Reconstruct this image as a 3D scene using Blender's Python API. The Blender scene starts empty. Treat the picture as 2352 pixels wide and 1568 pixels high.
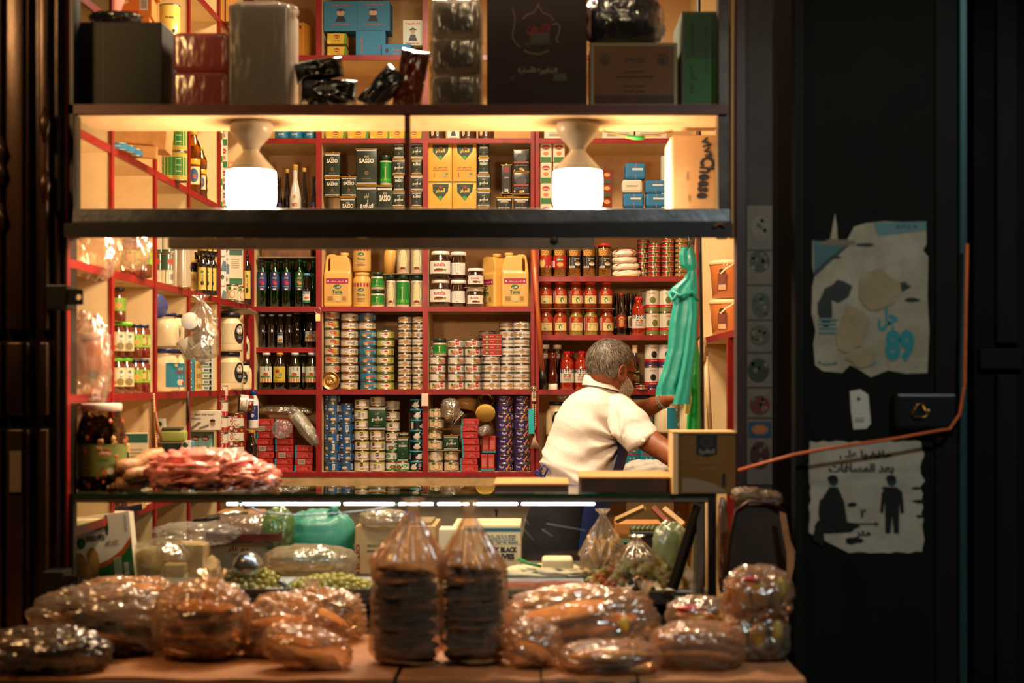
import bpy, bmesh, math, random, unicodedata
from mathutils import Vector, Matrix, Euler, noise
from mathutils.geometry import tessellate_polygon
PI=math.pi; R=math.radians; rnd=random.Random(7)
SC=bpy.context.scene; COL=SC.collection
# ---------------------------------------------------------------- camera, world, exposure, big lights
F=2352*50/36.0; CX,CY,CZ=1240.0,875.0,1.6
cd=bpy.data.cameras.new('camera'); cam=bpy.data.objects.new('camera',cd); COL.objects.link(cam)
cam.location=(0,0,CZ); cam.rotation_euler=(PI/2,0,0)
cd.lens=50; cd.sensor_width=36; cd.shift_x=-(CX-1176)/2352; cd.shift_y=(CY-784)/2352
cd.dof.use_dof=True; cd.dof.focus_distance=6.35; cd.dof.aperture_fstop=2.3; cd.clip_start=0.05
SC.camera=cam
w=bpy.data.worlds.new('night'); SC.world=w; w.use_nodes=True
w.node_tree.nodes['Background'].inputs[0].default_value=(.13,.15,.145,1); w.node_tree.nodes['Background'].inputs[1].default_value=.018
SC.view_settings.view_transform='Standard'; SC.view_settings.look='None'; SC.view_settings.gamma=1
SC.view_settings.exposure=0.22
SC.cycles.max_bounces=8; SC.cycles.transparent_max_bounces=24; SC.cycles.sample_clamp_indirect=4; SC.cycles.caustics_reflective=False; SC.cycles.caustics_refractive=False
def lamp(name,kind,loc,energy,col,size=.1,rot=None,sy=None,spot=None):
    l=bpy.data.lights.new(name,kind); l.energy=energy; l.color=col
    if kind=='AREA':
        l.size=size
        if sy: l.shape='RECTANGLE'; l.size_y=sy
    else: l.shadow_soft_size=size
    if spot: l.spot_size=R(spot); l.spot_blend=.6
    o=bpy.data.objects.new(name,l); COL.objects.link(o); o.location=loc
    if rot: o.rotation_euler=rot
    return o
BULB_E=150.0
lamp('ceiling_lamp_light','AREA',(-.35,5.15,3.50),85,(1,.78,.54),.5,(0,0,0),.9)
lamp('added_door_spot_light','SPOT',(1.6,.6,4.2),230,(.88,.97,.93),.10,Vector((-.65,3.26,-2.95)).to_track_quat('-Z','Y').to_euler(),spot=40)  # added spot to brighten the posters on the right door; no known source
lamp('added_front_fill_light','POINT',(.1,2.6,3.3),21,(1,.68,.42),.10)  # added warm fill for the bread ledge and case front; no known source
lamp('street_lamp_warm_light','POINT',(-1.95,3.0,2.9),60,(1,.55,.22),.10)
# ---------------------------------------------------------------- coordinates
def P(px,py,D): return Vector(((px-CX)*D/F, D, CZ-(py-CY)*D/F))
def X(px,D): return (px-CX)*D/F
def Z(py,D): return CZ-(py-CY)*D/F
S=6.62/F     # metres per photo pixel at the back shelves
# ---------------------------------------------------------------- materials
MATS={}
def lin(h):
    h=h.lstrip('#'); c=[int(h[i:i+2],16)/255 for i in (0,2,4)]
    return tuple((x/12.92 if x<=.04045 else ((x+.055)/1.055)**2.4) for x in c)+(1,)
def newmat(key):
    m=bpy.data.materials.new(key); m.use_nodes=True; m.node_tree.nodes.clear(); MATS[key]=m
    return m,m.node_tree.nodes,m.node_tree.links
def bumpnode(N,L,scale,strength,dist=.01,detail=4,stretch=None):
    tc=N.new('ShaderNodeTexCoord'); nz=N.new('ShaderNodeTexNoise'); nz.inputs['Scale'].default_value=scale; nz.inputs['Detail'].default_value=detail
    if stretch:
        mp=N.new('ShaderNodeMapping'); mp.inputs['Scale'].default_value=stretch; L.new(tc.outputs['Object'],mp.inputs[0]); L.new(mp.outputs[0],nz.inputs['Vector'])
    else: L.new(tc.outputs['Object'],nz.inputs['Vector'])
    b=N.new('ShaderNodeBump'); b.inputs['Strength'].default_value=strength; b.inputs['Distance'].default_value=dist
    L.new(nz.outputs['Fac'],b.inputs['Height']); return b
def mat(c,r=.5,me=0,c2=None,sc=12,bump=0,bs=60,coat=0,em=0,alpha=None,sub=0,stretch=None,bd=.004,sheen=0):
    """plain painted / printed / metal surface; c2 = second colour mixed in by noise"""
    key=f'{c}|{r}|{me}|{c2}|{sc}|{bump}|{bs}|{coat}|{em}|{sub}|{stretch}|{bd}|{sheen}'
    if key in MATS: return MATS[key]
    m,N,L=newmat(key); o=N.new('ShaderNodeOutputMaterial'); p=N.new('ShaderNodeBsdfPrincipled'); L.new(p.outputs[0],o.inputs[0])
    p.inputs['Base Color'].default_value=lin(c); p.inputs['Roughness'].default_value=r; p.inputs['Metallic'].default_value=me
    p.inputs['Coat Weight'].default_value=coat; p.inputs['Coat Roughness'].default_value=.08
    if sheen: p.inputs['Sheen Weight'].default_value=sheen
    if sub: p.inputs['Subsurface Weight'].default_value=sub; p.inputs['Subsurface Scale'].default_value=.01
    if em: p.inputs['Emission Color'].default_value=lin(c); p.inputs['Emission Strength'].default_value=em
    if c2:
        tc=N.new('ShaderNodeTexCoord'); nz=N.new('ShaderNodeTexNoise'); nz.inputs['Scale'].default_value=sc; nz.inputs['Detail'].default_value=6; nz.inputs['Roughness'].default_value=.65
        if stretch:
            mp=N.new('ShaderNodeMapping'); mp.inputs['Scale'].default_value=stretch; L.new(tc.outputs['Object'],mp.inputs[0]); L.new(mp.outputs[0],nz.inputs['Vector'])
        else: L.new(tc.outputs['Object'],nz.inputs['Vector'])
        cr=N.new('ShaderNodeValToRGB'); cr.color_ramp.elements[0].position=.38; cr.color_ramp.elements[1].position=.66
        cr.color_ramp.elements[0].color=lin(c); cr.color_ramp.elements[1].color=lin(c2)
        L.new(nz.outputs['Fac'],cr.inputs[0]); L.new(cr.outputs[0],p.inputs['Base Color'])
    if bump:
        b=bumpnode(N,L,bs,bump,bd,stretch=stretch); L.new(b.outputs[0],p.inputs['Normal'])
    return m
def film(tint='ffffff',haze=.12,gloss=.18,rough=.12,bs=28,bump=.9,key2=''):
    """thin crinkled plastic film: see-through, glossy folds, a little milky"""
    key=f'film{tint}|{haze}|{gloss}|{rough}|{bs}|{bump}'
    if key in MATS: return MATS[key]
    m,N,L=newmat(key); o=N.new('ShaderNodeOutputMaterial')
    t=N.new('ShaderNodeBsdfTransparent'); t.inputs[0].default_value=lin(tint)
    g=N.new('ShaderNodeBsdfGlossy'); g.inputs['Roughness'].default_value=rough+.07; g.inputs[0].default_value=(1,1,1,1)
    d=N.new('ShaderNodeBsdfDiffuse'); d.inputs[0].default_value=lin(tint)
    tl=N.new('ShaderNodeBsdfTranslucent'); tl.inputs[0].default_value=lin(tint)
    md=N.new('ShaderNodeMixShader'); md.inputs[0].default_value=.5; L.new(d.outputs[0],md.inputs[1]); L.new(tl.outputs[0],md.inputs[2])
    b=bumpnode(N,L,bs*.6,bump,.03,3,stretch=(1,1,.45)); L.new(b.outputs[0],g.inputs['Normal'])
    lw=N.new('ShaderNodeLayerWeight'); lw.inputs[0].default_value=.35; L.new(b.outputs[0],lw.inputs['Normal'])
    ma=N.new('ShaderNodeMath'); ma.operation='MULTIPLY_ADD'; ma.inputs[1].default_value=.30; ma.inputs[2].default_value=gloss*.4; L.new(lw.outputs['Fresnel'],ma.inputs[0])
    m1=N.new('ShaderNodeMixShader'); m1.inputs[0].default_value=haze; L.new(t.outputs[0],m1.inputs[1]); L.new(md.outputs[0],m1.inputs[2])
    m2=N.new('ShaderNodeMixShader'); L.new(ma.outputs[0],m2.inputs[0]); L.new(m1.outputs[0],m2.inputs[1]); L.new(g.outputs[0],m2.inputs[2])
    L.new(m2.outputs[0],o.inputs[0]); return m
def glass(tint='ffffff',refl=.5,rough=.02,dirt=0):
    """thin pane or bottle wall: tinted see-through with a fresnel reflection"""
    key=f'glass{tint}|{refl}|{rough}|{dirt}'
    if key in MATS: return MATS[key]
    m,N,L=newmat(key); o=N.new('ShaderNodeOutputMaterial')
    t=N.new('ShaderNodeBsdfTransparent'); t.inputs[0].default_value=lin(tint)
    g=N.new('ShaderNodeBsdfGlossy'); g.inputs['Roughness'].default_value=rough
    lw=N.new('ShaderNodeFresnel'); lw.inputs[0].default_value=1.45
    ma=N.new('ShaderNodeMath'); ma.operation='MULTIPLY_ADD'; ma.inputs[1].default_value=refl*2; ma.inputs[2].default_value=.0; L.new(lw.outputs[0],ma.inputs[0])
    m2=N.new('ShaderNodeMixShader'); L.new(ma.outputs[0],m2.inputs[0]); L.new(t.outputs[0],m2.inputs[1]); L.new(g.outputs[0],m2.inputs[2])
    out=m2
    if dirt:
        d=N.new('ShaderNodeBsdfDiffuse'); d.inputs[0].default_value=(.8,.75,.65,1)
        tc=N.new('ShaderNodeTexCoord'); nz=N.new('ShaderNodeTexNoise'); nz.inputs['Scale'].default_value=7; nz.inputs['Detail'].default_value=8; nz.inputs['Roughness'].default_value=.7; L.new(tc.outputs['Object'],nz.inputs['Vector'])
        cr=N.new('ShaderNodeValToRGB'); cr.color_ramp.elements[0].position=.5; cr.color_ramp.elements[1].position=.85; cr.color_ramp.elements[1].color=(dirt,)*3+(1,)
        L.new(nz.outputs['Fac'],cr.inputs[0]); m3=N.new('ShaderNodeMixShader'); L.new(cr.outputs[0],m3.inputs[0]); L.new(m2.outputs[0],m3.inputs[1]); L.new(d.outputs[0],m3.inputs[2]); out=m3
    L.new(out.outputs[0],o.inputs[0]); return m
def glow(c,st,c2=None):
    key=f'glow{c}|{st}'
    if key in MATS: return MATS[key]
    m,N,L=newmat(key); o=N.new('ShaderNodeOutputMaterial'); e=N.new('ShaderNodeEmission'); e.inputs[0].default_value=lin(c) if isinstance(c,str) else c; e.inputs[1].default_value=st; L.new(e.outputs[0],o.inputs[0]); return m
def dkc(c,k=.86): return ''.join('%02x'%int(int(c[i:i+2],16)*k) for i in (0,2,4))
def AM(c): return mat(dkc(c),.45) if isinstance(c,str) else c
# ---------------------------------------------------------------- lettering
FORMS={}
for cp in range(0xFE80,0xFEFD):
    d_=unicodedata.decomposition(chr(cp)).split()
    if len(d_)==2: FORMS.setdefault(chr(int(d_[1],16)),{})[d_[0][1:-1]]=chr(cp)
def shape_ar(s):
    o=[]
    for i,c in enumerate(s):
        f=FORMS.get(c)
        if not f: o.append(c); continue
        p=i>0 and s[i-1] in FORMS and 'initial' in FORMS[s[i-1]]; n='initial' in f and i+1<len(s) and s[i+1] in FORMS
        k='medial' if p and n else 'final' if p else 'initial' if n else 'isolated'
        o.append(f.get(k,c))
    return ''.join(reversed(o))
TX={}
def textgeo(s,bold=0):
    """lettering as flat polygons, height of a capital = 1, centred"""
    k=(s,bold)
    if k in TX: return TX[k]
    body=shape_ar(s) if any('\u0600'<=c<='\u06ff' for c in s) else s
    c=bpy.data.curves.new('lettering','FONT'); c.body=body; c.size=1; c.resolution_u=2; c.offset=bold*.02; c.align_x='CENTER'
    o=bpy.data.objects.new('lettering',c); COL.objects.link(o)
    me=bpy.data.meshes.new_from_object(o.evaluated_get(bpy.context.evaluated_depsgraph_get()))
    bpy.data.objects.remove(o); bpy.data.curves.remove(c)
    vs=[(v.co.x/.7,v.co.y/.7) for v in me.vertices]; fs=[tuple(p.vertices) for p in me.polygons]; bpy.data.meshes.remove(me)
    if vs:
        x0=min(v[0] for v in vs); x1=max(v[0] for v in vs); vs=[(a-(x0+x1)/2,b) for a,b in vs]; w=x1-x0
    else: w=1
    TX[k]=(vs,fs,w); return TX[k]
# ---------------------------------------------------------------- mesh builder
class MB:
    def __init__(s): s.v=[]; s.f=[]; s.m=[]; s.sm=[]; s.mats=[]
    def mi(s,m):
        m=AM(m)
        if m not in s.mats: s.mats.append(m)
        return s.mats.index(m)
    def add(s,vs,fs,m,smooth=False,M=None):
        b=len(s.v); k=s.mi(m)
        if M is not None: vs=[M@Vector(v) for v in vs]
        s.v+= [tuple(v) for v in vs]
        for f in fs: s.f.append(tuple(b+i for i in f)); s.m.append(k); s.sm.append(smooth)
    def box(s,x0,x1,y0,y1,z0,z1,m,bev=0,M=None,seg=2):
        if bev:
            bm=bmesh.new(); bmesh.ops.create_cube(bm,size=1)
            bmesh.ops.scale(bm,vec=(x1-x0,y1-y0,z1-z0),verts=bm.verts); bmesh.ops.translate(bm,vec=((x0+x1)/2,(y0+y1)/2,(z0+z1)/2),verts=bm.verts)
            bmesh.ops.bevel(bm,geom=bm.edges[:],offset=bev,segments=seg,affect='EDGES',profile=.5)
            bm.verts.index_update(); s.add([v.co.copy() for v in bm.verts],[[v.index for v in f.verts] for f in bm.faces],m,seg>2,M); bm.free(); return
        v=[(x,y,z) for x in (x0,x1) for y in (y0,y1) for z in (z0,z1)]
        s.add(v,[(0,1,3,2),(4,6,7,5),(0,4,5,1),(2,3,7,6),(0,2,6,4),(1,5,7,3)],m,False,M)
    def lathe(s,prof,m,n=20,smooth=True,M=None,a0=0,a1=2*PI):
        """prof: (r,z) pairs bottom to top"""
        full=abs(a1-a0-2*PI)<1e-6; k=n if full else n+1; vs=[];fs=[]
        for r,z in prof:
            for i in range(k):
                a=a0+(a1-a0)*i/n; vs.append((r*math.sin(a),-r*math.cos(a),z))
        for j in range(len(prof)-1):
            for i in range(n):
                i2=(i+1)%k; a,b=j*k+i,j*k+i2; c,d=b+k,a+k
                if prof[j][0]<1e-6: fs.append((a,c,d))
                elif prof[j+1][0]<1e-6: fs.append((a,b,d))
                else: fs.append((a,b,c,d))
        s.add(vs,fs,m,smooth,M)
    def prism(s,poly,y0,y1,m,M=None,smooth=False):
        """outline in x,z extruded along y"""
        n=len(poly); vs=[(x,y0,z) for x,z in poly]+[(x,y1,z) for x,z in poly]
        t=tessellate_polygon([[Vector((x,z,0)) for x,z in poly]])
        fs=[tuple(q) for q in t]+[tuple(i+n for i in reversed(q)) for q in t]+[(i,(i+1)%n,(i+1)%n+n,i+n) for i in range(n)]
        s.add(vs,fs,m,smooth,M)
    def tube(s,pts,r,m,n=8,smooth=True,cap=True,M=None):
        pts=[Vector(p) for p in pts]; rs=r if isinstance(r,(list,tuple)) else [r]*len(pts); vs=[];fs=[]
        up=Vector((0,0,1)); 
        for i,p in enumerate(pts):
            t=(pts[min(i+1,len(pts)-1)]-pts[max(i-1,0)]).normalized()
            if i==0:
                u=t.cross(up); u=u.normalized() if u.length>.05 else t.cross(Vector((1,0,0))).normalized()
            else: u=(u-t*u.dot(t)).normalized()
            w_=t.cross(u)
            for k in range(n):
                a=2*PI*k/n; vs.append(p+(u*math.cos(a)+w_*math.sin(a))*rs[i])
        for i in range(len(pts)-1):
            for k in range(n):
                a=i*n+k; b=i*n+(k+1)%n; fs.append((a,b,b+n,a+n))
        if cap: fs.append(tuple(range(n-1,-1,-1))); fs.append(tuple((len(pts)-1)*n+k for k in range(n)))
        s.add(vs,fs,m,smooth,M)
    def ball(s,c,r,m,nu=12,nv=8,M=None,wob=0,seed=0,smooth=True):
        r=r if isinstance(r,(tuple,list)) else (r,)*3; vs=[];fs=[]
        for j in range(nv+1):
            t=PI*j/nv
            for i in range(nu):
                a=2*PI*i/nu; d=Vector((math.sin(t)*math.cos(a),math.sin(t)*math.sin(a),-math.cos(t)))
                k=1+(wob*noise.noise(d*1.7+Vector((seed*3.1,seed,0))) if wob else 0)
                vs.append((c[0]+d.x*r[0]*k,c[1]+d.y*r[1]*k,c[2]+d.z*r[2]*k))
        for j in range(nv):
            for i in range(nu):
                a=j*nu+i;b=j*nu+(i+1)%nu
                if j==0: fs.append((a,b+nu,a+nu))
                elif j==nv-1: fs.append((a,b,b+nu))
                else: fs.append((a,b,b+nu,a+nu))
        s.add(vs,fs,m,smooth,M)
    def mesh(s,name):
        me=bpy.data.meshes.new(name); me.from_pydata(s.v,[],s.f)
        for m in s.mats: me.materials.append(m)
        me.polygons.foreach_set('material_index',s.m); me.polygons.foreach_set('use_smooth',s.sm); me.update(); return me
class Dec:
    """printed graphics laid on a surface; u along, v up, in millimetres from (u0,v0); cyl radius or flat plane"""
    def __init__(s,mb,r=None,y=0,ou=0,ov=0,off=.0005,fn=None): s.mb=mb; s.r=r; s.y=y; s.ou=ou; s.ov=ov; s.off=off; s.fn=fn; s.k=0
    def map(s,u,v):
        u=(u+s.ou)*.001; v=(v+s.ov)*.001; o=s.off+s.k*.00012
        if s.fn: return s.fn(u,v,o)
        if s.r: a=u/s.r; return ((s.r+o)*math.sin(a),-(s.r+o)*math.cos(a),v)
        return (u,s.y-o,v)
    def r_(s,u0,u1,v0,v1,m):
        n=max(1,int(abs(u1-u0)*.001/(s.r*.35))) if s.r else 1; vs=[];fs=[]
        for i in range(n+1):
            u=u0+(u1-u0)*i/n; vs+=[s.map(u,v0),s.map(u,v1)]
        for i in range(n): fs.append((2*i,2*i+2,2*i+3,2*i+1))
        s.mb.add(vs,fs,m); s.k+=1
    def e(s,u,v,ru,rv,m,n=14):
        vs=[s.map(u,v)];fs=[]; rings=3 if s.r and ru*.001>s.r*.3 else 1
        for q in range(1,rings+1):
            for i in range(n): a=2*PI*i/n; vs.append(s.map(u+ru*q/rings*math.cos(a),v+rv*q/rings*math.sin(a)))
        for i in range(n):
            fs.append((0,1+i,1+(i+1)%n))
            for q in range(1,rings): a=1+(q-1)*n+i;b=1+(q-1)*n+(i+1)%n; fs.append((a,a+n,b+n,b))
        s.mb.add(vs,fs,m); s.k+=1
    def p(s,pts,m):
        t=tessellate_polygon([[Vector((a,b,0)) for a,b in pts]])
        s.mb.add([s.map(a,b) for a,b in pts],[tuple(q) for q in t],m); s.k+=1
    def t(s,txt,u,v,h,m,bold=1,w=None,rot=0):
        """centred text, capital height h mm, fitted to width w"""
        vs,fs,ww=textgeo(txt,bold); k=h; kx=h
        if w: kx=w/ww
        ca,sa=math.cos(rot),math.sin(rot); q=[]
        for a,b in vs: a*=kx; b=(b-.5)*k; q.append(s.map(u+a*ca-b*sa,v+a*sa+b*ca))
        s.mb.add(q,fs,m); s.k+=1
    def bar(s,u,v,w,h,m='1a1a1a',bg='f4f0e6'):
        s.r_(u-w/2,u+w/2,v-h/2,v+h/2,bg); n=max(4,int(w/1.6))
        for i in range(n):
            if (i*7)%3: x=u-w/2+w*(.08+.84*i/n); s.r_(x,x+w*.42/n*(1+i%2),v-h*.38,v+h*.38,m); s.k-=1
        s.k+=1
    def lines(s,u,v,w,h,n,m):
        for i in range(n):
            y=v+h/2-h*(i+.5)/n; x=w*(.5-.12*((i*5)%3)/3); s.r_(u-w/2,u+x,y-h/n*.22,y+h/n*.22,m); s.k-=1
        s.k+=1
# ---------------------------------------------------------------- things
CNT={}
def link(name,data,parent=None,**kw):
    o=bpy.data.objects.new(name,data); COL.objects.link(o)
    if parent: o.parent=parent
    for k,v in kw.items(): o[k]=v
    return o
def tag(o,label=None,cat=None,group=None,kind=None):
    if label: o['label']=label
    if cat: o['category']=cat
    if group: o['group']=group
    if kind: o['kind']=kind
    return o
def thing(name,label,cat,loc=(0,0,0),rz=0,group=None):
    o=link(name,None); o.empty_display_size=.03; o.location=loc; o.rotation_euler=(0,0,rz); return tag(o,label,cat,group)
def part(name,mb,parent,label=None,local=True):
    """mb in world coordinates when local is False"""
    o=link(name,mb.mesh(name)); o.parent=parent
    if not local:
        if parent.type=='EMPTY' and parent.parent is None: o.matrix_parent_inverse=Matrix.Translation(-parent.location)
    if label: o['label']=label
    return o
def one(name,mb,label,cat,group=None,loc=(0,0,0),rot=(0,0,0),kind=None):
    o=link(name,mb.mesh(name)); o.location=loc; o.rotation_euler=rot; return tag(o,label,cat,group,kind)
def struct(name,mb,parent=None):
    o=link(name,mb.mesh(name)); 
    if parent: o.parent=parent
    else: o['kind']='structure'
    return o
class Tpl:
    """one kind of product: first use makes the thing, later uses copy it and its parts"""
    def __init__(s,name,cat,parts,r=.04,h=.1): s.name=name; s.cat=cat; s.parts=parts; s.r=r; s.h=h; s.first=None
    def put(s,loc,rz=0,label='',group=None,rot=None,sc=None):
        if s.first is None:
            if len(s.parts)==1: o=link(s.name,s.parts[0][1].mesh(s.name))
            else:
                o=link(s.name,None); o.empty_display_size=.02; refs={}
                for p in s.parts:
                    c=link(p[0],p[1].mesh(p[0])); c.parent=refs.get(p[2],o) if len(p)>2 else o; refs[p[0]]=c
            s.first=o
        else:
            o=s.first.copy(); COL.objects.link(o)
            for ch in list(s.first.children):
                c=ch.copy(); COL.objects.link(c); c.parent=o
                for g in ch.children: d=g.copy(); COL.objects.link(d); d.parent=c
        o.location=loc; o.rotation_euler=rot if rot else (0,0,rz)
        if sc: o.scale=sc
        for k in ('label','category','group'):
            if k in o: del o[k]
        return tag(o,label,s.cat,group)
ORD=['bottom one','second from bottom','third from bottom','fourth from bottom','fifth from bottom','sixth from bottom','seventh from bottom','eighth from bottom','ninth from bottom','tenth from bottom']
def pos(i,n): return 'topmost' if i==n-1 else ORD[i]
def stack(tpl,px,zb,n,desc,where,group,dy=0,D=6.6,jit=.0015,rots=None,sep=()):
    """n of a kind one on another; sep: heights (index) where a cardboard sheet lies"""
    z=zb; D0=D+tpl.r+dy
    for i in range(n):
        t=tpl[i%len(tpl)] if isinstance(tpl,list) else tpl
        rz=(rots[i%len(rots)] if rots else rnd.choice([0,0,.3,-.3,.15,2.1,-2.1,.6]))
        t.put((X(px,D0-tpl.r)+rnd.uniform(-jit,jit),D0+rnd.uniform(-jit,jit),z),rz,f'{desc}, {pos(i,n)} of {where}',group)
        z+=t.h+.0004
    return z

def baked(m,name,vox,it,fac=.5):
    """many closed shapes fused into one continuous surface"""
    o=bpy.data.objects.new(name,m.mesh(name)); COL.objects.link(o)
    r=o.modifiers.new('r','REMESH'); r.mode='VOXEL'; r.voxel_size=vox; r.use_smooth_shade=True
    s_=o.modifiers.new('s','SMOOTH'); s_.factor=fac; s_.iterations=it
    me=bpy.data.meshes.new_from_object(o.evaluated_get(bpy.context.evaluated_depsgraph_get())); bpy.data.objects.remove(o); me.name=name; return me
class Raw:
    def __init__(s,me): s.me=me; s.v=1; s.n=0
    def mesh(s,name): s.me.name=name; return s.me
# ================================================================ products
TIN='8f8a7c'; GOLD='c79a45'; RED='b3161a'; CREAM='ead9b0'; WHT='efece2'; BLK='15151a'; GRN='1d6b35'; NAVY='15224f'; SKY='2c9cc4'; TEAL='189ba0'
def mtin(c=TIN): return mat(c,.28,.9)
def tinT(bg,deco,r=.0415,h=.0392,body=TIN,rep=2,name='tin_can',cat='tin',lidc=None):
    b=MB(); b.lathe([(0,0),(r*.93,0),(r,.0015),(r,.004),(r-.0012,.005),(r-.0012,h-.005),(r,h-.004),(r,h-.0008),(r*.96,h),(r*.93,h-.0035),(0,h-.0035)],mtin(body),24)
    l=MB(); bands=bg if isinstance(bg,list) else [(0,1,bg)]
    for a,c,m in bands: l.lathe([(r-.0004,.0048+(h-.0096)*a),(r-.0004,.0048+(h-.0096)*c)],mat(dkc(m,.84),.35,coat=.3),24)
    circ=2*PI*r*1000
    for k in range(rep):
        d=Dec(l,r-.0004,ou=k*circ/rep); deco(d,k,h*1000)
    ps=[('can_body',b),('paper_label',l)]
    if lidc: q=MB(); q.lathe([(0,h),(r*1.03,h),(r*1.03,h-.007),(r*1.0,h-.007)],mat(lidc,.4),24); ps.append(('lid',q))
    t=Tpl(name,cat,ps,r,h); return t
def side_info(d,u,h,c='777777'):
    d.bar(u,h/2,12,h*.45); d.lines(u-17,h/2,14,h*.5,5,c)
def fishshape(d,u,v,w,hh,c): d.p([(u-w,v+hh*.2),(u-w*.5,v+hh),(u+w*.2,v+hh*.8),(u+w*.8,v),(u+w*1.1,v+hh*.7),(u+w*1.05,v-hh*.7),(u+w*.7,v-hh*.1),(u,v-hh*.6),(u-w*.6,v-hh*.5)],c)
def d_gwaizi(d,k,h):
    d.r_(-65,65,.5+4.6,9,'d9a53a'); d.t('GWAIZI',-17,h*.68,5,'b3161a',1,20); d.t('جويزي',-17,h*.4,4,'b3161a',1); fishshape(d,14,h*.5,13,5,'2b3338'); fishshape(d,16,h*.42,9,2.5,'a7b0b4'); d.r_(-65,65,h-6.4,h-4.9,RED); side_info(d,50,h)
def d_rozzana(d,k,h):
    d.r_(-65,65,5,9,'d9a53a'); d.t('Rivana',-4,h*.68,6,RED,1,22); d.e(20,h*.5,9,6,'3c8a3a'); d.e(21,h*.5,5,4,'c9733a'); d.r_(-65,65,h-6.4,h-4.9,RED); side_info(d,50,h)
def d_alona(d,k,h):
    d.r_(-65,65,5,10,'0e5f86'); d.e(-10,h*.42,12,8,'c98a4c'); d.e(-4,h*.36,8,6,'e0b27a'); d.t('ALONA',10,h*.6,8,'e8641e',2,30); d.e(-22,h*.35,4,5,GRN); side_info(d,50,h,'cfe8f0')
def d_riyan(d,k,h):
    d.e(0,h*.5,24,12,'f1eedc'); d.e(8,h*.5,9,5,'c7341e'); fishshape(d,-12,h*.45,9,5,'26302c'); d.t('Al-Riyan',0,h*.78,5,'1b1b1b',2,26) if k else d.t('الريان',0,h*.78,5,'1b1b1b',2,22); d.r_(30,56,7,h-7,'d9cf6e'); d.lines(43,h/2,20,h*.5,5,'5b6a2a'); d.r_(-65,65,h-6.2,h-4.9,GRN)
def d_dotan(d,k,h):
    d.r_(-65,65,h*.40,h*.52,'26201c'); d.r_(-65,65,h*.43,h*.49,GOLD); d.r_(-10,12,h*.36,h*.56,'ead9c0'); d.e(4,h*.46,9,5.5,'d9812f'); d.e(2,h*.5,5,3,'8fa63a'); d.t('Dolum' if k else 'دولفين',2,h*.74,6.5,'8c1420',2,26); d.t('LIGHT MEAT TUNA',2,h*.2,3,'7d6a52',0,26); side_info(d,50,h)
def d_veg(d,k,h): d.e(8,h*.45,18,10,'d4681f'); d.e(14,h*.5,8,8,'b8c23a'); d.e(-12,h*.6,13,7,'b3161a'); d.t('Libano',-12,h*.6,5,'f6e9c8',1,18); d.r_(-65,65,h-7,h-5,GRN); side_info(d,48,h)
def d_chick(d,k,h):
    d.e(-6,h*.42,16,10,'b5735a'); d.e(-3,h*.46,11,7,'d9a184'); d.e(-22,h*.6,6,7,'5b8a35'); d.e(-24,h*.3,4,4,'e0a230'); d.r_(12,28,h*.36,h-5,'c4161c'); d.t('زويت',20,h*.68,6,'ffffff',2,12); d.bar(21,h*.22,12,6); d.lines(46,h/2,20,h*.5,6,'8c98a4')
def d_trova(d,k,h):
    d.t('Trova',-14,h*.6,9,'efeaf5',2,24) if k else d.t('تروفا',-14,h*.6,9,'efeaf5',2,24); d.p([(4,h*.45),(9,h*.5),(14,h*.3),(30,h-5),(22,h-5),(13,h*.62),(13,5),(10,5)],'e8a750'); d.e(30,h*.42,7,6.5,'d9621e'); d.e(33,h*.25,6,4,'6a7d2c'); d.bar(48,h/2,12,h*.55)
def d_puckt(d,k,h):
    d.p([(-40,5),(24,5),(18,h-5),(-34,h-5)],'efd9b4'); d.e(-20,h*.5,18,h*.5-5,'1a5090'); d.e(-22,h*.72,6,4,'f4efe2'); d.t('Puck',-22,h*.46,6,'f4efe2',2,17); d.e(8,h*.32,12,6,'b5885a'); d.e(8,h*.42,12,5,'e6c9a0'); d.e(6,h*.8,5,4,'2f7d33'); d.bar(44,h/2,12,h*.6)
def d_cream(d,k,h):
    d.r_(-65,65,h-10,h-5,'d8b94c'); d.e(-18,h*.65,8,8,'2b1f2a'); d.t('KDD',-18,h*.65,4,'e8dcc0',2,10); d.e(10,h*.38,14,7,'b8ab8e'); d.e(10,h*.43,14,6,'f4eddc'); d.e(-14,h*.28,9,2.6,'c23a22'); side_info(d,46,h)
def d_luna(d,k,h):
    d.r_(-65,65,5,11,'3f8f2c'); d.e(-15,h*.45,14,9,'4a2214'); d.e(-15,h*.45,9,6,'c58a58'); d.e(13,h*.6,14,7.5,'2f8f3a'); d.t('لونا',13,h*.6,6,'ffffff',2,14); d.bar(44,h/2,12,h*.4)
def d_tub(d,k,h): d.e(-6,h*.36,18,9,'d9d4c4'); d.e(-4,h*.55,11,8,'e9e4d6'); d.p([(-2,h*.6),(6,h*.6),(14,h*.9),(10,h*.92)],'e9e4d6'); d.e(24,h*.3,5,5,'d9641e'); d.lines(26,h*.62,16,h*.3,4,'dfe6ea'); d.r_(40,54,7,h-10,'d8d8d0')
def d_halk(d,k,h): d.e(0,h*.45,15,12,'c3352a'); d.e(0,h*.45,13,10,'ecd8b0'); d.r_(-40,24,5,7,GRN); d.e(-14,h*.78,9,4.5,'1f7a3a'); d.t('حليبنا' if k else 'HALKA',16,h*.76,6,'2b2b2b',1,20); d.bar(44,h/2,12,h*.5)
def d_milk(d,k,h): d.r_(-65,65,5,h*.36,RED); d.t('MILK',0,h*.2,h*.16,'f6ead8',2,26); d.e(0,h*.68,12,h*.22,RED); d.e(0,h*.68,8,h*.15,'efe6d2'); d.t('G',0,h*.68,h*.14,RED,2); 
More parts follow.
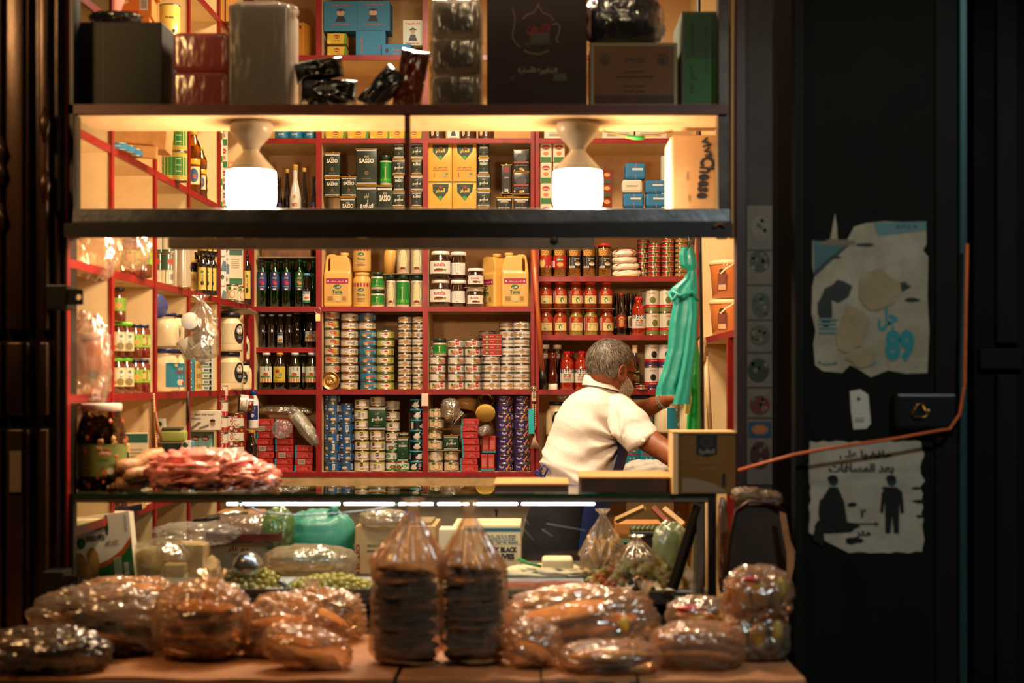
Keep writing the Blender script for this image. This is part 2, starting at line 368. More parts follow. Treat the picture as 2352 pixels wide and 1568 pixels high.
def d_rainbow(d,k,h): d.t('بوني',-8,h*.8,h*.14,'f6ead8',2,26); d.e(4,h*.3,14,h*.2,'c49a62'); d.e(4,h*.36,14,h*.16,'f0e6cf'); d.e(30,h*.8,7,h*.12,'d9a53a'); d.t('Milk Powder',-10,h*.5,h*.07,'7a1a1a',1,24)
def d_acorsa(pur):
    def f(d,k,h):
        d.t('ACORSA',0,h*.84,7,'a8231d',1,30); d.e(2,h*.54,14,h*.15,'1b1a1f' if pur else '6e7a3a'); d.e(-6,h*.60,2.5,h*.018,'6a6572' if pur else 'a8b070'); d.r_(-100,100,h*.22,h*.345,'c2201f'); d.t('Whole Olives',2,h*.275,5,'f6e6d0',1,32); d.r_(40,52,h*.5,h*.8,'e9e4d6')
    return f
T={}
T['gwaizi']=tinT('efe7d4',d_gwaizi); T['rivana']=tinT('efe7d4',d_rozzana); T['alona']=tinT('1f86b4',d_alona,r=.040); T['riyan']=tinT('c3bd55',d_riyan,r=.0415)
T['dotan']=tinT('ead9c0',d_dotan,r=.0315,h=.0338); T['dotan2']=tinT('f0e8da',d_dotan,r=.039,h=.0392); T['veg']=tinT('d9c7a8',d_veg,r=.0345,h=.041)
T['chick']=tinT('ece5d8',d_chick,r=.0385,h=.0386); T['trova']=tinT('3a2370',d_trova,r=.0395,h=.0386)
T['pucktin']=tinT('1d5c9c',d_puckt,r=.035,h=.0448); T['cream']=tinT('ece2c8',d_cream,r=.0355,h=.0478); T['luna']=tinT('eceadf',d_luna,r=.033,h=.0448)
T['tub']=tinT('14181f',d_tub,r=.034,h=.0478,lidc='2090a8',name='cream_tub',cat='tub'); T['halk']=tinT('ecd8b0',d_halk,r=.0352,h=.0478)
T['milk']=tinT('efe6d2',d_milk,r=.0385,h=.0665,name='milk_tin'); T['rainbow']=tinT([(0,.66,'efe6d2'),(.66,1,'8c1a1a')],d_rainbow,r=.045,h=.062,name='milk_tin')
T['acg']=tinT([(0,.30,'7c8648'),(.30,1,'e6dfc6')],d_acorsa(0),r=.0335,h=.106,name='olive_tin'); T['acp']=tinT([(0,.24,'4a2258'),(.24,1,'ece4d8')],d_acorsa(1),r=.0335,h=.106,name='olive_tin')
def d_foul(d,k,h): d.r_(-8,8,h*.3,h-3,'d9b45a'); d.e(0,h*.55,5,h*.22,GRN); d.r_(-65,65,4.9,6,'efe0b8')
T['harissa']=tinT('b3201a',d_foul,r=.0295,h=.0222); T['goldtin']=tinT('b98a3a',lambda d,k,h:(d.r_(-14,14,6,h-6,'8a5a1e'),d.bar(30,h/2,10,h*.5)),r=.0295,h=.0222)
def d_brown(d,k,h): d.e(6,h*.8,12,h*.12,'3f9a3a'); d.bar(2,h*.35,8,h*.3); d.e(-24,h*.4,9,h*.2,'d9c7a8')
T['cocoa']=tinT('4a2412',d_brown,r=.038,h=.06,name='cocoa_tin'); T['bluetin']=tinT('1f86b4',lambda d,k,h:(d.t('ALONA',0,h*.5,9,'dceaf0',2,30),d.r_(-60,60,6,9,'0e5f86')),r=.04,h=.045)
# --- rectangular oil tins
def rtin(w,dp,h,deco,bg,bands=True,name='oil_tin'):
    b=MB(); b.box(-w/2,w/2,-dp/2,dp/2,0,h,mat(bg,.35,.15,coat=.3),.004,seg=3)
    b.box(-w/2-.0008,w/2+.0008,-dp/2-.0008,dp/2+.0008,h-.004,h-.0006,mtin(GOLD)); b.box(-w/2-.0008,w/2+.0008,-dp/2-.0008,dp/2+.0008,.0,.003,mtin(GOLD))
    l=MB(); d=Dec(l,None,y=-dp/2,off=.0006); W_=w*1000; H=h*1000
    if bands: d.r_(-W_/2+3,W_/2-3,H-12,H-7,'c9c9cf'); d.r_(-W_/2+3,W_/2-3,6,10,'c9c9cf')
    deco(d,W_,H)
    c=MB(); c.lathe([(0,h),(.010,h),(.010,h+.006),(0,h+.006)],mtin(GOLD),12)
    return Tpl(name,'tin',[('tin_body',b),('printed_front',l),('cap',c)],dp/2,h)
def d_sasso(ar):
    def f(d,W_,H):
        s_=W_/80
        if ar: d.t('أوليو',0,H*.72,7*s_,'d9d2c0',1); d.t('ساسو',0,H*.5,17*s_,'e6e0d0',2,50*s_)
        else: d.t('OLIO',0,H*.78,6*s_,'d9d2c0',1,18*s_); d.t('SASSO',0,H*.66,15*s_,'e6e0d0',2,56*s_)
        d.t('OLIO DI OLIVA',0,H*.18,4*s_,'b8ad90',0,34*s_); d.e(0,H*.33,7*s_,7*s_,'9a6a35'); d.e(0,H*.33,4.5*s_,4.5*s_,'14261c')
    return f
DG='12241a'
T['sasso_s']=rtin(.072,.06,.091,d_sasso(0),DG); T['sasso_l']=rtin(.099,.07,.166,d_sasso(0),DG); T['sasso_ar']=rtin(.097,.07,.105,d_sasso(1),DG)
T['sasso_k']=rtin(.050,.05,.0705,d_sasso(0),DG); T['sasso_ka']=rtin(.062,.05,.0735,d_sasso(1),DG); T['sasso_g']=rtin(.081,.06,.107,d_sasso(1),'0f3a22'); T['sasso_g2']=rtin(.052,.05,.112,d_sasso(0),'0f3a22'); T['sasso_g3']=rtin(.071,.05,.072,d_sasso(1),'0f3a22')
def d_manar(d,W_,H):
    d.p([(-W_*.32,H*.95),(W_*.36,H*.95),(W_*.32,H*.78),(W_*.02,H*.55),(-W_*.3,H*.75)],'15351f'); d.t('المنار',0,H*.8,15,'e8c95a',2,44); d.e(0,H*.62,11,8,'3f9a3a'); d.e(2,H*.87,8,6,RED)
    d.t('زيت زيتون نقي',0,H*.37,6,'6b4a1a',1,64); d.r_(-36,36,H*.29,H*.30,RED); d.t('1',-W_*.25,H*.16,18,'8c1420',1); d.e(W_*.2,H*.16,16,8,'b8ad6a'); d.e(W_*.27,H*.19,7,6,'7c8648')
T['manar']=rtin(.112,.09,.180,d_manar,'c9983a',bands=False,name='olive_oil_tin')
def d_blol(d,W_,H): d.t('BLACK OLIVES',0,H*.6,5,'e6e0d0',1,54); d.e(0,H*.25,22,H*.12,'3b3b44'); d.r_(-20,20,H*.8,H*.84,GOLD)
T['blackol']=rtin(.074,.07,.09,d_blol,'0d0d10',name='olive_tin'); T['darkbox']=rtin(.052,.05,.137,lambda d,W_,H:(d.r_(-14,14,H*.05,H*.95,'1b1b20'),d.r_(-12,12,H*.72,H*.9,'8c1420'),d.bar(0,H*.12,16,12),d.t('CAVIAR',0,H*.55,5,'e6e0d0',1,20)),'1a120c',bands=False)
def d_blo2(d,W_,H): d.e(0,H*.62,W_*.35,H*.2,'3b3b44'); d.r_(-W_*.46,W_*.46,H*.38,H*.46,'a5341e'); d.t('زيتون أسود يوناني',0,H*.3,5,'d9c7a8',1,W_*.75); d.e(0,H*.12,10,8,GOLD)
T['blo2']=rtin(.076,.07,.135,d_blo2,'17150f',bands=False,name='olive_tin')
# --- jars and bottles
def jarT(prof,body,n=22,lid=None,label=None,inner=None,name='glass_jar',cat='jar',r=None,h=None,extra=None,inname='contents',bname='jar_body'):
    b=MB(); b.lathe(prof,body,n); ps=[(bname,b)]
    if inner: q=MB(); inner(q); ps.append((inname,q))
    if lid:
        q=MB(); r0,z0,z1,c=lid[:4]; q.lathe([(0,z1),(r0*.96,z1),(r0,z1-.002),(r0,z0),(r0*.97,z0)],mat(c,.35,coat=.3),n); 
        if len(lid)>4:
            for i in range(22): a=2*PI*i/22; q.box(-.0008,.0008,r0-.0002,r0+.0008,z0+.001,z1-.003,c,M=Matrix.Rotation(a,4,'Z'))
        ps.append(('lid',q))
    if label:
        q=MB(); rr,z0,z1,c,deco,aw=label
        q.lathe([(rr,z0),(rr,z1)],mat(dkc(c),.4),n,a0=-aw,a1=aw); d=Dec(q,rr,ov=z0*1000); deco(d,(z1-z0)*1000,aw*rr*1000); ps.append(('paper_label',q))
    if extra: ps+=extra
    return Tpl(name,cat,ps,r or max(p[0] for p in prof),h or max(p[1] for p in prof))
def pickprof(r,h,nk=.72): return [(0,0),(r*.9,0),(r,.006),(r,h*.70),(r*.95,h*.78),(r*nk,h*.88),(r*nk,h)]
def d_pick(sub):
    def f(d,H,W_):
        d.r_(-W_,W_,0,H*.0+.1,RED); d.r_(-W_,-W_*.62,2,H-3,'f1e8d8'); d.lines(-W_*.8,H/2,W_*.3,H*.8,9,'8c8478'); d.r_(-W_*.5,W_*.75,0,H*.58,'e9d68e'); d.e(0,H*.86,8,4,'e9c95a'); d.e(0,H*.86,5,2,GRN)
        if sub==0: d.e(8,H*.2,10,8,'d9cf9a'); d.e(-4,H*.13,5,4,'3f7a33')
        elif sub==1: d.e(4,H*.26,8,12,'2f6a33'); d.e(5,H*.24,4,8,'d9e0b0'); d.e(12,H*.12,8,4,'f0ead0')
        else:
            for k in range(3): d.p([(-16+k*3,8+k*4),(20,14+k*4),(21,18+k*4),(-14+k*3,14+k*4)],'3f8a2c')
        d.t('MANGO PICKLE' if sub==1 else 'LIME PICKLE' if sub==0 else 'GREEN CHILLI',2,H*.47,4,'4a3420',0,34); d.t('PRIYA',0,H*.71,6,'f0c25a',1,24)
    return f
PJ=dict(lid=(.0265,.111,.123,'b8241a'),name='pickle_jar')
for k,(c,sub) in {'pk0':('8a3a10',0),'pk1':('8a3a10',1),'pk2':('8f7a2a',2)}.items():
    T[k]=jarT(pickprof(.0325,.119),mat(c,.25,c2='5e2208' if sub<2 else '6b5a1c',sc=70,coat=.8),label=(.0329,.022,.085,'b3201a',d_pick(sub),1.35),**PJ)
def chick_in(q,rr=.0305,h=.135,c='c9934a'):
    q.lathe([(0,.004),(rr-.005,.004),(rr-.004,h-.01),(0,h-.01)],mat('d8a058',.4),14); g=random.Random(3)
    for j in range(int(h/.0085)):
        for i in range(14): a=2*PI*(i+.5*(j%2))/14+g.uniform(-.08,.08); q.ball((rr*.88*math.sin(a),-rr*.88*math.cos(a),.008+j*.0087),g.uniform(.0042,.0052),mat('ecc080',.4,c2='f6d8a0',sc=40),6,4)
def chprof(r,h): return [(0,0),(r*.9,0),(r,.006),(r,h*.86),(r*.82,h*.93),(r*.82,h)]
def d_ch(v):
    def f(d,H,W_):
        if v==0: d.e(-16,H*.4,14,H*.38,'e2c46a'); d.bar(14,H*.1,16,9); d.e(-16,H*.7,6,5,'7a5a2a')
        elif v==1: d.e(0,H*.7,17,8,'2f8a45'); d.t('California',0,H*.7,6,'f6ead8',2,28); d.e(2,H*.28,16,10,'e0b060'); d.r_(-W_,-W_*.6,4,H*.6,'f1e8d8')
        else: d.lines(-18,H*.5,16,H*.8,10,'d8d2c4'); d.bar(-14,H*.08,26,9); d.e(14,H*.34,14,9,'e9e4d6'); d.e(14,H*.42,12,4,'c9934a'); d.t('CHICK PEAS',10,H*.75,5,'e9e4d6',1,28); d.e(2,H*.6,3,3,'e9e4d6')
    return f
for k,(c,v,lc) in {'ch0':('b3201a',0,'b8241a'),'ch1':('b3201a',1,'b8241a'),'ch2':('15151a',2,'b8241a')}.items():
    T[k]=jarT(chprof(.0335,.152),glass('f4ead0',.6),lid=(.029,.143,.156,lc),label=(.0338,.042,.098,c,d_ch(v),1.2),inner=chick_in,inname='chickpeas',name='chickpea_jar')
def d_nut(d,H,W_):
    d.t('n',-26,H*.72,17,'16120f',2,8) ; d.t('utella',3,H*.72,17,'c81a18',1,46)
    d.e(-2,H*.27,22,H*.13,'c48a4a'); d.e(-2,H*.33,20,H*.09,'5a2c14'); d.p([(2,H*.38),(30,H*.1),(32,H*.14),(6,H*.42)],'c9c2b4'); d.e(-24,H*.26,6,5,'9a6a35'); d.e(25,H*.3,6,5,'7a9a3a')
NB=mat('2c1409',.2,coat=1)
def nutprof(r,h): return [(0,0),(r*.88,0),(r*.97,.006),(r,h*.2),(r,h*.62),(r*.93,h*.74),(r*.72,h*.88),(r*.72,h*.93)]
T['nut']=jarT(nutprof(.054,.127),NB,lid=(.041,.112,.130,WHT,1),label=(.0545,.024,.083,'efece2',d_nut,1.05),name='spread_jar')
T['nuts']=jarT(nutprof(.0405,.087),NB,lid=(.0375,.074,.089,WHT,1),label=(.041,.015,.055,'efece2',lambda d,H,W_:[setattr(d,'ov',d.ov),d.t('n',-18,H*.70,11,'16120f',2,5.5),d.t('utella',2,H*.70,11,'c81a18',1,30),d.e(0,H*.26,14,H*.13,'5a2c14'),d.e(18,H*.24,5,5,'9a6a35')],1.1),name='spread_jar')
T['nutb']=jarT([(0,0),(.033,0),(.036,.006),(.036,.085),(.030,.108),(.030,.112)],NB,lid=(.0345,.110,.128,WHT,1),label=(.0365,.020,.076,'e9e6dc',lambda d,H,W_:(d.lines(0,H*.55,26,H*.6,9,'77736a'),d.bar(-4,H*.12,18,8)),1.1),name='spread_jar')
CR='e9d8b2'
def mayoprof(r,h): return [(0,0),(r*.92,0),(r,.01),(r*1.0,h*.62),(r*.93,h*.76),(r*.70,h*.87),(r*.70,h)]
def d_puck(d,H,W_):
    d.e(0,H*.5,30,H*.5,'121624'); d.e(0,H*.66,19,H*.2,'e9e0cc'); d.e(0,H*.66,16.5,H*.175,'121624'); d.t('Puck',0,H*.62,13,'f4efe2',2,27); d.e(0,H*.82,9,H*.06,'f0c25a'); d.e(0,H*.84,4,H*.06,'f4efe2'); d.lines(0,H*.3,20,H*.16,3,'b8b4a8')
MJ=mat('e6d3a8',.2,coat=.8)
T['puck']=jarT(mayoprof(.062,.168),MJ,lid=(.047,.158,.176,'10142a'),label=(.0625,.035,.128,'e6d3a8',d_puck,.62),name='cheese_jar')
def d_puck2(d,H,W_):
    for u in (-66,58): d.ou=u; d_puck(d,H,W_)
T['puckw']=jarT(mayoprof(.062,.168),MJ,lid=(.048,.155,.176,'10142a'),label=(.0625,.035,.128,'e6d3a8',d_puck2,1.7),name='cheese_jar')
T['pucks']=jarT(mayoprof(.045,.128),MJ,lid=(.034,.12,.134,'10142a'),label=(.0455,.028,.09,'e6d3a8',lambda d,H,W_:(d.e(0,H*.5,22,H*.5,'121624'),d.t('Puck',0,H*.6,9,'f4efe2',2,20),d.e(0,H*.25,14,H*.16,'2f8a45'),d.e(2,H*.22,7,5,'d9641e')),.8),name='cheese_jar')
def d_falc(d,H,W_):
    d.t('FALCON',0,H*.62,13,'b3161a',2,56); d.t('فالكون',0,H*.78,8,'efe6d2',2,30); d.e(0,H*.2,20,H*.13,'ecdcc0'); d.e(14,H*.16,9,8,'c9341e'); d.lines(0,H*.42,26,H*.12,3,'e8f0f0'); d.e(-26,H*.9,10,7,'e9c95a')
T['falc']=jarT(mayoprof(.060,.170),MJ,lid=(.047,.158,.176,NAVY),label=(.0605,.020,.118,'1a8fa8',d_falc,1.25),name='cheese_jar')
T['almarai']=jarT(mayoprof(.0585,.152),MJ,lid=(.047,.142,.158,NAVY),label=(.059,.026,.104,'e9dcc0',lambda d,H,W_:(d.r_(-24,24,H*.35,H,'14307a'),d.e(0,H*.66,16,H*.22,'efe6d2'),d.t('المراعي',0,H*.66,9,'14307a',2,24),d.lines(0,H*.18,30,H*.2,3,'9a8a6a')),.7),name='cheese_jar')
T['honey']=jarT([(0,0),(.026,0),(.0275,.005),(.0275,.03),(.026,.036),(.0275,.042),(.0275,.092),(.020,.104),(.020,.108)],mat('4a1d08',.2,coat=1),16,lid=(.0225,.106,.118,'6fc22f'),label=(.028,.022,.085,'d9cf9a',lambda d,H,W_:(d.e(6,H*.65,15,H*.33,'ece4cc'),d.e(8,H*.78,7,H*.09,GRN),d.e(6,H*.25,13,H*.2,'8a7a4a'),d.e(-14,H*.2,7,6,'cf7a2a'),d.t('عسل',8,H*.55,6,'2b4a20',2,14)),1.6),name='fruit_jar')
T['jamr']=jarT([(0,0),(.026,0),(.0275,.005),(.0275,.03),(.026,.036),(.0275,.042),(.0275,.092),(.021,.104),(.021,.108)],mat('5e0f08',.2,coat=1),16,lid=(.024,.102,.113,NAVY),label=(.028,.035,.078,'8fbf3a',lambda d,H,W_:(d.r_(-13,13,H*.15,H*.9,'b3201a'),d.e(0,H*.5,10,H*.25,'e0c46a'),d.lines(24,H*.5,14,H*.6,6,'e9e6c8')),1.6),name='jam_jar')
T['jamo']=jarT([(0,0),(.026,0),(.0275,.005),(.0275,.03),(.026,.036),(.0275,.042),(.0275,.092),(.021,.104),(.021,.108)],mat('5a2a0c',.2,coat=1),16,lid=(.024,.102,.113,'141a2e'),label=(.028,.035,.078,'8fbf3a',lambda d,H,W_:(d.r_(-4,13,H*.1,H*.9,GRN),d.e(4,H*.4,11,H*.25,'e0a24a'),d.lines(-22,H*.5,14,H*.6,6,'3a5a20')),1.6),name='jam_jar')
# bottles
def botprof(r,h,sh=.55,nk=.35,nh=.78): return [(0,0),(r*.9,0),(r,.005),(r,h*sh),(r*.86,h*(sh+.08)),(r*nk*1.15,h*nh),(r*nk,h*.9),(r*nk,h)]
def botT(r,h,col,label,cap,name='glass_bottle',sh=.55,nk=.36,nh=.78,liquid=None,nl=None,gl=None):
    ps=dict(lid=(r*nk*1.15,h*.955,h+.004,cap),name=name,cat='bottle',bname='bottle_body')
    if liquid: ps['inner']=lambda q:q.lathe([(0,.004),(r*.9,.005),(r*.9,h*sh),(r*.75,h*(sh+.08)),(r*nk,h*nh),(0,h*nh)],mat(liquid,.3,coat=.5),16); ps['inname']='liquid'
    if label: ps['label']=label
    return jarT(botprof(r,h,sh,nk,nh),gl or mat(col,.08,coat=1),18,**ps)
def d_vimto(c1,fr):
    def f(d,H,W_): d.e(0,H*.5,W_*1.0,H*.52,c1); d.e(0,H*.88,5,6,'e9e4d6'); d.e(2,H*.4,9,8,fr); d.e(-5,H*.46,6,6,fr); d.t('باربيكان',0,H*.68,6,'e6d6e0',2,19); d.r_(-7,7,H*.04,H*.1,'e9e4d6'); d.r_(-12,12,H*.2,H*.22,'b9c4d4')
    return f
GB=glass('3fc878',1.1); GB2=glass('1b3a1c',.8)
T['grb']=botT(.0265,.220,'0a3a1a',(.0269,.078,.165,'0c2a18',d_vimto('2b3a78','c9203a'),.95),'2a1a3a',name='drink_bottle',sh=.66,nk=.38,nh=.84,liquid='0a5c28',gl=GB)
T['grb2']=botT(.0265,.220,'0a3a1a',(.0269,.078,.165,'0c2a18',d_vimto('2f5a2c','c98a3a'),.95),'1f7a3a',name='drink_bottle',sh=.66,nk=.38,nh=.84,liquid='0a5c28',gl=GB)
def d_syrup(d,H,W_): d.r_(-W_*.8,W_*.8,0,H*.32,'cf7a2a'); d.e(0,H*.36,W_*.8,5,'3f8a3a'); d.e(2,H*.5,12,9,'b9502a'); d.e(-8,H*.44,6,5,'a8b84a'); d.r_(-4,18,H*.72,H*.94,'14507a'); d.t('Rama Lz',7,H*.83,5,'f4efe2',2,18)
T['pickb']=botT(.0325,.168,'2b2b24',(.0329,.034,.108,'dfe3d0',d_syrup,1.0),'cfd8e0',name='pickle_bottle',sh=.66,nk=.5,nh=.86,liquid='4a4234',gl=glass('c9c8b0',.7))
T['darkb']=botT(.0325,.168,'160c06',(.0329,.034,.108,'d9c44a',lambda d,H,W_:(d.e(-6,H*.7,10,8,'b3401a'),d.e(8,H*.5,9,9,'8a9a6a'),d.r_(-W_,W_,0,H*.16,'c9a83a'),d.t('VINEGAR',0,H*.3,6,'2f5a2c',1,26)),1.0),'c9983a',name='sauce_bottle',sh=.66,nk=.45,nh=.86)
T['emptyb']=botT(.030,.165,'2b2b24',None,'5b6a70',name='empty_bottle',sh=.7,nk=.6,nh=.9,gl=glass('b8ab90',.9,.05))
T['emptyb2']=botT(.030,.165,'2b2b24',(.0304,.03,.078,'dfe3d0',d_syrup,1.0),'5b6a70',name='pickle_bottle',sh=.7,nk=.6,nh=.9,gl=glass('b8ab90',.9,.05))
T['colab']=botT(.0215,.155,'0d0806',None,'9ab0c0',name='soda_bottle',sh=.66,nk=.5,nh=.86)
T['colab2']=botT(.0215,.155,'0d0806',(.0219,.02,.07,'e4e6de',lambda d,H,W_:(d.e(2,H*.3,10,7,'cf7a2a'),d.r_(-12,12,H*.75,H*.95,'14507a'),d.r_(-15,15,0,5,GRN)),.6),'9ab0c0',name='soda_bottle',sh=.66,nk=.5,nh=.86)
T['stripeb']=botT(.0225,.153,'0d0806',(.0229,.02,.073,'e4e6de',lambda d,H,W_:(d.r_(-16,14,H*.76,H*.98,'14507a'),d.t('Rama',0,H*.87,5,'f4efe2',2,14),d.e(2,H*.42,11,6,'cf7a2a'),d.r_(-18,18,0,H*.2,'2f7a45')),.8),'4f9ac4',name='sauce_bottle',sh=.55,nk=.6,nh=.84)
def d_cry(d,H,W_): d.r_(-W_,W_,H*.72,H,'15364a'); d.t('Crystal',0,H*.86,11,'f4efe2',1,42); d.e(-8,H*.6,7,4,GRN); d.e(8,H*.59,9,4,'c4161c'); d.e(2,H*.56,5,3,'e9c95a'); d.t('HOT SAUCE',0,H*.44,6,'c4161c',2,34); d.lines(0,H*.24,36,H*.2,4,'9a8f80'); d.t('LOUISIANA',0,H*.08,3,'7a6f60',0,24)
T['cry']=botT(.0325,.166,'8a1d08',(.0329,.033,.095,'ece4d4',d_cry,1.35),'c4161c',name='hot_sauce_bottle',sh=.74,nk=.44,nh=.90)
b=MB(); 
for i in range(9): a=2*PI*i/9; b.ball((.0125*math.sin(a),.0125*math.cos(a),.171),(.0045,.0045,.010),mat('c4161c',.4),6,5)
b.lathe([(0,.175),(.011,.175),(.012,.158),(0,.158)],'c4161c',12); T['cry'].parts[1]=('cap',b)
T['soy']=botT(.022,.150,'0d0605',(.0224,.028,.075,'8c1a1a',lambda d,H,W_:(d.e(0,H*.68,15,8,'e0b060'),d.t('LEMAR',0,H*.68,7,'a8231d',2,24),d.e(0,H*.2,13,7,'cf7a2a'),d.lines(0,H*.42,24,8,2,'e9d6b0')),1.3),'8a2a1a',name='syrup_bottle',sh=.48,nk=.44,nh=.80)
T['soy2']=botT(.020,.152,'0d0605',(.0204,.028,.07,'d9c48a',lambda d,H,W_:(d.e(0,H*.5,8,H*.42,'6b3a14'),),.8),'6a5a40',name='syrup_bottle',sh=.48,nk=.44,nh=.80)
T['kik']=botT(.0225,.203,'0d0605',(.0229,.028,.085,'e0c08a',lambda d,H,W_:(d.t('Dyafood',0,H*.9,6,'b3161a',2,30),d.e(0,H*.3,15,H*.22,'8a4a1e'),d.e(4,H*.36,8,6,'c98a4c'),d.r_(-14,14,H*.62,H*.74,'3f5a2c')),1.2),'d9c08a',name='sauce_bottle',sh=.48,nk=.5,nh=.66)
b=MB(); b.lathe([(.0115,.128),(.0120,.150),(.0110,.162)],mat('b3201a',.4),14); d=Dec(b,.0116,ov=128); d.r_(-12,12,2,10,'e0c08a'); d.t('Dyafood',0,17,6,'f4e6c8',2,20); T['kik'].parts.append(('neck_label',b))
b=MB(); b.lathe([(0,.207),(.0125,.207),(.0130,.172),(.0115,.170)],mat('e6d9b4',.5),14); T['kik'].parts[1]=('cap',b)
T['tallk']=jarT([(0,0),(.018,0),(.021,.004),(.0195,.08),(.0195,.13),(.0215,.14),(.0215,.175),(.018,.19)],mat('1c0a06',.12,coat=1),16,lid=(.0205,.190,.210,'e6dcc4'),label=(.022,.142,.172,'8a2a1a',lambda d,H,W_:(d.r_(-12,12,H*.3,H*.85,'d9d2c0'),d.t('BBQ',0,H*.57,6,'15507a',2,14)),1.1),name='sauce_bottle',cat='bottle',bname='bottle_body')
T['squeeze']=jarT([(0,.028),(.0205,.028),(.0215,.035),(.019,.075),(.0155,.10),(.0175,.14),(.0195,.165),(.012,.175),(0,.176)],mat('4a0f06',.12,coat=1),16,lid=None,name='squeeze_bottle',cat='bottle',bname='bottle_body',extra=[('cap',(lambda q:(q.lathe([(0,0),(.0205,0),(.0215,.003),(.0205,.028),(0,.028)],mat('e9e2d0',.4),16),q)[1])(MB()))])
T['puree']=jarT([(0,0),(.025,0),(.027,.004),(.027,.062),(.021,.080),(.0105,.104),(.0105,.135)],mat('d9d4c8',.08,coat=1),16,lid=(.0125,.126,.138,'c79a45'),label=(.0274,.018,.062,'ece4d4',lambda d,H,W_:(d.t('VIMTO',0,H*.6,8,'c4341e',2,28),d.e(0,H*1.0,9,6,'ece4d4'),d.e(0,H*1.02,6,4,'c79a45'),d.lines(0,H*.22,24,8,2,'2b3a78')),1.2),name='syrup_bottle',cat='bottle',bname='bottle_body')
T['darkneck']=botT(.0195,.150,'1b100a',None,'c79a45',name='syrup_bottle',sh=.48,nk=.42,nh=.80); T['darkneck2']=botT(.0165,.13,'0d0a12',(.0169,.02,.06,'2b2a5a',lambda d,H,W_:(d.e(0,H*.5,9,9,'b3161a'),),1),'15151a',name='syrup_bottle',sh=.5,nk=.42,nh=.80)
# plastic jars with green label
def pjar(r,h,lidh,green,v=0):
    def deco(d,H,W_):
        if v==0: d.r_(-W_*.8,W_*.8,H*.05,H*.22,'57b83a'); d.e(0,H*.75,4,3,'c9e08a'); d.r_(-1.5,1.5,H*.12,H*.7,'e9d68e'); d.lines(-9,H*.5,8,H*.3,3,'1a5a20')
        else: d.e(0,H*.5,W_*.5,H*.5,'e6dca8'); d.r_(-W_*.33,W_*.33,H*.28,H*.78,'1f7a33'); d.p([(-3,H*.3),(2,H*.3),(4,H*.5),(0,H*.6),(3,H*.78),(-1,H*.78),(-3,H*.6),(0,H*.48)],'e9d68e'); d.t('GOLDEN PALM',-W_*.2,H*.53,3,'f4efe2',2,H*.4,rot=PI/2); d.e(0,H*.12,W_*.3,H*.07,'8a2a14')
    return jarT([(0,0),(r*.97,0),(r,.003),(r,h-lidh-.002),(r*.94,h-lidh)],mat('b8a58c',.4,coat=.3),20,lid=(r*.98,h-lidh,h,'13301c'),label=(r+.0004,.012,h-lidh-.008,'1f8a33' if v==0 else 'b8a58c',deco,1.3),name='spice_jar')
T['pj1']=pjar(.0315,.081,.02,1,0); T['pj2']=pjar(.0225,.150,.026,1,1); T['pj3']=pjar(.032,.152,.028,1,0); T['pj4']=pjar(.031,.150,.027,1,1); T['pj5']=pjar(.0315,.080,.017,1,0); T['pj6']=pjar(.028,.140,.025,1,0)
# --- big jug with a moulded handle (outline extruded, rounded, handle hole cut)
def jugT(mir=False):
    w,dp,h=.134,.085,.255; b=MB(); m=mat('cf9f4f',.4,coat=.2); n=5
    b.box(-w/2,w/2,-dp/2,dp/2,0,h*.66,m,.012,seg=3)
    b.prism([(-.036,h*.55),(w/2-.001,h*.55),(w/2-.003,h*.74),(w/2-.012,h*.88),(w/2-.024,h*.935),(-.02,h*.95),(-.036,h*.93)],-.036,.036,m)
    b.prism([(-w/2+.0,h*.55),(-.049,h*.55),(-.048,h*.70),(-.046,h*.90),(-w/2+.012,h*.93),(-w/2+.004,h*.75)],-.022,.022,m)
    b.prism([(-w/2+.009,h*.86),(-w/2+.014,h*.945),(-w/2+.028,h*.972),(-.015,h*.972),(-.01,h*.88),(-.030,h*.885),(-.050,h*.885)],-.022,.022,m)
    c=MB(); c.lathe([(0,h*.93),(.021,h*.93),(.022,h*.985),(.020,h),(0,h)],mat('d9ab5c',.4),18,M=Matrix.Translation((.030,0,0)))
    if mir:
        for q in (b,c): q.v=[(-x,y,z) for x,y,z in q.v]; q.f=[tuple(reversed(f)) for f in q.f]
    b=Raw(baked(b,'jug_body',.0032,6,.5))
    l=MB(); d=Dec(l,None,y=-dp/2,off=.0012); W_=w*1000
    d.r_(-54,54,24,132,'dcae5c'); d.r_(-54,54,108,134,'a8184e'); d.t('السر على حسابك',0,121,8,'f0c9b0',1,60); d.e(-44,120,4,5,'f0d9e0'); d.e(44,120,4,5,'f0d9e0')
    d.e(0,94,19,11,'1a6a35'); d.t('كابي',0,94,9,'f4efe2',2,26); d.e(-1,100,4,4,'b3161a'); d.t('Tema',0,72,15,'1a6a35',2,50); d.t('MAYONNAISE',0,60,4,'7a5a2a',0,48); d.lines(-34,40,28,22,6,'9a7a3a'); d.lines(34,40,20,22,6,'b08a4a'); d.r_(-14,14,32,56,'e6c07a'); d.bar(2,29,16,6)
    return Tpl('mayonnaise_jug','jug',[('jug_body',b),('screw_cap',c),('printed_label',l)],dp/2,h)
T['jug']=jugT(); T['jugm']=jugT(True)
def d_tema(d,H,W_): d.r_(-W_*.9,W_*.9,H*.8,H*.97,'a8184e'); d.e(0,H*.66,15,8,'1a6a35'); d.t('كابي',0,H*.66,6,'f4efe2',2,16); d.t('Tema',0,H*.44,10,'1a6a35',2,38); d.lines(0,H*.2,34,H*.2,3,'8a6a30')
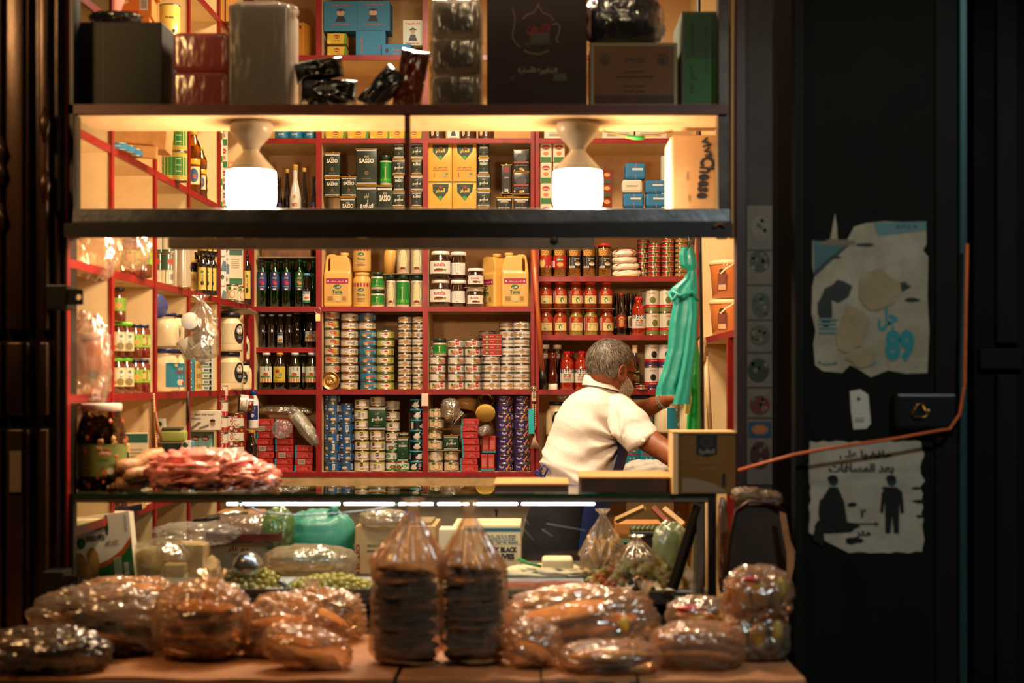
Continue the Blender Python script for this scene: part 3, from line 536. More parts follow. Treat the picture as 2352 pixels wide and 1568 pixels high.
def sqb(lab): return jarT([(0,0),(.040,0),(.0425,.005),(.0425,.055),(.041,.075),(.0425,.095),(.0425,.13),(.034,.145),(.034,.162)],mat('cf9f4f',.35,coat=.3),22,lid=(.0355,.142,.165,'dbae62'),label=(.043,.012,.115,'d9ab5c',d_tema,1.2),name='mayonnaise_bottle',cat='bottle',bname='bottle_body')
T['temab']=sqb(1)
T['oil']=jarT([(0,0),(.036,0),(.039,.006),(.036,.03),(.039,.05),(.036,.07),(.039,.09),(.036,.12),(.030,.14),(.036,.165),(.036,.20),(.018,.235),(.014,.25)],glass('e0b84a',.8,.06),16,lid=(.0165,.248,.268,'d9a53a'),label=(.0392,.05,.12,'ecd8a0',lambda d,H,W_:(d.e(0,H*.5,22,H*.4,'2b5a8a'),d.e(4,H*.45,9,9,'cf4a1a')),.8),inner=lambda q:q.lathe([(0,.004),(.033,.005),(.033,.20),(0,.21)],mat('c9952a',.15,coat=.6),14),inname='cooking_oil',name='oil_bottle',cat='bottle',bname='bottle_body')
# --- boxes
def boxT(w,dp,h,c,deco,name='carton',cat='box',bev=.0015,side=None,top=None,r2=.6):
    b=MB(); b.box(-w/2,w/2,-dp/2,dp/2,0,h,mat(dkc(c,.88),r2),bev)
    l=MB(); d=Dec(l,None,y=-dp/2,off=.0006); deco(d,w*1000,h*1000)
    if side: 
        dd=Dec(l,fn=lambda u,v,o:(w/2+o,u,v)); side(dd,dp*1000,h*1000)
    return Tpl(name,cat,[('box_body',b),('printed_front',l)] if l.v else [('box_body',b)],dp/2,h)
def d_red(d,W_,H): d.r_(-W_/2+1,-W_/2+9,0.5,H-.5,'1f9aa8'); d.r_(-W_/2+10,W_/2-1,H*.08,H*.92,'c42a22'); d.t('تونة لايت',2,H*.5,H*.34,'e8a08a',0,W_*.5); d.e(W_*.3,H*.5,5,H*.25,'8c1414')
def d_red2(d,W_,H): d.r_(-W_*.32,W_*.08,H*.1,H*.9,'c9b0a0'); d.lines(-W_*.12,H*.5,W_*.32,H*.6,4,'6a4a44'); d.t('تونة',W_*.28,H*.5,H*.4,'e8a08a',0,W_*.22)
T['rp1']=boxT(.083,.06,.0302,'b3231c',d_red,'foil_packet','packet',.004); T['rp2']=boxT(.083,.06,.0302,'a51d18',d_red2,'foil_packet','packet',.004)
T['rpv']=boxT(.0325,.06,.08,'b3231c',lambda d,W_,H:(d.r_(-W_/2+.5,W_/2-.5,3,11,'1f9aa8'),d.r_(-W_/2+3,W_/2-3,14,H-12,'c23a2c'),d.lines(0,H*.5,W_*.6,H*.5,8,'e8a08a')),'foil_packet','packet',.004)
T['rflat']=boxT(.088,.06,.0245,'b01a1a',lambda d,W_,H:(d.r_(-W_/2,W_/2,0,2.5,'efe0d0'),d.e(-W_*.27,H*.5,10,H*.36,'1f6a3a'),d.e(-W_*.27,H*.5,6,H*.2,'c9b45a'),d.t('TUNA',0,H*.55,5,'efc9a0',1,18),d.e(W_*.3,H*.55,5,H*.3,'7a6a2a')),'flat_tin','tin')
def d_tea(d,W_,H): d.t('شاي العروسة',0,H*.88,8,'c4541e',2,W_*.6); d.e(0,H*.6,W_*.12,H*.1,'c9a58a'); d.p([(-W_*.16,H*.7),(0,H*.76),(W_*.16,H*.7),(0,H*.66)],'141a2a'); d.p([(-W_*.15,H*.32),(W_*.15,H*.32),(W_*.08,H*.52),(-W_*.08,H*.52)],'141a2a'); d.t('ALAROSA TEA',0,H*.22,6,'c4541e',2,W_*.55)
T['teab']=boxT(.156,.12,.140,'2a7aa8',d_tea,'tea_carton'); T['teab2']=boxT(.138,.12,.124,'2a86b8',lambda d,W_,H:(d.t('ALAROSA TEA',-W_*.3,H*.45,8,'c4541e',2,H*.6,rot=PI/2),d.t('شاي',W_*.3,H*.4,9,'c4541e',2,20)),'tea_carton')
T['teal']=boxT(.136,.09,.059,'2488c0',lambda d,W_,H:(d.e(-W_*.32,H*.5,9,11,'141a2a'),d.t('العروسة',W_*.05,H*.6,10,'d9501e',2,50),d.t('ALAROSA TEA',W_*.05,H*.25,6,'d9501e',1,50),d.e(W_*.37,H*.5,9,12,'b9dcec')),'tea_box')
T['lipt']=boxT(.147,.09,.0605,'d9b21e',lambda d,W_,H:(d.e(0,H*.66,22,11,'b3161a'),d.t('Lipton',0,H*.66,8,'f4e9b0',2,32),d.r_(-W_*.5,-W_*.3,0,H*.35,'e9cf5a'),d.p([(W_*.36,0),(W_*.5,0),(W_*.5,H),(W_*.42,H)],'3f9a3a'),d.t('YELLOW LABEL',0,H*.3,6,'8a5a14',1,50)),'tea_box')
T['teaw']=boxT(.093,.06,.124,'ece6da',lambda d,W_,H:(d.r_(-W_*.4,W_*.4,H*.1,H*.78,'d9e4e0'),d.t('شاي العروسة',0,H*.87,8,'c4341e',2,W_*.75),d.p([(-20,H*.62),(0,H*.70),(20,H*.62),(0,H*.56)],'14141c'),d.e(0,H*.52,10,12,'c9a58a'),d.p([(-20,H*.18),(20,H*.18),(11,H*.42),(-11,H*.42)],'14141c'),d.t('FAMOUS TEA',0,H*.07,6,'c4341e',2,W_*.7)),'tea_box')
T['yelb']=boxT(.062,.12,.158,'d38a2a',lambda d,W_,H:(d.t('زيتون',0,H*.5,8,'e9c98a',1,H*.3,rot=PI/2),d.e(W_*.2,H*.86,6,8,'8a2a3a'),d.r_(-W_*.4,-W_*.1,H*.84,H*.93,'e6dcc8')),'carton',side=lambda d,W_,H:None)
T['orb']=boxT(.14,.12,.075,'d9822a',lambda d,W_,H:(d.e(-W_*.15,H*.6,18,8,'e9d6a0'),d.bar(W_*.32,H*.5,26,H*.5),d.r_(-W_*.45,W_*.2,H*.1,H*.2,'b3401a')),'carton')
def d_val(d,W_,H): d.r_(-W_*.2,W_*.38,H*.55,H*.85,'7a2414'); d.t('VALUE PACK',W_*.09,H*.7,8,'f0dcc8',2,W_*.45); d.lines(0,H*.25,W_*.7,H*.2,3,'8a8478')
T['val']=boxT(.146,.12,.10,'e6e0d2',d_val,'carton'); T['val2']=boxT(.146,.12,.10,'e6e0d2',lambda d,W_,H:(d.r_(-W_*.25,W_*.38,H*.55,H*.85,'7a2414'),d.t('صودا النوفير',W_*.07,H*.7,9,'f0dcc8',2,W_*.5),d.lines(0,H*.25,W_*.7,H*.2,3,'8a8478')),'carton')
T['bluep']=boxT(.106,.08,.064,'1a7ab8',lambda d,W_,H:(d.r_(-W_*.15,W_*.35,H*.55,H*.68,'e6e6e0'),d.r_(-1,1,0,H*.3,'d9822a'),d.r_(1,3,H*.7,H,'d9822a')),'soap_packet','packet',.012); T['whitep']=boxT(.106,.08,.062,'e6e2d4',lambda d,W_,H:(d.lines(0,H*.5,W_*.6,H*.2,2,'b8b4a4'),),'soap_packet','packet',.014)
T['cofp']=boxT(.056,.05,.095,'e9dcc4',lambda d,W_,H:(d.e(0,H*.75,18,11,'b3161a'),d.t('بن العميد',0,H*.75,6,'f4e9d0',2,26),d.r_(-W_*.45,W_*.45,H*.03,H*.28,'2f7a33'),d.e(0,H*.45,12,9,'d9822a')),'coffee_packet','packet',.004)
T['nescb']=boxT(.05,.05,.062,'8a1f14',lambda d,W_,H:(d.e(0,H*.7,15,10,'e0b060'),d.r_(-20,20,6,18,GRN)),'seasoning_packet','packet',.003)
T['greyp']=boxT(.06,.05,.10,'c9d6d0',lambda d,W_,H:(d.r_(-20,20,20,60,'8fbf9a'),),'packet','packet')
T['bbx']=boxT(.046,.05,.032,'3aa8cf',lambda d,W_,H:(d.e(0,H*.5,9,8,'1a6a9a'),d.e(0,H*.5,5,5,'e6e6e0')),'ointment_box','box',.001)
T['cbx']=boxT(.046,.05,.040,'d9c07a',lambda d,W_,H:(d.e(-4,H*.5,9,9,'b8955a'),d.lines(8,H*.5,16,H*.5,3,'8a6a30')),'ointment_box','box',.001)
T['cowx']=boxT(.058,.05,.0235,'dfe6e0',lambda d,W_,H:(d.r_(-W_/2,W_/2,0,4,'3f9a3a'),d.t('lacow',-4,H*.6,9,'1a3a8a',2,26),d.e(20,H*.5,7,8,'15151a')),'cheese_box','box',.001)
T['kraft']=boxT(.088,.08,.046,'e0b46a',lambda d,W_,H:(d.p([(-W_*.5,0),(W_*.5,0),(W_*.5,H*.45),(0,H*.3),(-W_*.5,H*.45)],'141c3c'),d.e(6,H*.68,20,9,'b3161a'),d.e(6,H*.68,17,6.5,'f4e9d0'),d.t('كرافت',6,H*.68,7,'14307a',2,24)),'cheese_tub','tub',.004)
T['ovalt']=boxT(.062,.06,.105,'3f9a4a',lambda d,W_,H:(d.r_(-W_*.5,W_*.5,H*.45,H,'8fcfc8'),d.e(0,H*.78,18,10,'b3161a'),d.t('Milk',0,H*.78,8,'f4efe2',2,22),d.e(0,H*.25,16,12,'5ab0c8')),'milk_carton','carton')
T['oatb']=boxT(.04,.04,.13,'e4e0d0',lambda d,W_,H:(d.e(0,H*.88,12,8,'1f5a33'),d.r_(-W_*.5,W_*.5,0,H*.5,'2a8fc0'),d.e(0,H*.4,12,22,'c98a4c')),'milk_carton','carton')
T['redmilk']=boxT(.055,.05,.126,'efe4d8',lambda d,W_,H:(d.r_(-W_*.5,-W_*.2,0,H,'c4161c'),d.e(6,H*.8,10,10,'1f5a33'),d.p([(-6,0),(W_*.5,0),(W_*.5,H*.3),(10,H*.36)],'5a7a8a'),d.t('قشطة',8,H*.5,7,'b3161a',2,22)),'powder_pack','packet')
T['quaker']=boxT(.075,.07,.15,'d9cfae',lambda d,W_,H:(d.r_(-W_*.5,W_*.5,0,H*.16,GRN),d.r_(-W_*.5,W_*.5,H*.84,H,'1f5a4a'),d.lines(0,H*.6,W_*.6,H*.3,5,'a89a78')),'oat_box')
T['darkblack']=botT(.030,.245,'0c0806',(.0304,.03,.17,'d9bf5a',lambda d,H,W_:(d.e(0,H*.8,8,8,'2f7a33'),d.e(0,H*.3,9,14,'15100c'),d.t('دبس التمر',0,H*.55,8,'4a2a14',2,H*.3,rot=PI/2)),.8),'1a100a',name='syrup_bottle',sh=.72,nk=.45,nh=.88)
T['coffeej']=jarT(chprof(.04,.17),mat('120a06',.1,coat=1),20,lid=(.036,.15,.172,'c79a45'),label=(.0404,.02,.11,'e0c06a',lambda d,H,W_:(d.e(0,H*.5,20,H*.4,'b8862a'),d.t('GOLD',0,H*.6,12,'3a1a0a',2,30)),.9),name='coffee_jar')
T['metalcan']=tinT('2f5a3a',lambda d,k,h:(d.r_(-60,60,h*.1,h*.5,'e6dcc0'),d.bar(0,h*.3,18,30),d.e(0,h*.75,16,12,'b3401a')),r=.042,h=.125,name='food_tin')
T['silvercan']=tinT('b8a888',lambda d,k,h:(d.e(0,h*.4,16,14,'14141a'),d.t('OIL',0,h*.42,8,'e6dcc0',2,16)),r=.032,h=.19,name='food_tin',body='d9c49a')
T['gyt']=tinT([(0,.16,'c9b24a'),(.16,.84,'2f8a3a'),(.84,1,'c9b24a')],lambda d,k,h:(d.lines(0,h*.5,26,h*.55,8,'cfe0a0'),d.r_(20,40,h*.1,h*.9,'e6cf7a')),r=.037,h=.108,name='vegetable_tin')
# ================================================================ the room
CREAMW=mat('dcbc8c',.7,c2='cca878',sc=3,bump=.15,bs=90); SHELFIN=mat('e2c898',.6,c2='d6b884',sc=4); REDP=mat('8c0b09',.42,c2='6e0807',sc=14,coat=.1,bump=.1,bs=80)
CONC=mat('3a3632',.8,c2='2a2724',sc=2,bump=.3,bs=30)
m=MB(); m.box(-3.2,3.6,-2,9,-.1,0,CONC); struct('floor',m)
m=MB(); m.box(-1.72,1.12,4.0,7.1,3.60,3.66,mat('cfc4ae',.8)); struct('ceiling',m)
m=MB(); m.box(-1.70,-1.63,3.97,7.05,0,3.6,CREAMW); struct('wall_left',m)
m=MB(); m.box(1.05,1.12,4.02,7.05,0,3.6,CREAMW); struct('wall_right',m)
m=MB(); m.box(-1.70,1.12,6.96,7.05,0,3.6,CREAMW); struct('wall_back',m)
FAC=mat('1c1712',.6,c2='120f0c',sc=3,bump=.3,bs=40)
m=MB(); m.box(-3.2,-1.535,4.05,4.25,0,4,FAC); m.box(-1.535,-1.34,4.05,4.1,0,4,FAC); struct('wall_front_left',m)
m=MB(); m.box(.70,3.6,4.05,4.25,0,4,FAC); struct('wall_front_right',m)
m=MB(); m.box(-1.53,.72,4.02,4.2,2.98,4,FAC); struct('wall_front',m)
# ---- shelving
YF=6.58; ZS=[Z(y,6.6) for y in (1083,895,705,515,320,130,-60)]   # shelf tops, bottom to top
Zr={635:Z(636,6.6),770:Z(770,6.6)}
bt=.020
def board(m,x0,x1,y0,y1,z,front='y'):
    """shelf board, top at z, its front edge painted red"""
    m.box(x0,x1,y0+.002,y1,z-bt,z,SHELFIN)
    if front=='y': m.box(x0,x1,y0-.006,y0+.002,z-bt-.002,z+.001,REDP)
u=thing('shelving_unit','red edged built-in shelving covering the back wall of the shop','shelving',(X(735,6.6),YF,0))
def up(px0,px1,name='upright',z0=0.0,z1=3.58):
    m=MB(); m.box(X(px0,6.6),X(px1,6.6),YF,6.955,z0,z1,SHELFIN); m.box(X(px0,6.6),X(px1,6.6),YF-.008,YF,z0 if z0>0 else ZS[0]-.02,z1,REDP); return part(name,m,u,local=False)
up(572,586); up(728,741); up(972,984); up(1219,1228); up(1229.5,1238); up(1598,1606)
cells=[(586,728),(741,972),(984,1219)]
for a,b in cells:
    for z in ZS: m=MB(); board(m,X(a,6.6),X(b,6.6),YF,6.95,z); part('shelf_board',m,u,local=False)
for z in (ZS[0],ZS[1],Zr[770],Zr[635],ZS[3],ZS[4],ZS[5]): m=MB(); board(m,X(1238,6.6),X(1598,6.6),YF,6.95,z); part('shelf_board',m,u,local=False)
m=MB(); board(m,X(586,6.6),X(728,6.6),YF+.05,6.95,Z(798,6.6)); part('shelf_board',m,u,local=False)
m=MB(); m.box(X(572,6.6),X(1606,6.6),6.945,6.958,.0,3.58,mat('dcb482',.75,c2='cca06c',sc=5,bump=.1)); part('back_panel',m,u,local=False)
m=MB(); m.box(X(586,6.6),X(1598,6.6),YF-.002,YF+.02,Z(1123,6.6),ZS[0]-bt-.001,mat('b89a6c',.75,c2='9a7c50',sc=9,bump=.1))
d=Dec(m,None,y=YF-.002,off=.0004,ou=X(655,6.6)*1000,ov=Z(1108,6.6)*1000); d.t('مخبز البركة',0,8,14,mat('8f7048',.8),0,110); d.t('2412',-20,-12,9,mat('8f7048',.8),0,60)
part('plinth_board',m,u,local=False)
# cabinet under the back shelves
u2=thing('base_cabinet','low pale cabinet with keyhole below the back wall shelves','cabinet',(X(900,6.5),6.5,0))
m=MB(); m.box(X(586,6.6),X(1225,6.6),6.42,6.55,0,Z(1125,6.5)-.03,mat('8f8270',.7,c2='7a6e5e',sc=5)); part('cabinet_body',m,u2,local=False)
m=MB(); m.box(X(580,6.6),X(1228,6.6),6.38,6.56,Z(1125,6.5)-.03,Z(1125,6.5),mat('6a6258',.45,c2='57504a',sc=8)); part('cabinet_top',m,u2,local=False)
m=MB(); m.ball((X(1140,6.42),6.418,Z(1172,6.42)),(.009,.003,.009),'14120f'); m.box(X(1140,6.42)-.004,X(1140,6.42)+.004,6.414,6.42,Z(1172,6.42)-.022,Z(1172,6.42),'14120f'); part('keyhole_plate',m,u2,local=False)
# left wall unit: opening faces +x
XL=-1.333
u3=thing('shelving_unit','red edged built-in shelving running along the left wall','shelving',(XL,5.4,0))
dv=[XL*F/(px-CX) for px in (252,352,430,500,560)]
for i,y in enumerate([3.99]+dv):
    m=MB(); m.box(-1.625,XL,y,y+.018,0,3.58,SHELFIN); m.box(XL,XL+.008,y-.004,y+.022,0,3.58,REDP); part('upright',m,u3,local=False)
ys=[4.008]+dv+[YF-.01]
for i in range(len(ys)-1):
    for z in ZS: 
        m=MB(); y0=ys[i]+.018 if i else ys[0]; m.box(-1.625,XL,y0,ys[i+1]-.0005,z-bt,z,SHELFIN); m.box(XL-.002,XL+.006,y0+.004,ys[i+1]-.005,z-bt-.002,z+.002,REDP); part('shelf_board',m,u3,local=False)
# right wall unit
XR=.735
u4=thing('shelving_unit','short red edged shelf fixed to the right wall behind the buckets','shelving',(XR+.1,5.8,0))
zr=1.79
m=MB(); m.box(XR,1.045,5.02,6.55,zr-bt,zr,SHELFIN); m.box(XR-.006,XR,5.02,6.55,zr-bt-.003,zr+.003,REDP); part('shelf_board',m,u4,local=False)
m=MB(); m.box(XR,1.045,5.02,5.04,.0,3.55,SHELFIN); m.box(XR-.008,XR,5.015,5.045,zr,3.55,REDP); part('upright',m,u4,local=False)
m=MB(); m.box(XR-.008,XR+.03,5.50,5.54,0,zr-bt,REDP); part('upright',m,u4,local=False)
m=MB(); m.box(1.0,1.045,5.04,6.55,0,3.5,mat('d8b27c',.7,c2='c79c62',sc=4)); part('back_panel',m,u4,local=False)
m=MB(); m.box(XR,1.045,6.55,6.575,0,3.5,SHELFIN); part('upright',m,u4,local=False)
# ceiling lamp that lights the upper shelves
u=thing('ceiling_lamp','square milky ceiling lamp inside the shop above the window','ceiling lamp',(-.35,5.15,3.52))
m=MB(); m.box(-.62,-.08,4.68,5.62,3.545,3.598,mat('d8d4cc',.5),.01); part('housing',m,u,local=False)
m=MB(); m.box(-.60,-.10,4.70,5.60,3.535,3.546,glow('ffd9a0',6)); part('diffuser',m,u,local=False)
# ================================================================ goods on the back wall
def G(k,px,zb,label,group=None,dy=0,rz=0,D=6.6,**kw):
    t=T[k]; D0=D+t.r+dy; return t.put((X(px,D0-t.r),D0,zb+.0005),rz,label,group,**kw)
z0,z1,z2,z3,z4,z5,_=ZS
# row 5 (bottom), blue hummus tins etc.
stack(T['pucktin'],761,z0,8,'blue and cream tin','left stack of blue tins','blue and cream tins on the bottom shelf')
stack(T['pucktin'],793,z0,7,'blue and cream tin','right stack of blue tins','blue and cream tins on the bottom shelf',dy=.01)
stack(T['cream'],829,z0,7,'cream coloured tin','tall stack right of the blue tins','cream tins on the bottom shelf')
z=stack(T['cream'],865,z0,4,'cream coloured tin','stack beneath the green oil tin','cream tins on the bottom shelf')
G('sasso_g',866,z,'large dark green oil tin standing on the cream tins'); G('cream',865,z+.108,'cream coloured tin on top of the large green oil tin','cream tins on the bottom shelf',dy=.01)
z=stack(T['luna'],900,z0,3,'white tin with green logo','short stack under four cream tins','white and green tins on the bottom shelf',dy=.03)
for i in range(4): T['cream'].put((X(900,6.64),6.67,z+i*T['cream'].h+.001*i),rnd.choice([0,.4,-.3]),f'cream coloured tin, {pos(i,4)} of four on the green logo tins','cream tins on the bottom shelf')
G('luna',923,z0,'white tin with green logo supporting small oil tin',dy=-.004); G('sasso_g2',925,z0+.0455,'small upright dark green oil tin beside black tubs',dy=0); G('sasso_k',927,z0+.158,'small dark oil tin atop another, left of black tubs',sc=(1,1,.32))
stack(T['tub'],957,z0,7,'black tub with teal lid','stack against the red upright','black tubs on the bottom shelf',dy=.005)
z=stack(T['halk'],1000,z0,2,'cream tin with green lettering','left stack at shelf bottom','cream halva tins'); 
G('sasso_g3',1036,z0+.0975,'short dark green oil tin on the cream halva tins'); stack(T['halk'],1036,z0,2,'cream tin with green lettering','right stack, under the green oil tin','cream halva tins')
def sheet(x0,x1,z,label,y0=6.6,y1=6.7,c='9a8462',curl=.002):
    m=MB(); n=10; vs=[];fs=[]
    for j in (0,1):
        for i in range(n+1):
            f=i/n; zz=curl*math.sin(f*9+z*50)
            vs+=[(X(x0+(x1-x0)*f,6.6),y0-.006+.004*math.sin(f*13),z+zz*(.3)+j*.0016),(X(x0+(x1-x0)*f,6.6),y1,z+j*.0016)]
    for j in (0,1):
        for i in range(n): a=j*2*(n+1)+2*i; fs.append((a,a+2,a+3,a+1))
    o=2*(n+1)
    for i in range(n): fs+= [(2*i,2*i+2,2*i+2+o,2*i+o)]
    fs+=[(0,1,1+o,o),(2*n,2*n+1,2*n+1+o,2*n+o)]
    m.add(vs,fs,mat(c,.8)); return one('cardboard_sheet',m,label,'cardboard')
sheet(984,1056,z0+.0973,'thin cardboard sheet between halva tins, lower one'); 
for i in range(2): G('halk',998,z0+.0995+i*.0483,f'cream tin with green lettering on lower cardboard sheet, {"upper" if i else "lower"}','cream halva tins')
sheet(984,1056,z0+.1965,'thin cardboard sheet between halva tins, upper one')
for i in range(2): G('halk',1001,z0+.1985+i*.0483,f'cream tin with green lettering on upper cardboard sheet, {"upper" if i else "lower"}','cream halva tins')
# red packets
zz=z0
for i in range(8):
    T['rp1'].put((X(1079+(3 if i in(2,3) else -3*(i<2)),6.6)+rnd.uniform(-.003,.003),6.632,z0+.0005+i*.0307),rnd.uniform(-.06,.06),f'red foil packet, {pos(i,8)} in the stack left of yellow lid','red foil packets')
for i in range(2):
    for j in range(2): T['rpv'].put((X(1112+16*j+3*i,6.6),6.633,z0+.001+i*.084),0,f'red foil packet standing upright, {"upper" if i else "lower"} {"right" if j else "left"} of four','upright red packets')
for ci,(px,n) in enumerate(((607,8),(651,8),(697,4))):
    for i in range(n): T['rp2' if (i+ci)%3==0 else 'rp1'].put((X(px,6.6)+rnd.uniform(-.004,.004),6.632,z0+.0005+i*.0306),rnd.uniform(-.05,.05),f'red foil packet, {pos(i,n)} in the {("left","middle","right")[ci]} stack under plastic packets','red foil packets in the corner cell')
n=9
stack(T['trova'],1159,z0,9,'purple tuna tin','left stack of purple tins','purple tuna tins',rots=[0,3.14,.15,3.2,.3,0,2.9,.4,.1])
stack(T['trova'],1199,z0,9,'purple tuna tin','right stack of purple tins','purple tuna tins',rots=[3.0,0,.2,3.14,0,.3,2.8,0,3.1])
# upside-down jar with yellow lid, tape roll, cards
t=thing('plastic_jar','empty clear plastic jar tipped forward with yellow lid','jar',(X(1115,6.62),6.64,Z(975,6.62)))
m=MB(); M_=Matrix.Translation((X(1115,6.60),6.615,Z(946,6.60)))@Matrix.Rotation(R(-58),4,'X')@Matrix.Scale(.95,4)
m.lathe([(.040,0),(.048,.02),(.048,.12),(.036,.14),(0,.142)],glass('e6d9bf',.9,.05),20,M=M_); part('jar_body',m,t,local=False)
m=MB(); M2=M_@Matrix.Translation((0,0,-.022)); m.lathe([(0,0),(.045,0),(.0465,.002),(.0465,.022),(0,.022)],mat('d0a850',.5),24,M=M2)
for i in range(40): a=2*PI*i/40; m.box(-.0009,.0009,.046,.0475,.003,.02,mat('d0a850',.5),M=M2@Matrix.Rotation(a,4,'Z'))
part('lid',m,t,local=False)
m=MB(); M_=Matrix.Translation((X(1067,6.64),6.68,Z(945,6.64)))@Matrix.Rotation(R(7),4,'Y')@Matrix.Rotation(R(-16),4,'X'); r1,r2=.054,.040
m.lathe([(r2,0),(r1,0),(r1,.062),(r2,.062)],mat('b08448',.35,coat=.5),28,M=M_); m.lathe([(r2,.062),(r2,0)],mat('7a5428',.8),28,M=M_)
for rr in (.043,.046,.049,.052): m.lathe([(rr,.0625),(rr+.0008,.0625)],mat('8a6230',.6),28,M=M_)
one('tape_roll',m,'wide roll of brown parcel tape resting above the tins','tape')
m=MB(); 
for i in range(7): m.box(-.0016,.0016,-.012,.0,-.0,.085,'efe6d2' if i%2==0 else '6a6052',M=Matrix.Translation((X(1036,6.59),6.592,Z(978,6.59)))@Matrix.Rotation(R(24+i*3.2),4,'Y'))
one('card_bundle',m,'small fan of white cards leaning over the green oil tin','cards')
# plastic wrapped goods on the red packets
def crumple(px,py,D,w,h,dp,seed,amp=.25,f=3.0,nu=36,nv=24,M=None,flat=None):
    """crinkled closed bag as vertices"""
    c=P(px,py,D) if px is not None else Vector((0,0,0)); vs=[];fs=[]
    for j in range(nv+1):
        t=PI*j/nv
        for i in range(nu):
            a=2*PI*i/nu; d=Vector((math.sin(t)*math.cos(a),math.sin(t)*math.sin(a),-math.cos(t)))
            q=d*f+Vector((seed*7.3,seed*1.7,seed)); k=1+amp*(1-2.2*abs(noise.noise(q)))*.8+amp*.35*noise.noise(q*2.7)
            if nu>=50: k+=amp*1.0*(.30-abs(noise.noise(Vector((q.x*2.3,q.y*2.3,q.z*.9+seed)))))
            e=.8; sx=math.copysign(abs(d.x)**e,d.x); sz=math.copysign(abs(d.z)**e,d.z)
            v=Vector((sx*w/2*k,d.y*dp/2*k,sz*h/2*k))
            if flat is not None: v.z=max(v.z,flat)
            if M: v=M@v
            vs.append(c+v)
    for j in range(nv):
        for i in range(nu): a=j*nu+i;b=j*nu+(i+1)%nu; fs.append((a,b,b+nu,a+nu))
    return vs,fs
FILM=film(); 
m=MB(); v,f=crumple(653,943,6.66,.255,.05,.10,1.3,.2,3.2,flat=-.020,M=Matrix.Rotation(R(2),3,'Y')); m.add(v,f,film('d8c79a',.35,.5,.15),True)
one('plastic_packet',m,'flat crinkled plastic packet lying over the red foil packets','packet')
t=thing('glue_tube','clear packet with a white tube and green cap slanting down','packet',tuple(P(700,985,6.6)))
M_=Matrix.Translation(P(700,980,6.585))@Matrix.Rotation(R(-38),4,'Y')
m=MB(); m.lathe([(.003,-.085),(.012,-.075),(.016,.0),(.02,.06),(.012,.075),(0,.078)],mat('b8bcae',.3,coat=.6),14,M=M_); part('tube_body',m,t,local=False)
m=MB(); m.lathe([(0,-.108),(.013,-.106),(.014,-.084),(0,-.083)],mat('3f9a6a',.35,coat=.4),14,M=M_); part('cap',m,t,local=False)
m=MB(); m.box(-.03,.03,.006,.012,-.09,.08,mat('c9b47a',.4,c2='7a8a5a',sc=30),M=M_); part('backing_card',m,t,local=False)
m=MB(); v,f=crumple(None,0,0,.06,.20,.045,4,.3); m.add([M_@q for q in v],f,FILM,True); part('plastic_wrap',m,t,local=False)
m=MB(); v,f=crumple(648,985,6.575,.085,.075,.03,5,.25); m.add(v,f,FILM,True); one('plastic_wrap',m,'crinkled clear plastic loop over the middle red packets','plastic')
m=MB(); v,f=crumple(1112,988,6.585,.055,.038,.04,6,.3,M=Matrix.Rotation(R(-30),3,'Y')); m.add(v,f,film('d8d0c8',.45,.5),True); one('plastic_packet',m,'small crumpled clear packet lying under the yellow lid','packet')
m=MB(); v,f=crumple(1034,938,6.585,.075,.08,.05,7,.35,4); m.add(v,f,film('efe4d0',.2,.5),True); one('plastic_bag',m,'small crumpled clear bag hanging over the halva tins','bag')
# milk bottle standing at the corner
t=jarT([(0,0),(.022,0),(.0235,.005),(.0235,.125),(.014,.15),(.014,.158)],mat('e6e2da',.35,coat=.3),18,lid=(.016,.152,.172,'14408a'),label=(.0239,.04,.105,'14307a',lambda d,H,W_:(d.r_(-12,12,H*.7,H*.9,'e6e2da'),d.e(0,H*.3,8,9,'e6e2da'),d.t('Almarai',0,H*.6,4,'e6e2da',1,16)),1.2),name='milk_bottle',cat='bottle',bname='bottle_body')
t.put((X(579,6.45),6.48,z0+.205),0,'small blue and white milk bottle on a cardboard ledge in the corner')
m=MB(); m.box(X(560,6.45),X(606,6.45),6.44,6.53,z0+.197,z0+.204,mat('7a684c',.8)); one('cardboard_ledge',m,'folded cardboard ledge under the milk bottle','cardboard')
# row 4: cells A to C
zA=Z(798,6.6)
for i,px in enumerate((601,622,643,662)): G('colab2' if i==2 else 'colab',px,zA,f'dark glass soda bottle, {("leftmost","second from left","third from left","rightmost")[i]} of four in a row','dark soda bottles on the thin middle board',dy=.06)
G('emptyb',680,zA,'clear empty bottle right of the dark soda bottles',dy=.06); G('emptyb2',712,zA,'clear bottle with fruit label beside the key ring',dy=.06); G('emptyb',697,zA,'clear bottle standing behind two empty bottles',dy=.13)
for i,(px,k) in enumerate(((609,'pickb'),(640,'darkb'),(675,'pickb'),(714,'pickb'))): G(k,px,z1,('pickle bottle at the left end below the soda bottles','dark vinegar bottle with yellow label between pickle bottles','pickle bottle in the middle below the empty bottles','pickle bottle at the right end beside the red upright')[i],'pickle bottles' if k=='pickb' else None)
G('pickb',694,z1,'pickle bottle standing behind the front pickle bottles',dy=.07)
W='on the sardine shelf'
stack(T['veg'],760,z1+.078,7,'orange vegetable tin','stack beside the red upright','orange vegetable tins')
t=T['gwaizi']; M_=None
m=MB(); r=.0415; m.lathe([(0,.0),(r*.3,.0),(r*.32,.0006),(r*.6,.0006),(r*.62,-.001),(r*.78,-.001),(r*.8,.001),(r*.93,.001),(r*.95,.003),(r,.003),(r,-.003),(r*.98,-.036),(0,-.036)],mtin('c9a060'),28); m.box(-.006,.006,-.002,.012,.001,.003,mtin(GOLD)); m.lathe([(.006,.001),(.010,.001),(.010,.0028),(.006,.0028)],mtin('d9b877'),12,M=Matrix.Translation((0,-.008,.0005)))
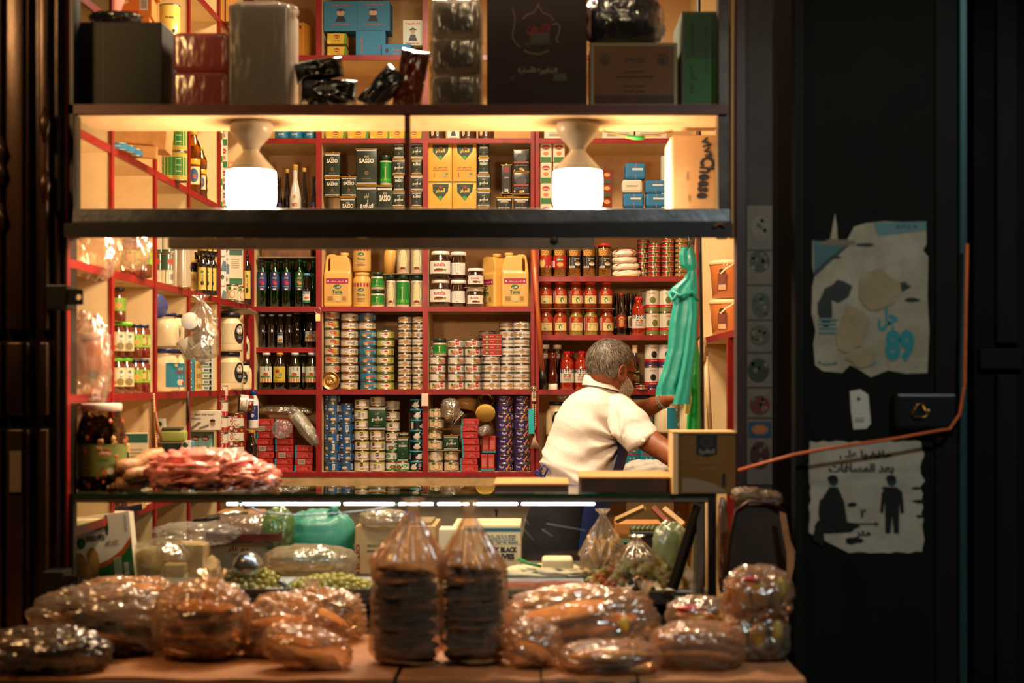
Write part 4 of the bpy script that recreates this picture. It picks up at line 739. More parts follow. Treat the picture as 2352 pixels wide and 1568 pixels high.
one('tin_can',m,'sardine tin lying on its side showing the ring pull lid','tin',loc=(X(759,6.6),6.6,z1+r+.001),rot=(R(90),0,0))
m=MB(); m.box(X(744,6.6),X(776,6.6),6.645,6.71,z1+.0005,z1+.0775,mat('6a4a2a',.7)); one('carton',m,'small brown carton hidden behind the sideways sardine tin','box')
for i in range(9): T['gwaizi' if i not in (0,8) else 'rivana'].put((X(800,6.6)+rnd.uniform(-.002,.002)+(.0006*i-.003),6.645,z1+.0004+i*.0396),[0,.1,0,3.1,.2,3.0,0,3.2,.15][i],f'white sardine tin, {pos(i,9)} of tall stack by blue tins','white sardine tins')
for i in range(9): T['alona' if i not in(7,) else 'gwaizi'].put((X(843,6.6)+rnd.uniform(-.0015,.0015)+(.004 if i<2 else 0)-.0005*i,6.645,z1+.0004+i*.0396),[0,.25,-.1,3.1,.3,.1,3.0,0,.2][i],(f'blue tuna tin, {pos(i,9)} of the blue stack' if i!=7 else 'white sardine tin near the top of the blue tin stack'),'blue tuna tins' if i!=7 else None)
stack(T['riyan'],883,z1,7,'yellow green tuna tin','stack right of the blue tins','yellow green tuna tins',rots=[.05,0,.1,-.1,0,.2,3.1])
stack(T['dotan'],928,z1,10,'small tan tuna tin','left twin stack beside red upright','small tan tuna tins'); stack(T['dotan'],960.5,z1,10,'small tan tuna tin','right twin stack beside red upright','small tan tuna tins')
W='under the spread jars'
for ci,(px,n) in enumerate(((1004,4),(1046,6),(1085,6))): stack(T['chick'],px,z1,n,'white meat tin',f'{("left","middle","right")[ci]} meat tin stack','white meat tins with red square',rots=[.1,.9,-.2,.9,.1,-.3,.8])
G('pj1',1009,z1+4*.039+.0008,'green labelled spice jar with dark lid on meat tins'); 
for i in range(2): T['chick'].put((X(989,6.73),6.77,z1+.0004+(i+4)*.039),0,f'white meat tin behind the green jar, {"upper" if i else "lower"}','white meat tins with red square')
for i in range(4): T['chick'].put((X(989,6.73),6.77,z1+.0004+i*.039),0,f'white meat tin in the hidden rear stack, {pos(i,4)}','white meat tins in the rear stack')
sheet(985,1106,z1+.0785,'cardboard sheet across the meat tins') if False else None
stack(T['dotan2'],1129,z1,4,'large tan tuna tin','left stack, under flat red tins','large tan tuna tins')
for i in range(4): T['rflat'].put((X(1130,6.6),6.632,z1+.1592+i*.0249),rnd.uniform(-.02,.02),f'flat red tin, {pos(i,4)} of four stacked flat','flat red tins')
for i in range(7): T['dotan2'].put((X(1118,6.70),6.745,z1+.0004+i*.0396),.2,f'large tan tuna tin behind flat red tins, {pos(i,7)}','large tan tuna tins')
stack(T['dotan2'],1165,z1,8,'large tan tuna tin','middle rear stack of the cell','large tan tuna tins',dy=.035); stack(T['dotan2'],1198,z1,8,'large tan tuna tin','right stack by the broom handle','large tan tuna tins')
# row 3: green bottles, jugs, spreads
for i,px in enumerate((600,629,656,686)): G('grb' if i<3 else 'grb2',px,z2,('green glass malt bottle at the left end of the row','green glass malt bottle second from the left','green glass malt bottle third from the left','green glass bottle with orange fruit label, fourth along')[i],'green malt bottles',dy=.02,rz=.1)
G('stripeb',703,z2,'small dark sauce bottle with striped blue cap',dy=-.002); G('grb2',717,z2,'green glass bottle at the right end behind the striped cap bottle',dy=.07,rz=2.8)
for i,px in enumerate((614,643,670,697)): G('grb2',px,z2,('green glass bottle in the rear row, leftmost','green glass bottle in the rear row, second','green glass bottle in the rear row, third','green glass bottle in the rear row, rightmost')[i],'rear green bottles',dy=.10,rz=2.8)
m=MB(); m.box(X(590,6.6),X(727,6.6),6.6,6.76,z2+.228,z2+.234,mat('8a7454',.8,c2='6a5638',sc=20)); m.box(X(600,6.6),X(712,6.6),6.61,6.76,z2+.2345,z2+.28,mat('4a3a28',.7,c2='7a4a20',sc=25)); one('cardboard_tray',m,'ragged cardboard tray lying across the green malt bottles','cardboard')
T['jug'].put((X(774.5,6.6),6.645,z2),0,'cream plastic jug with pink label in the left cell','mayonnaise jugs',sc=(.96,1,1))
T['jugm'].put((X(1183,6.6),6.645,z2),0,'cream plastic jug with pink label, handle on the right','mayonnaise jugs',sc=(.96,1,1)); 

T['jug'].put((X(1132,6.66),6.72,z2),R(-50),'cream plastic jug turned sideways behind the labelled jug')
G('temab',829,z2,'cream mayonnaise bottle standing beside the jug','mayonnaise bottles'); G('temab',829,z2+.1655,'cream mayonnaise bottle stacked on top of another bottle','mayonnaise bottles')
G('pj5',866,z2,'squat green labelled spice jar, lower of two','squat spice jars'); G('pj1',866,z2+.081,'squat green labelled spice jar, upper of two','squat spice jars')
G('pj2',897,z2,'narrow grey spice jar with dark lid beside squat jars'); G('pj3',924,z2,'tall green labelled spice jar between two grey ones'); G('pj4',957,z2,'tall grey spice jar with yellow oval against upright')
sheet(880,974,z2+.1525,'cardboard sheet on top of the tall spice jars')
G('pj4',925,z2+.1555,'grey spice jar standing on the cardboard, left one','upper spice jars'); G('pj4',957,z2+.1555,'grey spice jar standing on the cardboard, right one','upper spice jars')
m=MB(); m.lathe([(0,0),(.028,0),(.032,.10),(.026,.115),(0,.115)],mat('cf9f4f',.4),18); one('mustard_pot',m,'plain yellow pot leaning left of the upper spice jars','pot',loc=(X(889,6.6),6.66,z2+.156),rot=(0,R(7),0))
G('nut',1010,z2,'large chocolate spread jar, lower of two at left','large chocolate spread jars'); G('nut',1010,z2+.1315,'large chocolate spread jar, upper of two at left','large chocolate spread jars')
G('nutb',1052,z2,'medium spread jar showing its back label, lower one','medium spread jars',dy=.02); G('nutb',1052,z2+.1315,'medium spread jar showing its back label, upper one','medium spread jars',dy=.02)
G('nuts',1091,z2,'small chocolate spread jar, lower of two beside jugs','small chocolate spread jars'); G('nuts',1092,z2+.092,'small chocolate spread jar, upper of two beside jugs','small chocolate spread jars'); sheet(1066,1114,z2+.0895,'cardboard sheet between the two small spread jars')
# right section
zR,zM=Zr[635],Zr[770]
for i,px in enumerate((1253,1286,1320,1353,1389)): G(('ch0','ch1','ch2','ch2','ch2')[i],px,zR,('chickpea jar with red label at the far left end','chickpea jar with green oval on red label','black labelled chickpea jar, leftmost of three','black labelled chickpea jar, middle of three','black labelled chickpea jar, rightmost of three')[i],'chickpea jars')
for i in range(4):
    m=MB(); v,f=crumple(None,0,0,.135-.008*i,.040,.10,11+i,.12,2.2,flat=-.017,M=Matrix.Rotation(R(rnd.uniform(-4,4)),3,'Y')); m.add(v,f,mat('ded0bb',.25,coat=.8,bump=.3,bs=40),True)
    d=Dec(m,fn=lambda u,v_,o:(u,-.047-.001+abs(u)**2*4,v_)); d.p([(-50,2),(44,6),(40,15),(-30,14)],'b8301c'); d.p([(-52,-8),(46,-9),(50,-4),(-40,-2)],'2f8a5a' if i in(0,2) else 'b8301c')
    one('rice_bag',m,f'plump white and red plastic bag, {pos(i,4)} of the pile',('bag'),'plump bags on the right shelf',loc=(X(1440-2*i,6.6),6.66,zR+.019+i*.0315))
for ci,(px,n,k,dy) in enumerate(((1504.5,7,'harissa',0),(1535,8,'harissa',0),(1479,8,'harissa',.06),(1566,8,'goldtin',0),(1549,8,'goldtin',.062),(1590,8,'goldtin',.062))):
    stack(T[k],px,zR,n,'small red tin' if k=='harissa' else 'small gold tin',('front left red stack','front right red stack','rear red stack','front gold stack','rear left gold stack','rear right gold stack')[ci],'small red tins' if k=='harissa' else 'small gold tins',dy=dy,rots=[0,.1,-.1])
for r_ in range(2):
    for i,px in enumerate((1255,1288,1324,1358,1394)):
        k=(('pk0','pk1','pk2','pk2','pk1'),('pk0','pk1','pk1','pk1','pk1'))[r_][i]
        G(k,px-(1 if r_ else 0),zM+r_*.1253,f'{"green" if k=="pk2" else "brown"} pickle jar, {("first","second","third","fourth","fifth")[i]} from left in the {"upper" if r_ else "lower"} layer','pickle jars on the right shelf',rz=rnd.uniform(-.2,.15))
sheet(1239,1412,zM+.1232,'cardboard sheet between the two layers of pickle jars')
G('soy',1428,zM,'dark syrup bottle with red label and red neck',sc=(1,1,1.28)); G('soy2',1449,zM,'dark syrup bottle right of the red labelled one',sc=(1,1,1.3),dy=.05); G('cry',1468,zM,'red hot sauce bottle standing among the syrup bottles')
for i,px in enumerate((1416,1438,1458)): G('soy2',px,zM,f'dark syrup bottle in the rear, {("left","middle","right")[i]} one','rear syrup bottles',dy=.12,sc=(1,1,1.3))
for i,px in enumerate((1500,1531)):
    for j in range(2): G('acg',px,zM+j*.1065,f'green olive tin, {"upper" if j else "lower"} in the {("left","right")[i]} stack','green olive tins',rz=(.25,-.1,.4,.2)[i*2+j])
for j in range(2): G('acg',1489,zM+j*.1065,f'green olive tin in the rear stack, {"upper" if j else "lower"}','green olive tins',dy=.075,rz=1)
for j in range(2): G('acg',1563,zM+j*.1065,f'green olive tin behind the teal bag, {"upper" if j else "lower"}','green olive tins',rz=.2)
G('tallk',1252,z1,'tall sauce bottle with pale cap, left one','tall capped sauce bottles',dy=.02); G('tallk',1280,z1,'tall sauce bottle with pale cap, right one','tall capped sauce bottles',dy=.045)
G('squeeze',1270,z1,'dark red squeeze bottle standing on its white cap',dy=-.01)
for i,px in enumerate((1303,1336,1369)): G('cry',px,z1,('red hot sauce bottle at the left, lower shelf','red hot sauce bottle in the middle, lower shelf','red hot sauce bottle mostly hidden behind the head')[i],'red hot sauce bottles')
for i,px in enumerate((1312,1345)): G('cry',px,z1,f'red hot sauce bottle in the rear row, {("left","right")[i]}','rear hot sauce bottles',dy=.072)
G('kik',1459,z1,'dark sauce bottle with pale cap just right of the spectacles','dark sauce bottles with pale caps'); G('kik',1428,z1,'dark sauce bottle with pale cap just above the head','dark sauce bottles with pale caps',dy=.02); G('kik',1440,z1,'dark sauce bottle with pale cap between two others, rear','dark sauce bottles with pale caps',dy=.09); G('kik',1408,z1,'dark sauce bottle behind the crown of the head','dark sauce bottles with pale caps',dy=.05,sc=(1,1,.97))
T['harissa'].put((X(1475,6.57),6.585,z1+.0005),0,'single flat red tin in front of the sauce bottles')
for i,px in enumerate((1498,1529,1560)):
    for j in range(2): G('acp',px,z1+j*.1065,f'purple olive tin, {"upper" if j else "lower"} in the {("left","middle","right")[i]} stack','purple olive tins',rz=(.1,.25)[j])
G('puck',1281,z0+.165,'white cheese jar with black label behind the man',sc=(.9,.9,.9))
m=MB(); m.box(X(1258,6.6),X(1330,6.6),6.6,6.76,z0+.0005,z0+.165,mat('8a6a40',.8)); one('carton',m,'brown carton under the black labelled cheese jar','box')
m=MB(); v,f=crumple(1295,910,6.62,.05,.04,.04,21,.4); m.add(v,f,FILM,True); one('plastic_scrap',m,'twist of clear plastic hanging above the cheese jar','plastic')
for i,(px,dy) in enumerate(((1412,0),(1490,0),(1445,.02),(1530,.1))): G('falc',px if i!=2 else 1452,z0,('blue labelled cheese jar on the bottom shelf, leftmost','blue labelled cheese jar on the bottom shelf, rightmost','blue labelled cheese jar on the bottom shelf, middle','blue labelled cheese jar hidden in the rear')[i],'blue labelled cheese jars') if i!=3 else None
for i,px in enumerate((1472,1534,1590)): G('falc',px,z0+.178,('blue labelled cheese jar, upper row, left by the arm','blue labelled cheese jar, upper row, middle','blue labelled cheese jar, upper row, right behind green bag')[i],'blue labelled cheese jars',rz=1.2,dy=.01)
m=MB(); v,f=crumple(1490,1083,6.35,.20,.09,.10,22,.3,3); m.add(v,f,mat('d8d0c4',.6,bump=.3),True); one('white_bag',m,'crumpled white plastic bag behind the golden carton','bag')
m=MB(); m.box(X(1440,6.35),X(1545,6.35),6.30,6.42,.161,Z(1100,6.35),mat('8a6a40',.8)); one('carton',m,'tall brown carton under the crumpled white plastic bag','box')
# row 2
G('sasso_k',761,z3,'small square oil tin, bottom left of the cell','small square oil tins',sc=(1.5,1.2,.88)); 
def oil(k,px,y0,y1,label,w=None,dy=0):
    t=T[k]; t.put((X(px,6.6),6.6+t.r+dy,Z(y1,6.6)),0,label,'square green oil tins',sc=(1,1,(y1-y0)*S/t.h))
oil('sasso_s',799,452,513,'square oil tin, lower of the second column'); oil('sasso_s',763,408,451,'square oil tin, middle of the first column'); oil('sasso_s',763,350,407.5,'square oil tin on top of the first column'); oil('sasso_s',801,405,451.5,'square oil tin, upper of the second column')
oil('sasso_ar',842,425,513,'wide oil tin with curly lettering under the tallest'); oil('sasso_l',842,341,424.5,'tallest square oil tin, stands on a wide one'); oil('sasso_s',884,425,513,'square oil tin under the green palm jar')
G('pj6',885,Z(424.5,6.6),'grey spice jar with green label on an oil tin',dy=.01)
for i in range(5):
    for j,px in enumerate((916,957)): oil('sasso_ka' if (i+j)%2 else 'sasso_k',px,513-37*(i+1),513-37*i-.5,f'small oil tin, {pos(i,5)} in stack {"right" if j else "left"} of the mullion')
for i in range(2):
    for j,px in enumerate((1011,1067)): T['manar'].put((X(px,6.6),6.65,Z(513 if i==0 else 416.5,6.6)),0,f'yellow olive oil tin, {"upper" if i else "lower"} {"right" if j else "left"} of four','yellow olive oil tins',sc=(.98,1,.955 if i==0 else .995) if False else (1,1,1.07 if i==0 else 1))
for i in range(5): oil('sasso_ka' if i in(1,2) else 'sasso_k',1111,513-37.5*(i+1),513-37.5*i-.5,f'small oil tin, {pos(i,5)} in stack right of the yellow tins')
T['blackol'].put((X(1158,6.6),6.64,z3),0,'black olive tin under the narrow dark carton','black olive tins',sc=(.95,1,1.45/1.0*.98)); T['darkbox'].put((X(1163,6.6),6.64,Z(444,6.6)),0,'narrow dark carton standing on a black olive tin')
T['blackol'].put((X(1197,6.6),6.64,z3),0,'black olive tin under the tall patterned tins','black olive tins',sc=(.95,1,1.45*.98)); 
for i in range(2): T['blo2'].put((X(1197,6.6),6.64,Z(446-52*i,6.6)+.0005),0,f'black patterned olive tin, {"upper" if i else "lower"} of two','patterned olive tins',sc=(.98,1,.76))
for i in range(4):
    for j,px in enumerate((1254,1284)): T['cofp'].put((X(px,6.6),6.63,z3+i*.0955),0,f'coffee packet, {pos(i,4)} in the {"right" if j else "left"} stack behind the lamp','coffee packets behind the right lamp',sc=(.98,1,1))
for i in range(4): T['nescb'].put((X(1392,6.6),6.64,z3+i*.063),.2,f'red seasoning packet, {pos(i,4)} right of the bright lamp','red seasoning packets')
T['teal'].put((X(1409,6.6),6.64,z3),0,'yellow packet low beside the bright lamp',sc=(.3,.5,1)) if False else None
for px,py,k,l in ((1457,513,'bluep','blue wrapped soap packet, bottom of the left pile'),(1456,475,'bluep','blue wrapped soap packet, second in the left pile'),(1453,442,'whitep','white wrapped soap packet below the top blue one'),(1460,411,'bluep','blue wrapped soap packet on top of the white one'),(1507,513,'bluep','blue wrapped soap packet, bottom of right pile'),(1508,475,'bluep','blue wrapped soap packet, middle of right pile'),(1507,443,'bluep','blue wrapped soap packet, top of right pile')):
    t=T[k]; h={513:38,475:32}.get(py,31 if py!=411 else 38); t.put((X(px,6.6),6.65,Z(py,6.6)),rnd.uniform(-.03,.03),l,'wrapped soap packets',sc=(.92,1,h*S/t.h))
T['greyp'].put((X(1530,6.6),6.64,z3),0,'tall pale green packet beside the soap pile',sc=(.7,1,3.2))
for i,(px,k,dy) in enumerate(((603,'darkneck',.02),(640,'darkneck2',.03),(676,'puree',0),(658,'darkneck',.06),(697,'darkneck',.02),(719,'darkneck2',.0),(622,'darkneck',.05))):
    h=(513-(378 if k=='puree' else 385 if k=='darkneck' else 405))*S; G(k,px,z3,('syrup bottle left of the left lamp','short dark bottle right of the left lamp','syrup bottle with white label and gold cap','syrup bottle behind the white labelled one','slim dark bottle with gold cap','short dark bottle against the red upright','syrup bottle glowing beside the left lamp')[i],'syrup bottles above the beam',dy=dy,sc=(1,1,h/T[k].h))
# row 1
for i,px in enumerate((645,676,710)): G('bluetin',px,z4,f'blue tuna tin on the high shelf, {("left","middle","right")[i]}','blue tuna tins on the high shelf',sc=(.9,.9,1.1))
m=MB()
for i,px in enumerate((770,822,872,912,950)):
    T['lipt'].put((X(px,6.6),6.66,z4),0,f'yellow tea box on the high shelf, {("first","second","third","fourth","fifth")[i]} from left','yellow tea boxes on the high shelf',sc=(.60,1,.8))
for i,px in enumerate((1004,1041,1075,1116)): 
    if i==1: T['teaw'].put((X(px,6.6),6.64,z4),0,'tan carton between brown cocoa tins',sc=(.6,1,.8))
    else: G('cocoa',px,z4,('brown cocoa tin at the left end of high shelf','','brown cocoa tin in the middle of high shelf','brown cocoa tin right on high shelf')[i],'brown cocoa tins',sc=(1,1,1.3))
for i,px in enumerate((1286,1420,1496)): T['val' if i!=2 else 'val2'].put((X(px,6.6),6.67,z4),0,('white value pack carton left of the right lamp','white value pack carton right of the right lamp','white value pack carton furthest right')[i],'white value pack cartons')
# top row
T['yelb'].put((X(691,6.6),6.66,z5),R(-14),'orange tea carton standing beside the red upright','orange tea cartons'); T['yelb'].put((X(664,6.6),6.68,z5),R(-14),'orange tea carton partly behind the white foam stack','orange tea cartons')
T['lipt'].put((X(773,6.6),6.65,z5),0,'yellow tea box, lower of two','yellow tea boxes'); T['lipt'].put((X(773,6.6),6.65,z5+.061),0,'yellow tea box, upper of two','yellow tea boxes')
T['teab2'].put((X(850,6.6),6.68,z5),0,'blue tea carton standing behind the flat blue box'); T['teal'].put((X(877,6.55),6.59+.035,z5),0,'flat blue tea box lying in front of the tea cartons',sc=(1,.6,1)) if False else T['teal'].put((X(910,6.6),6.65,z5),0,'flat blue tea box right of the blue carton')
T['teab'].put((X(781,6.6),6.68,z5+.1225),0,'glossy blue tea carton at top left'); T['teab'].put((X(856,6.6),6.68,z5+.1245),0,'glossy blue tea carton at top right'); T['teaw'].put((X(947,6.6),6.66,z5+.0595),0,'white tea box with graduate figure standing on blue box',sc=(1,1,.95))
# ================================================================ goods on the left wall shelves
def L(k,px,D,zb,label,group=None,rz=.25,sc=None,rot=None): t=T[k]; return t.put((X(px,D),D,zb+.0006),rz,label,group,sc=sc,rot=rot)
# L1 middle shelf
y=4.83
for j in range(2):
    for i,(px,k) in enumerate(((269,'honey'),(289,'honey'),(309,'jamo'),(326,'jamr'))):
        L(k,px,y-.045*(3-i)*.6,z1+j*.1185,f'{"lime capped fruit" if k=="honey" else "red jam" if k=="jamr" else "amber jam"} jar, {"upper" if j else "lower"}, {("first","second","third","fourth")[i]} from left','jam and fruit jars on the left wall',rz=.5)
L('jamo',270,4.72,z1+2*.1185,'single amber jam jar at the very top of the jars')
# L1 top
L('jamo',324,4.74,z2,'fruit jar with lime label behind the hanging bag',sc=(1.3,1.3,1.25)); L('jamr',300,4.7,z2,'dark fruit jar behind the hanging bag',sc=(1.2,1.2,1.1))
# L2
for i,(px,k,l) in enumerate(((366,'metalcan','dark food tin, first above the white jars'),(385,'metalcan','dark food tin, second above the white jars'),(403,'silvercan','tall shiny food tin right of the dark tins'),(419,'silvercan','tall shiny food tin beside the red upright'))): L(k,px,5.25,z2,l,'food tins on the left wall',rz=.6*i)
for px in (369,387): L('metalcan',px,5.25,z2+.126,f'dark food tin stacked on another, {"left" if px<380 else "right"}','food tins on the left wall',rz=1)
L('almarai',381,5.22,z1+.163,'white cheese jar with navy lid, upper, plain side','white cheese jars on the left wall',rz=-1.1,sc=(.82,.82,.80)); L('pucks',401,5.27,z1+.163,'white cheese jar with blue badge, upper right','white cheese jars on the left wall',rz=.4,sc=(.8,.8,.93))
L('falc',381,5.2,z1,'white cheese jar with blue label, lower left','white cheese jars on the left wall',rz=1.5,sc=(.82,.82,.9)); L('falc',402,5.3,z1,'white cheese jar behind, lower right','white cheese jars on the left wall',rz=.9,sc=(.6,.6,.9))
m=MB(); m.lathe([(0,-.006),(.040,-.006),(.042,0),(.042,.004),(.039,.008),(0,.007)],mat('2a3566',.4,coat=.4),24); one('jar_lid',m,'loose blue jar lid fixed to the cell wall above white jars','lid',loc=tuple(P(364,703,4.97)),rot=(R(90),0,R(62)))
# L3
L('coffeej',441,5.72,z2,'coffee jar with gold lid behind yellow labelled bottles',sc=(.8,.8,.85))
for i,px in enumerate((465,477,488)): L('darkblack',px,5.68+.02*i,z2,f'black syrup bottle with yellow label, {("left","middle","right")[i]} of three','yellow labelled syrup bottles',rz=.2,sc=(.72,.72,.64))
for i,px in enumerate((466,478,489)): L('darkblack',px,5.7+.02*i,z2+.158,f'black syrup bottle in the upper tier, {("left","middle","right")[i]} of three','upper syrup bottles',rz=.2,sc=(.72,.72,.64))
L('darkblack',452,5.72,z2,'slim black bottle with cream label beside coffee jar',sc=(.6,.6,.7))
for i in range(4): L('bbx',441,5.72,z1+i*.0325,f'sky blue ointment box, {pos(i,4)} of the blue pile','sky blue ointment boxes',rz=.1,sc=(.75,1,1))
for i in range(3): L('cbx',458,5.72,z1+i*.0405,f'pale gold ointment box, {pos(i,3)} of three','pale gold ointment boxes',rz=.1,sc=(.65,1,1))
for i in range(8): L('cowx',478,5.72,z1+i*.0238,f'small cow cheese box, {pos(i,8)} of the column','cow cheese boxes',rz=.05,sc=(.68,1,1))
# L4
for i in range(2):
    L('redmilk',509,6.1,z2+i*.1265,f'red and white powder pack, {"upper" if i else "lower"} left','red and white powder packs',rz=.2,sc=(.6,1,.86) if False else (.7,1,1))
    L('redmilk',518,6.25,z2+i*.1265,f'red and white powder pack, {"upper" if i else "lower"} right','red and white powder packs',rz=.2,sc=(.6,1,1))
L('quaker',540,6.3,z2+.085,'cream and green oat box above the small tins',sc=(.8,.8,1)); L('halk',533,6.2,z2,'small tin with red lettering, left under the oat box','tins under the oat box',sc=(.8,.8,1.6)); L('halk',546,6.3,z2,'small tin with red lettering, right under the oat box','tins under the oat box',sc=(.8,.8,1.6),rz=1)
L('darkblack',567,6.42,z2,'dark bottle in the narrow corner cell',sc=(.7,.7,.9))
L('puckw',528,6.2,z1,'large white cheese jar, lower, black labels at both sides','large white cheese jars',rz=.1,sc=(.92,.92,.95)); L('puckw',528,6.2,z1+.169,'large white cheese jar, upper, black labels at both sides','large white cheese jars',rz=.1,sc=(.92,.92,.95))
L('pucks',560,6.33,z1,'smaller white cheese jar at the lower right','smaller white cheese jars',rz=.2); L('pucks',556,6.45,z1+.1345,'smaller white cheese jar stacked in the corner','smaller white cheese jars',rz=.5)
m=MB(); m.add([(X(503,6.2),6.1,Z(708,6.1)),(X(588,6.4),6.25,Z(706,6.2)),(X(588,6.4),6.45,Z(712,6.2)),(X(503,6.2),6.3,Z(716,6.1))],[(0,1,2,3)],mat('e0d8c4',.7)); m.add([(X(503,6.2),6.1,Z(711,6.1)),(X(588,6.4),6.25,Z(709,6.2)),(X(588,6.4),6.45,Z(715,6.2)),(X(503,6.2),6.3,Z(719,6.1))],[(3,2,1,0)],mat('e0d8c4',.7)); one('paper_sheet',m,'folded white paper lying over the large cheese jars','paper')
# bottom row left wall
zb=z0
L('quaker',310,4.7,zb+.06,'cardboard box with white nutrition panel behind the pickle jar',sc=(1.1,1,1.25)); L('kraft',300,4.66,zb,'blue and cream cheese tub under the nutrition panel box','cheese tubs',rz=.1); L('honey',276,4.5,zb+.02,'fruit jar with lime cap behind the pickle jar',sc=(.8,.8,1.2))
L('kraft',265,4.62,zb+.17,'blue and cream cheese tub near the jar lid','cheese tubs')
for i,(px,k,dz,sc,l) in enumerate(((367,'oatb',.12,(1,1,1.25),'tall oat milk carton next to the hanging beads'),(366,'oatb',.0,(1,1,.9),'oat milk carton under the tall one'),(408,'kraft',.105,(1,1,1),'blue and cream cheese tub, upper of the pile'),(408,'kraft',.058,(1,1,1),'blue and cream cheese tub, middle of the pile'),(408,'kraft',.01,(1,1,1),'blue and cream cheese tub, bottom of the pile'),(428,'oatb',.06,(.8,1,1.1),'oat milk carton right of the cheese tubs'))): L(k,px,5.2,zb+dz,l,'cheese tubs' if k=='kraft' else 'oat milk cartons',rz=.1,sc=sc)
m=MB(); m.box(-.045,.045,-.03,.03,0,.04,mat('8f9a4a',.5),.008,seg=3); m.box(-.04,.03,-.028,.03,.041,.052,mat('4a4a38',.5),.004); one('soap_dish',m,'olive green plastic box on top of the cheese tubs','box',loc=(X(400,5.2),5.2,zb+.2),rot=(0,0,.1))
m=MB(); m.box(-.055,.055,-.04,.04,0,.047,mat('5a9ab0',.5,c2='3a7a90',sc=20),.002); one('carton',m,'pale blue carton just above the cheese tubs','box',loc=(X(405,5.22),5.24,zb+.152),rot=(0,0,.1))
m=MB(); m.box(X(356,5.2),X(430,5.2),5.12,5.3,zb+.196,zb+.1995,mat('6a5638',.8)); one('cardboard_sheet',m,'cardboard sheet under the olive green box','cardboard')
for i,(px,dz) in enumerate(((452,.11),(474,.11),(452,0),(474,0))): L('ovalt',px,5.68,zb+dz,('green and teal milk carton, upper left','green and teal milk carton, upper right','green and teal milk carton, lower left','green and teal milk carton, lower right')[i],'green and teal milk cartons',rz=.1,sc=(.85,1,1))
m=MB(); m.box(-.062,.062,-.03,.03,0,.078,mat('dcd2bd',.6),.001); d=Dec(m,None,y=-.03,off=.0005); d.t('FIRST STEP PLAST',6,62,7,'3a3a44',1,78); d.lines(-28,46,40,8,2,'7a88a8'); d.e(36,30,15,18,'efe6d6'); d.e(36,29,10,13,'b8805a'); d.e(36,38,11,6,'2a1d14'); d.p([(-56,6),(-18,34),(-8,30),(-46,0)],'8f8270'); d.p([(-20,2),(20,14),(22,24),(-16,12)],'8f8270')
one('plaster_box',m,'cream plaster box with printed child face above milk cartons','box',loc=(X(467,5.66),5.68,zb+.225),rot=(0,0,.08))
m=MB(); m.box(X(434,5.66),X(497,5.66),5.6,5.75,zb+.219,zb+.2235,mat('6a5638',.8)); one('cardboard_sheet',m,'cardboard sheet under the cream plaster box','cardboard')
for i in range(6): L('milk',508,6.02,zb+i*.067,f'red and white milk tin, {pos(i,6)} of the front stack','red and white milk tins',rz=.1*(i%3),sc=(.75,.75,1))
for i in range(4): L('milk',523,6.2,zb+i*.067,f'red and white milk tin, {pos(i,4)} of the rear stack','red and white milk tins',rz=.9,sc=(.72,.72,1))
for i in range(4): L('rainbow',541,6.25,zb+.03+i*.0625,f'wide milk powder tin, {pos(i,4)} beside the milk tins','wide milk powder tins',rz=.3,sc=(.85,.85,1))
m=MB(); m.box(X(528,6.25),X(560,6.25),6.2,6.33,zb,zb+.0295,mat('6a5638',.8)); one('carton',m,'flat carton under the wide milk powder tins','box')
T['rainbow'].put((X(548,6.25),6.25,zb+.325),0,'milk powder tin lying tilted on top of the others',rot=(0,R(96),.3),sc=(.85,.85,1))
L('darkb',577,6.42,zb,'brown bottle standing in the corner below the milk bottle',sc=(.8,.8,1.15),rz=2.5)
# upper rows, left wall
for i in range(2):
    L('gyt',410,5.2,z3+i*.1085+.0,f'green and yellow vegetable tin, {"second" if i else "bottom"} of three','green and yellow vegetable tins',sc=(.86,.86,1)) ; 
L('gyt',410,5.2,z3+.217,'green and yellow vegetable tin, top of three','green and yellow vegetable tins',sc=(.86,.86,1)); L('gyt',392,5.2,z3,'vegetable tin half behind the others, bottom',None,sc=(.86,.86,1),rz=2); L('gyt',392,5.2,z3+.1085,'vegetable tin half behind the others, upper',None,sc=(.86,.86,1),rz=2.3)
L('oil',445,5.65,z3,'cooking oil bottle with orange handle cap, left','cooking oil bottles',sc=(.8,.8,1)); L('oil',461,5.72,z3,'cooking oil bottle, right of the pair','cooking oil bottles',sc=(.7,.7,.8))
m=MB(); m.box(-.068,.068,-.07,.07,0,.085,mat('b8854a',.8,c2='a5743c',sc=20),.001); m.box(-.06,.045,-.1,-.07,-.035,.002,mat('b8854a',.8)); one('carton',m,'open brown carton on the slanting left shelf edge','box',loc=(X(340,4.75),4.75,z3+.04),rot=(0,R(4),.1))
for i,(px,D) in enumerate(((268,4.5),(285,4.55),(302,4.62))): L('bluetin',px,D,z3,f'flat blue tin on the upper left shelf, {("left","middle","right")[i]}','flat blue tins upper left',sc=(.85,.85,.5))
for i in range(4):
    for j in range(2): L('cofp',(503,514)[j],(6.0,6.15)[j],z3+i*.0955,f'red and green coffee packet, {pos(i,4)}, {("front","rear")[j]} column, far left','coffee packets on the left wall',rz=.2,sc=(.6,1,1))
L('yelb',536,6.2,z3+.08,'brown carton left of the left lamp',sc=(.8,.6,.9)) ; L('rainbow',536,6.2,z3,'tin under the brown carton left of the lamp',sc=(.8,.8,1.25))
for i in range(3): L('orb',(300,305,315)[i],4.72,z4+i*.0755,f'orange sweets carton, {pos(i,3)} high on the left','orange cartons high on the left',rz=.12)
L('orb',312,4.7,z4+3*.0755,'orange sweets carton lying crosswise at the very top','orange cartons high on the left',rz=.3)
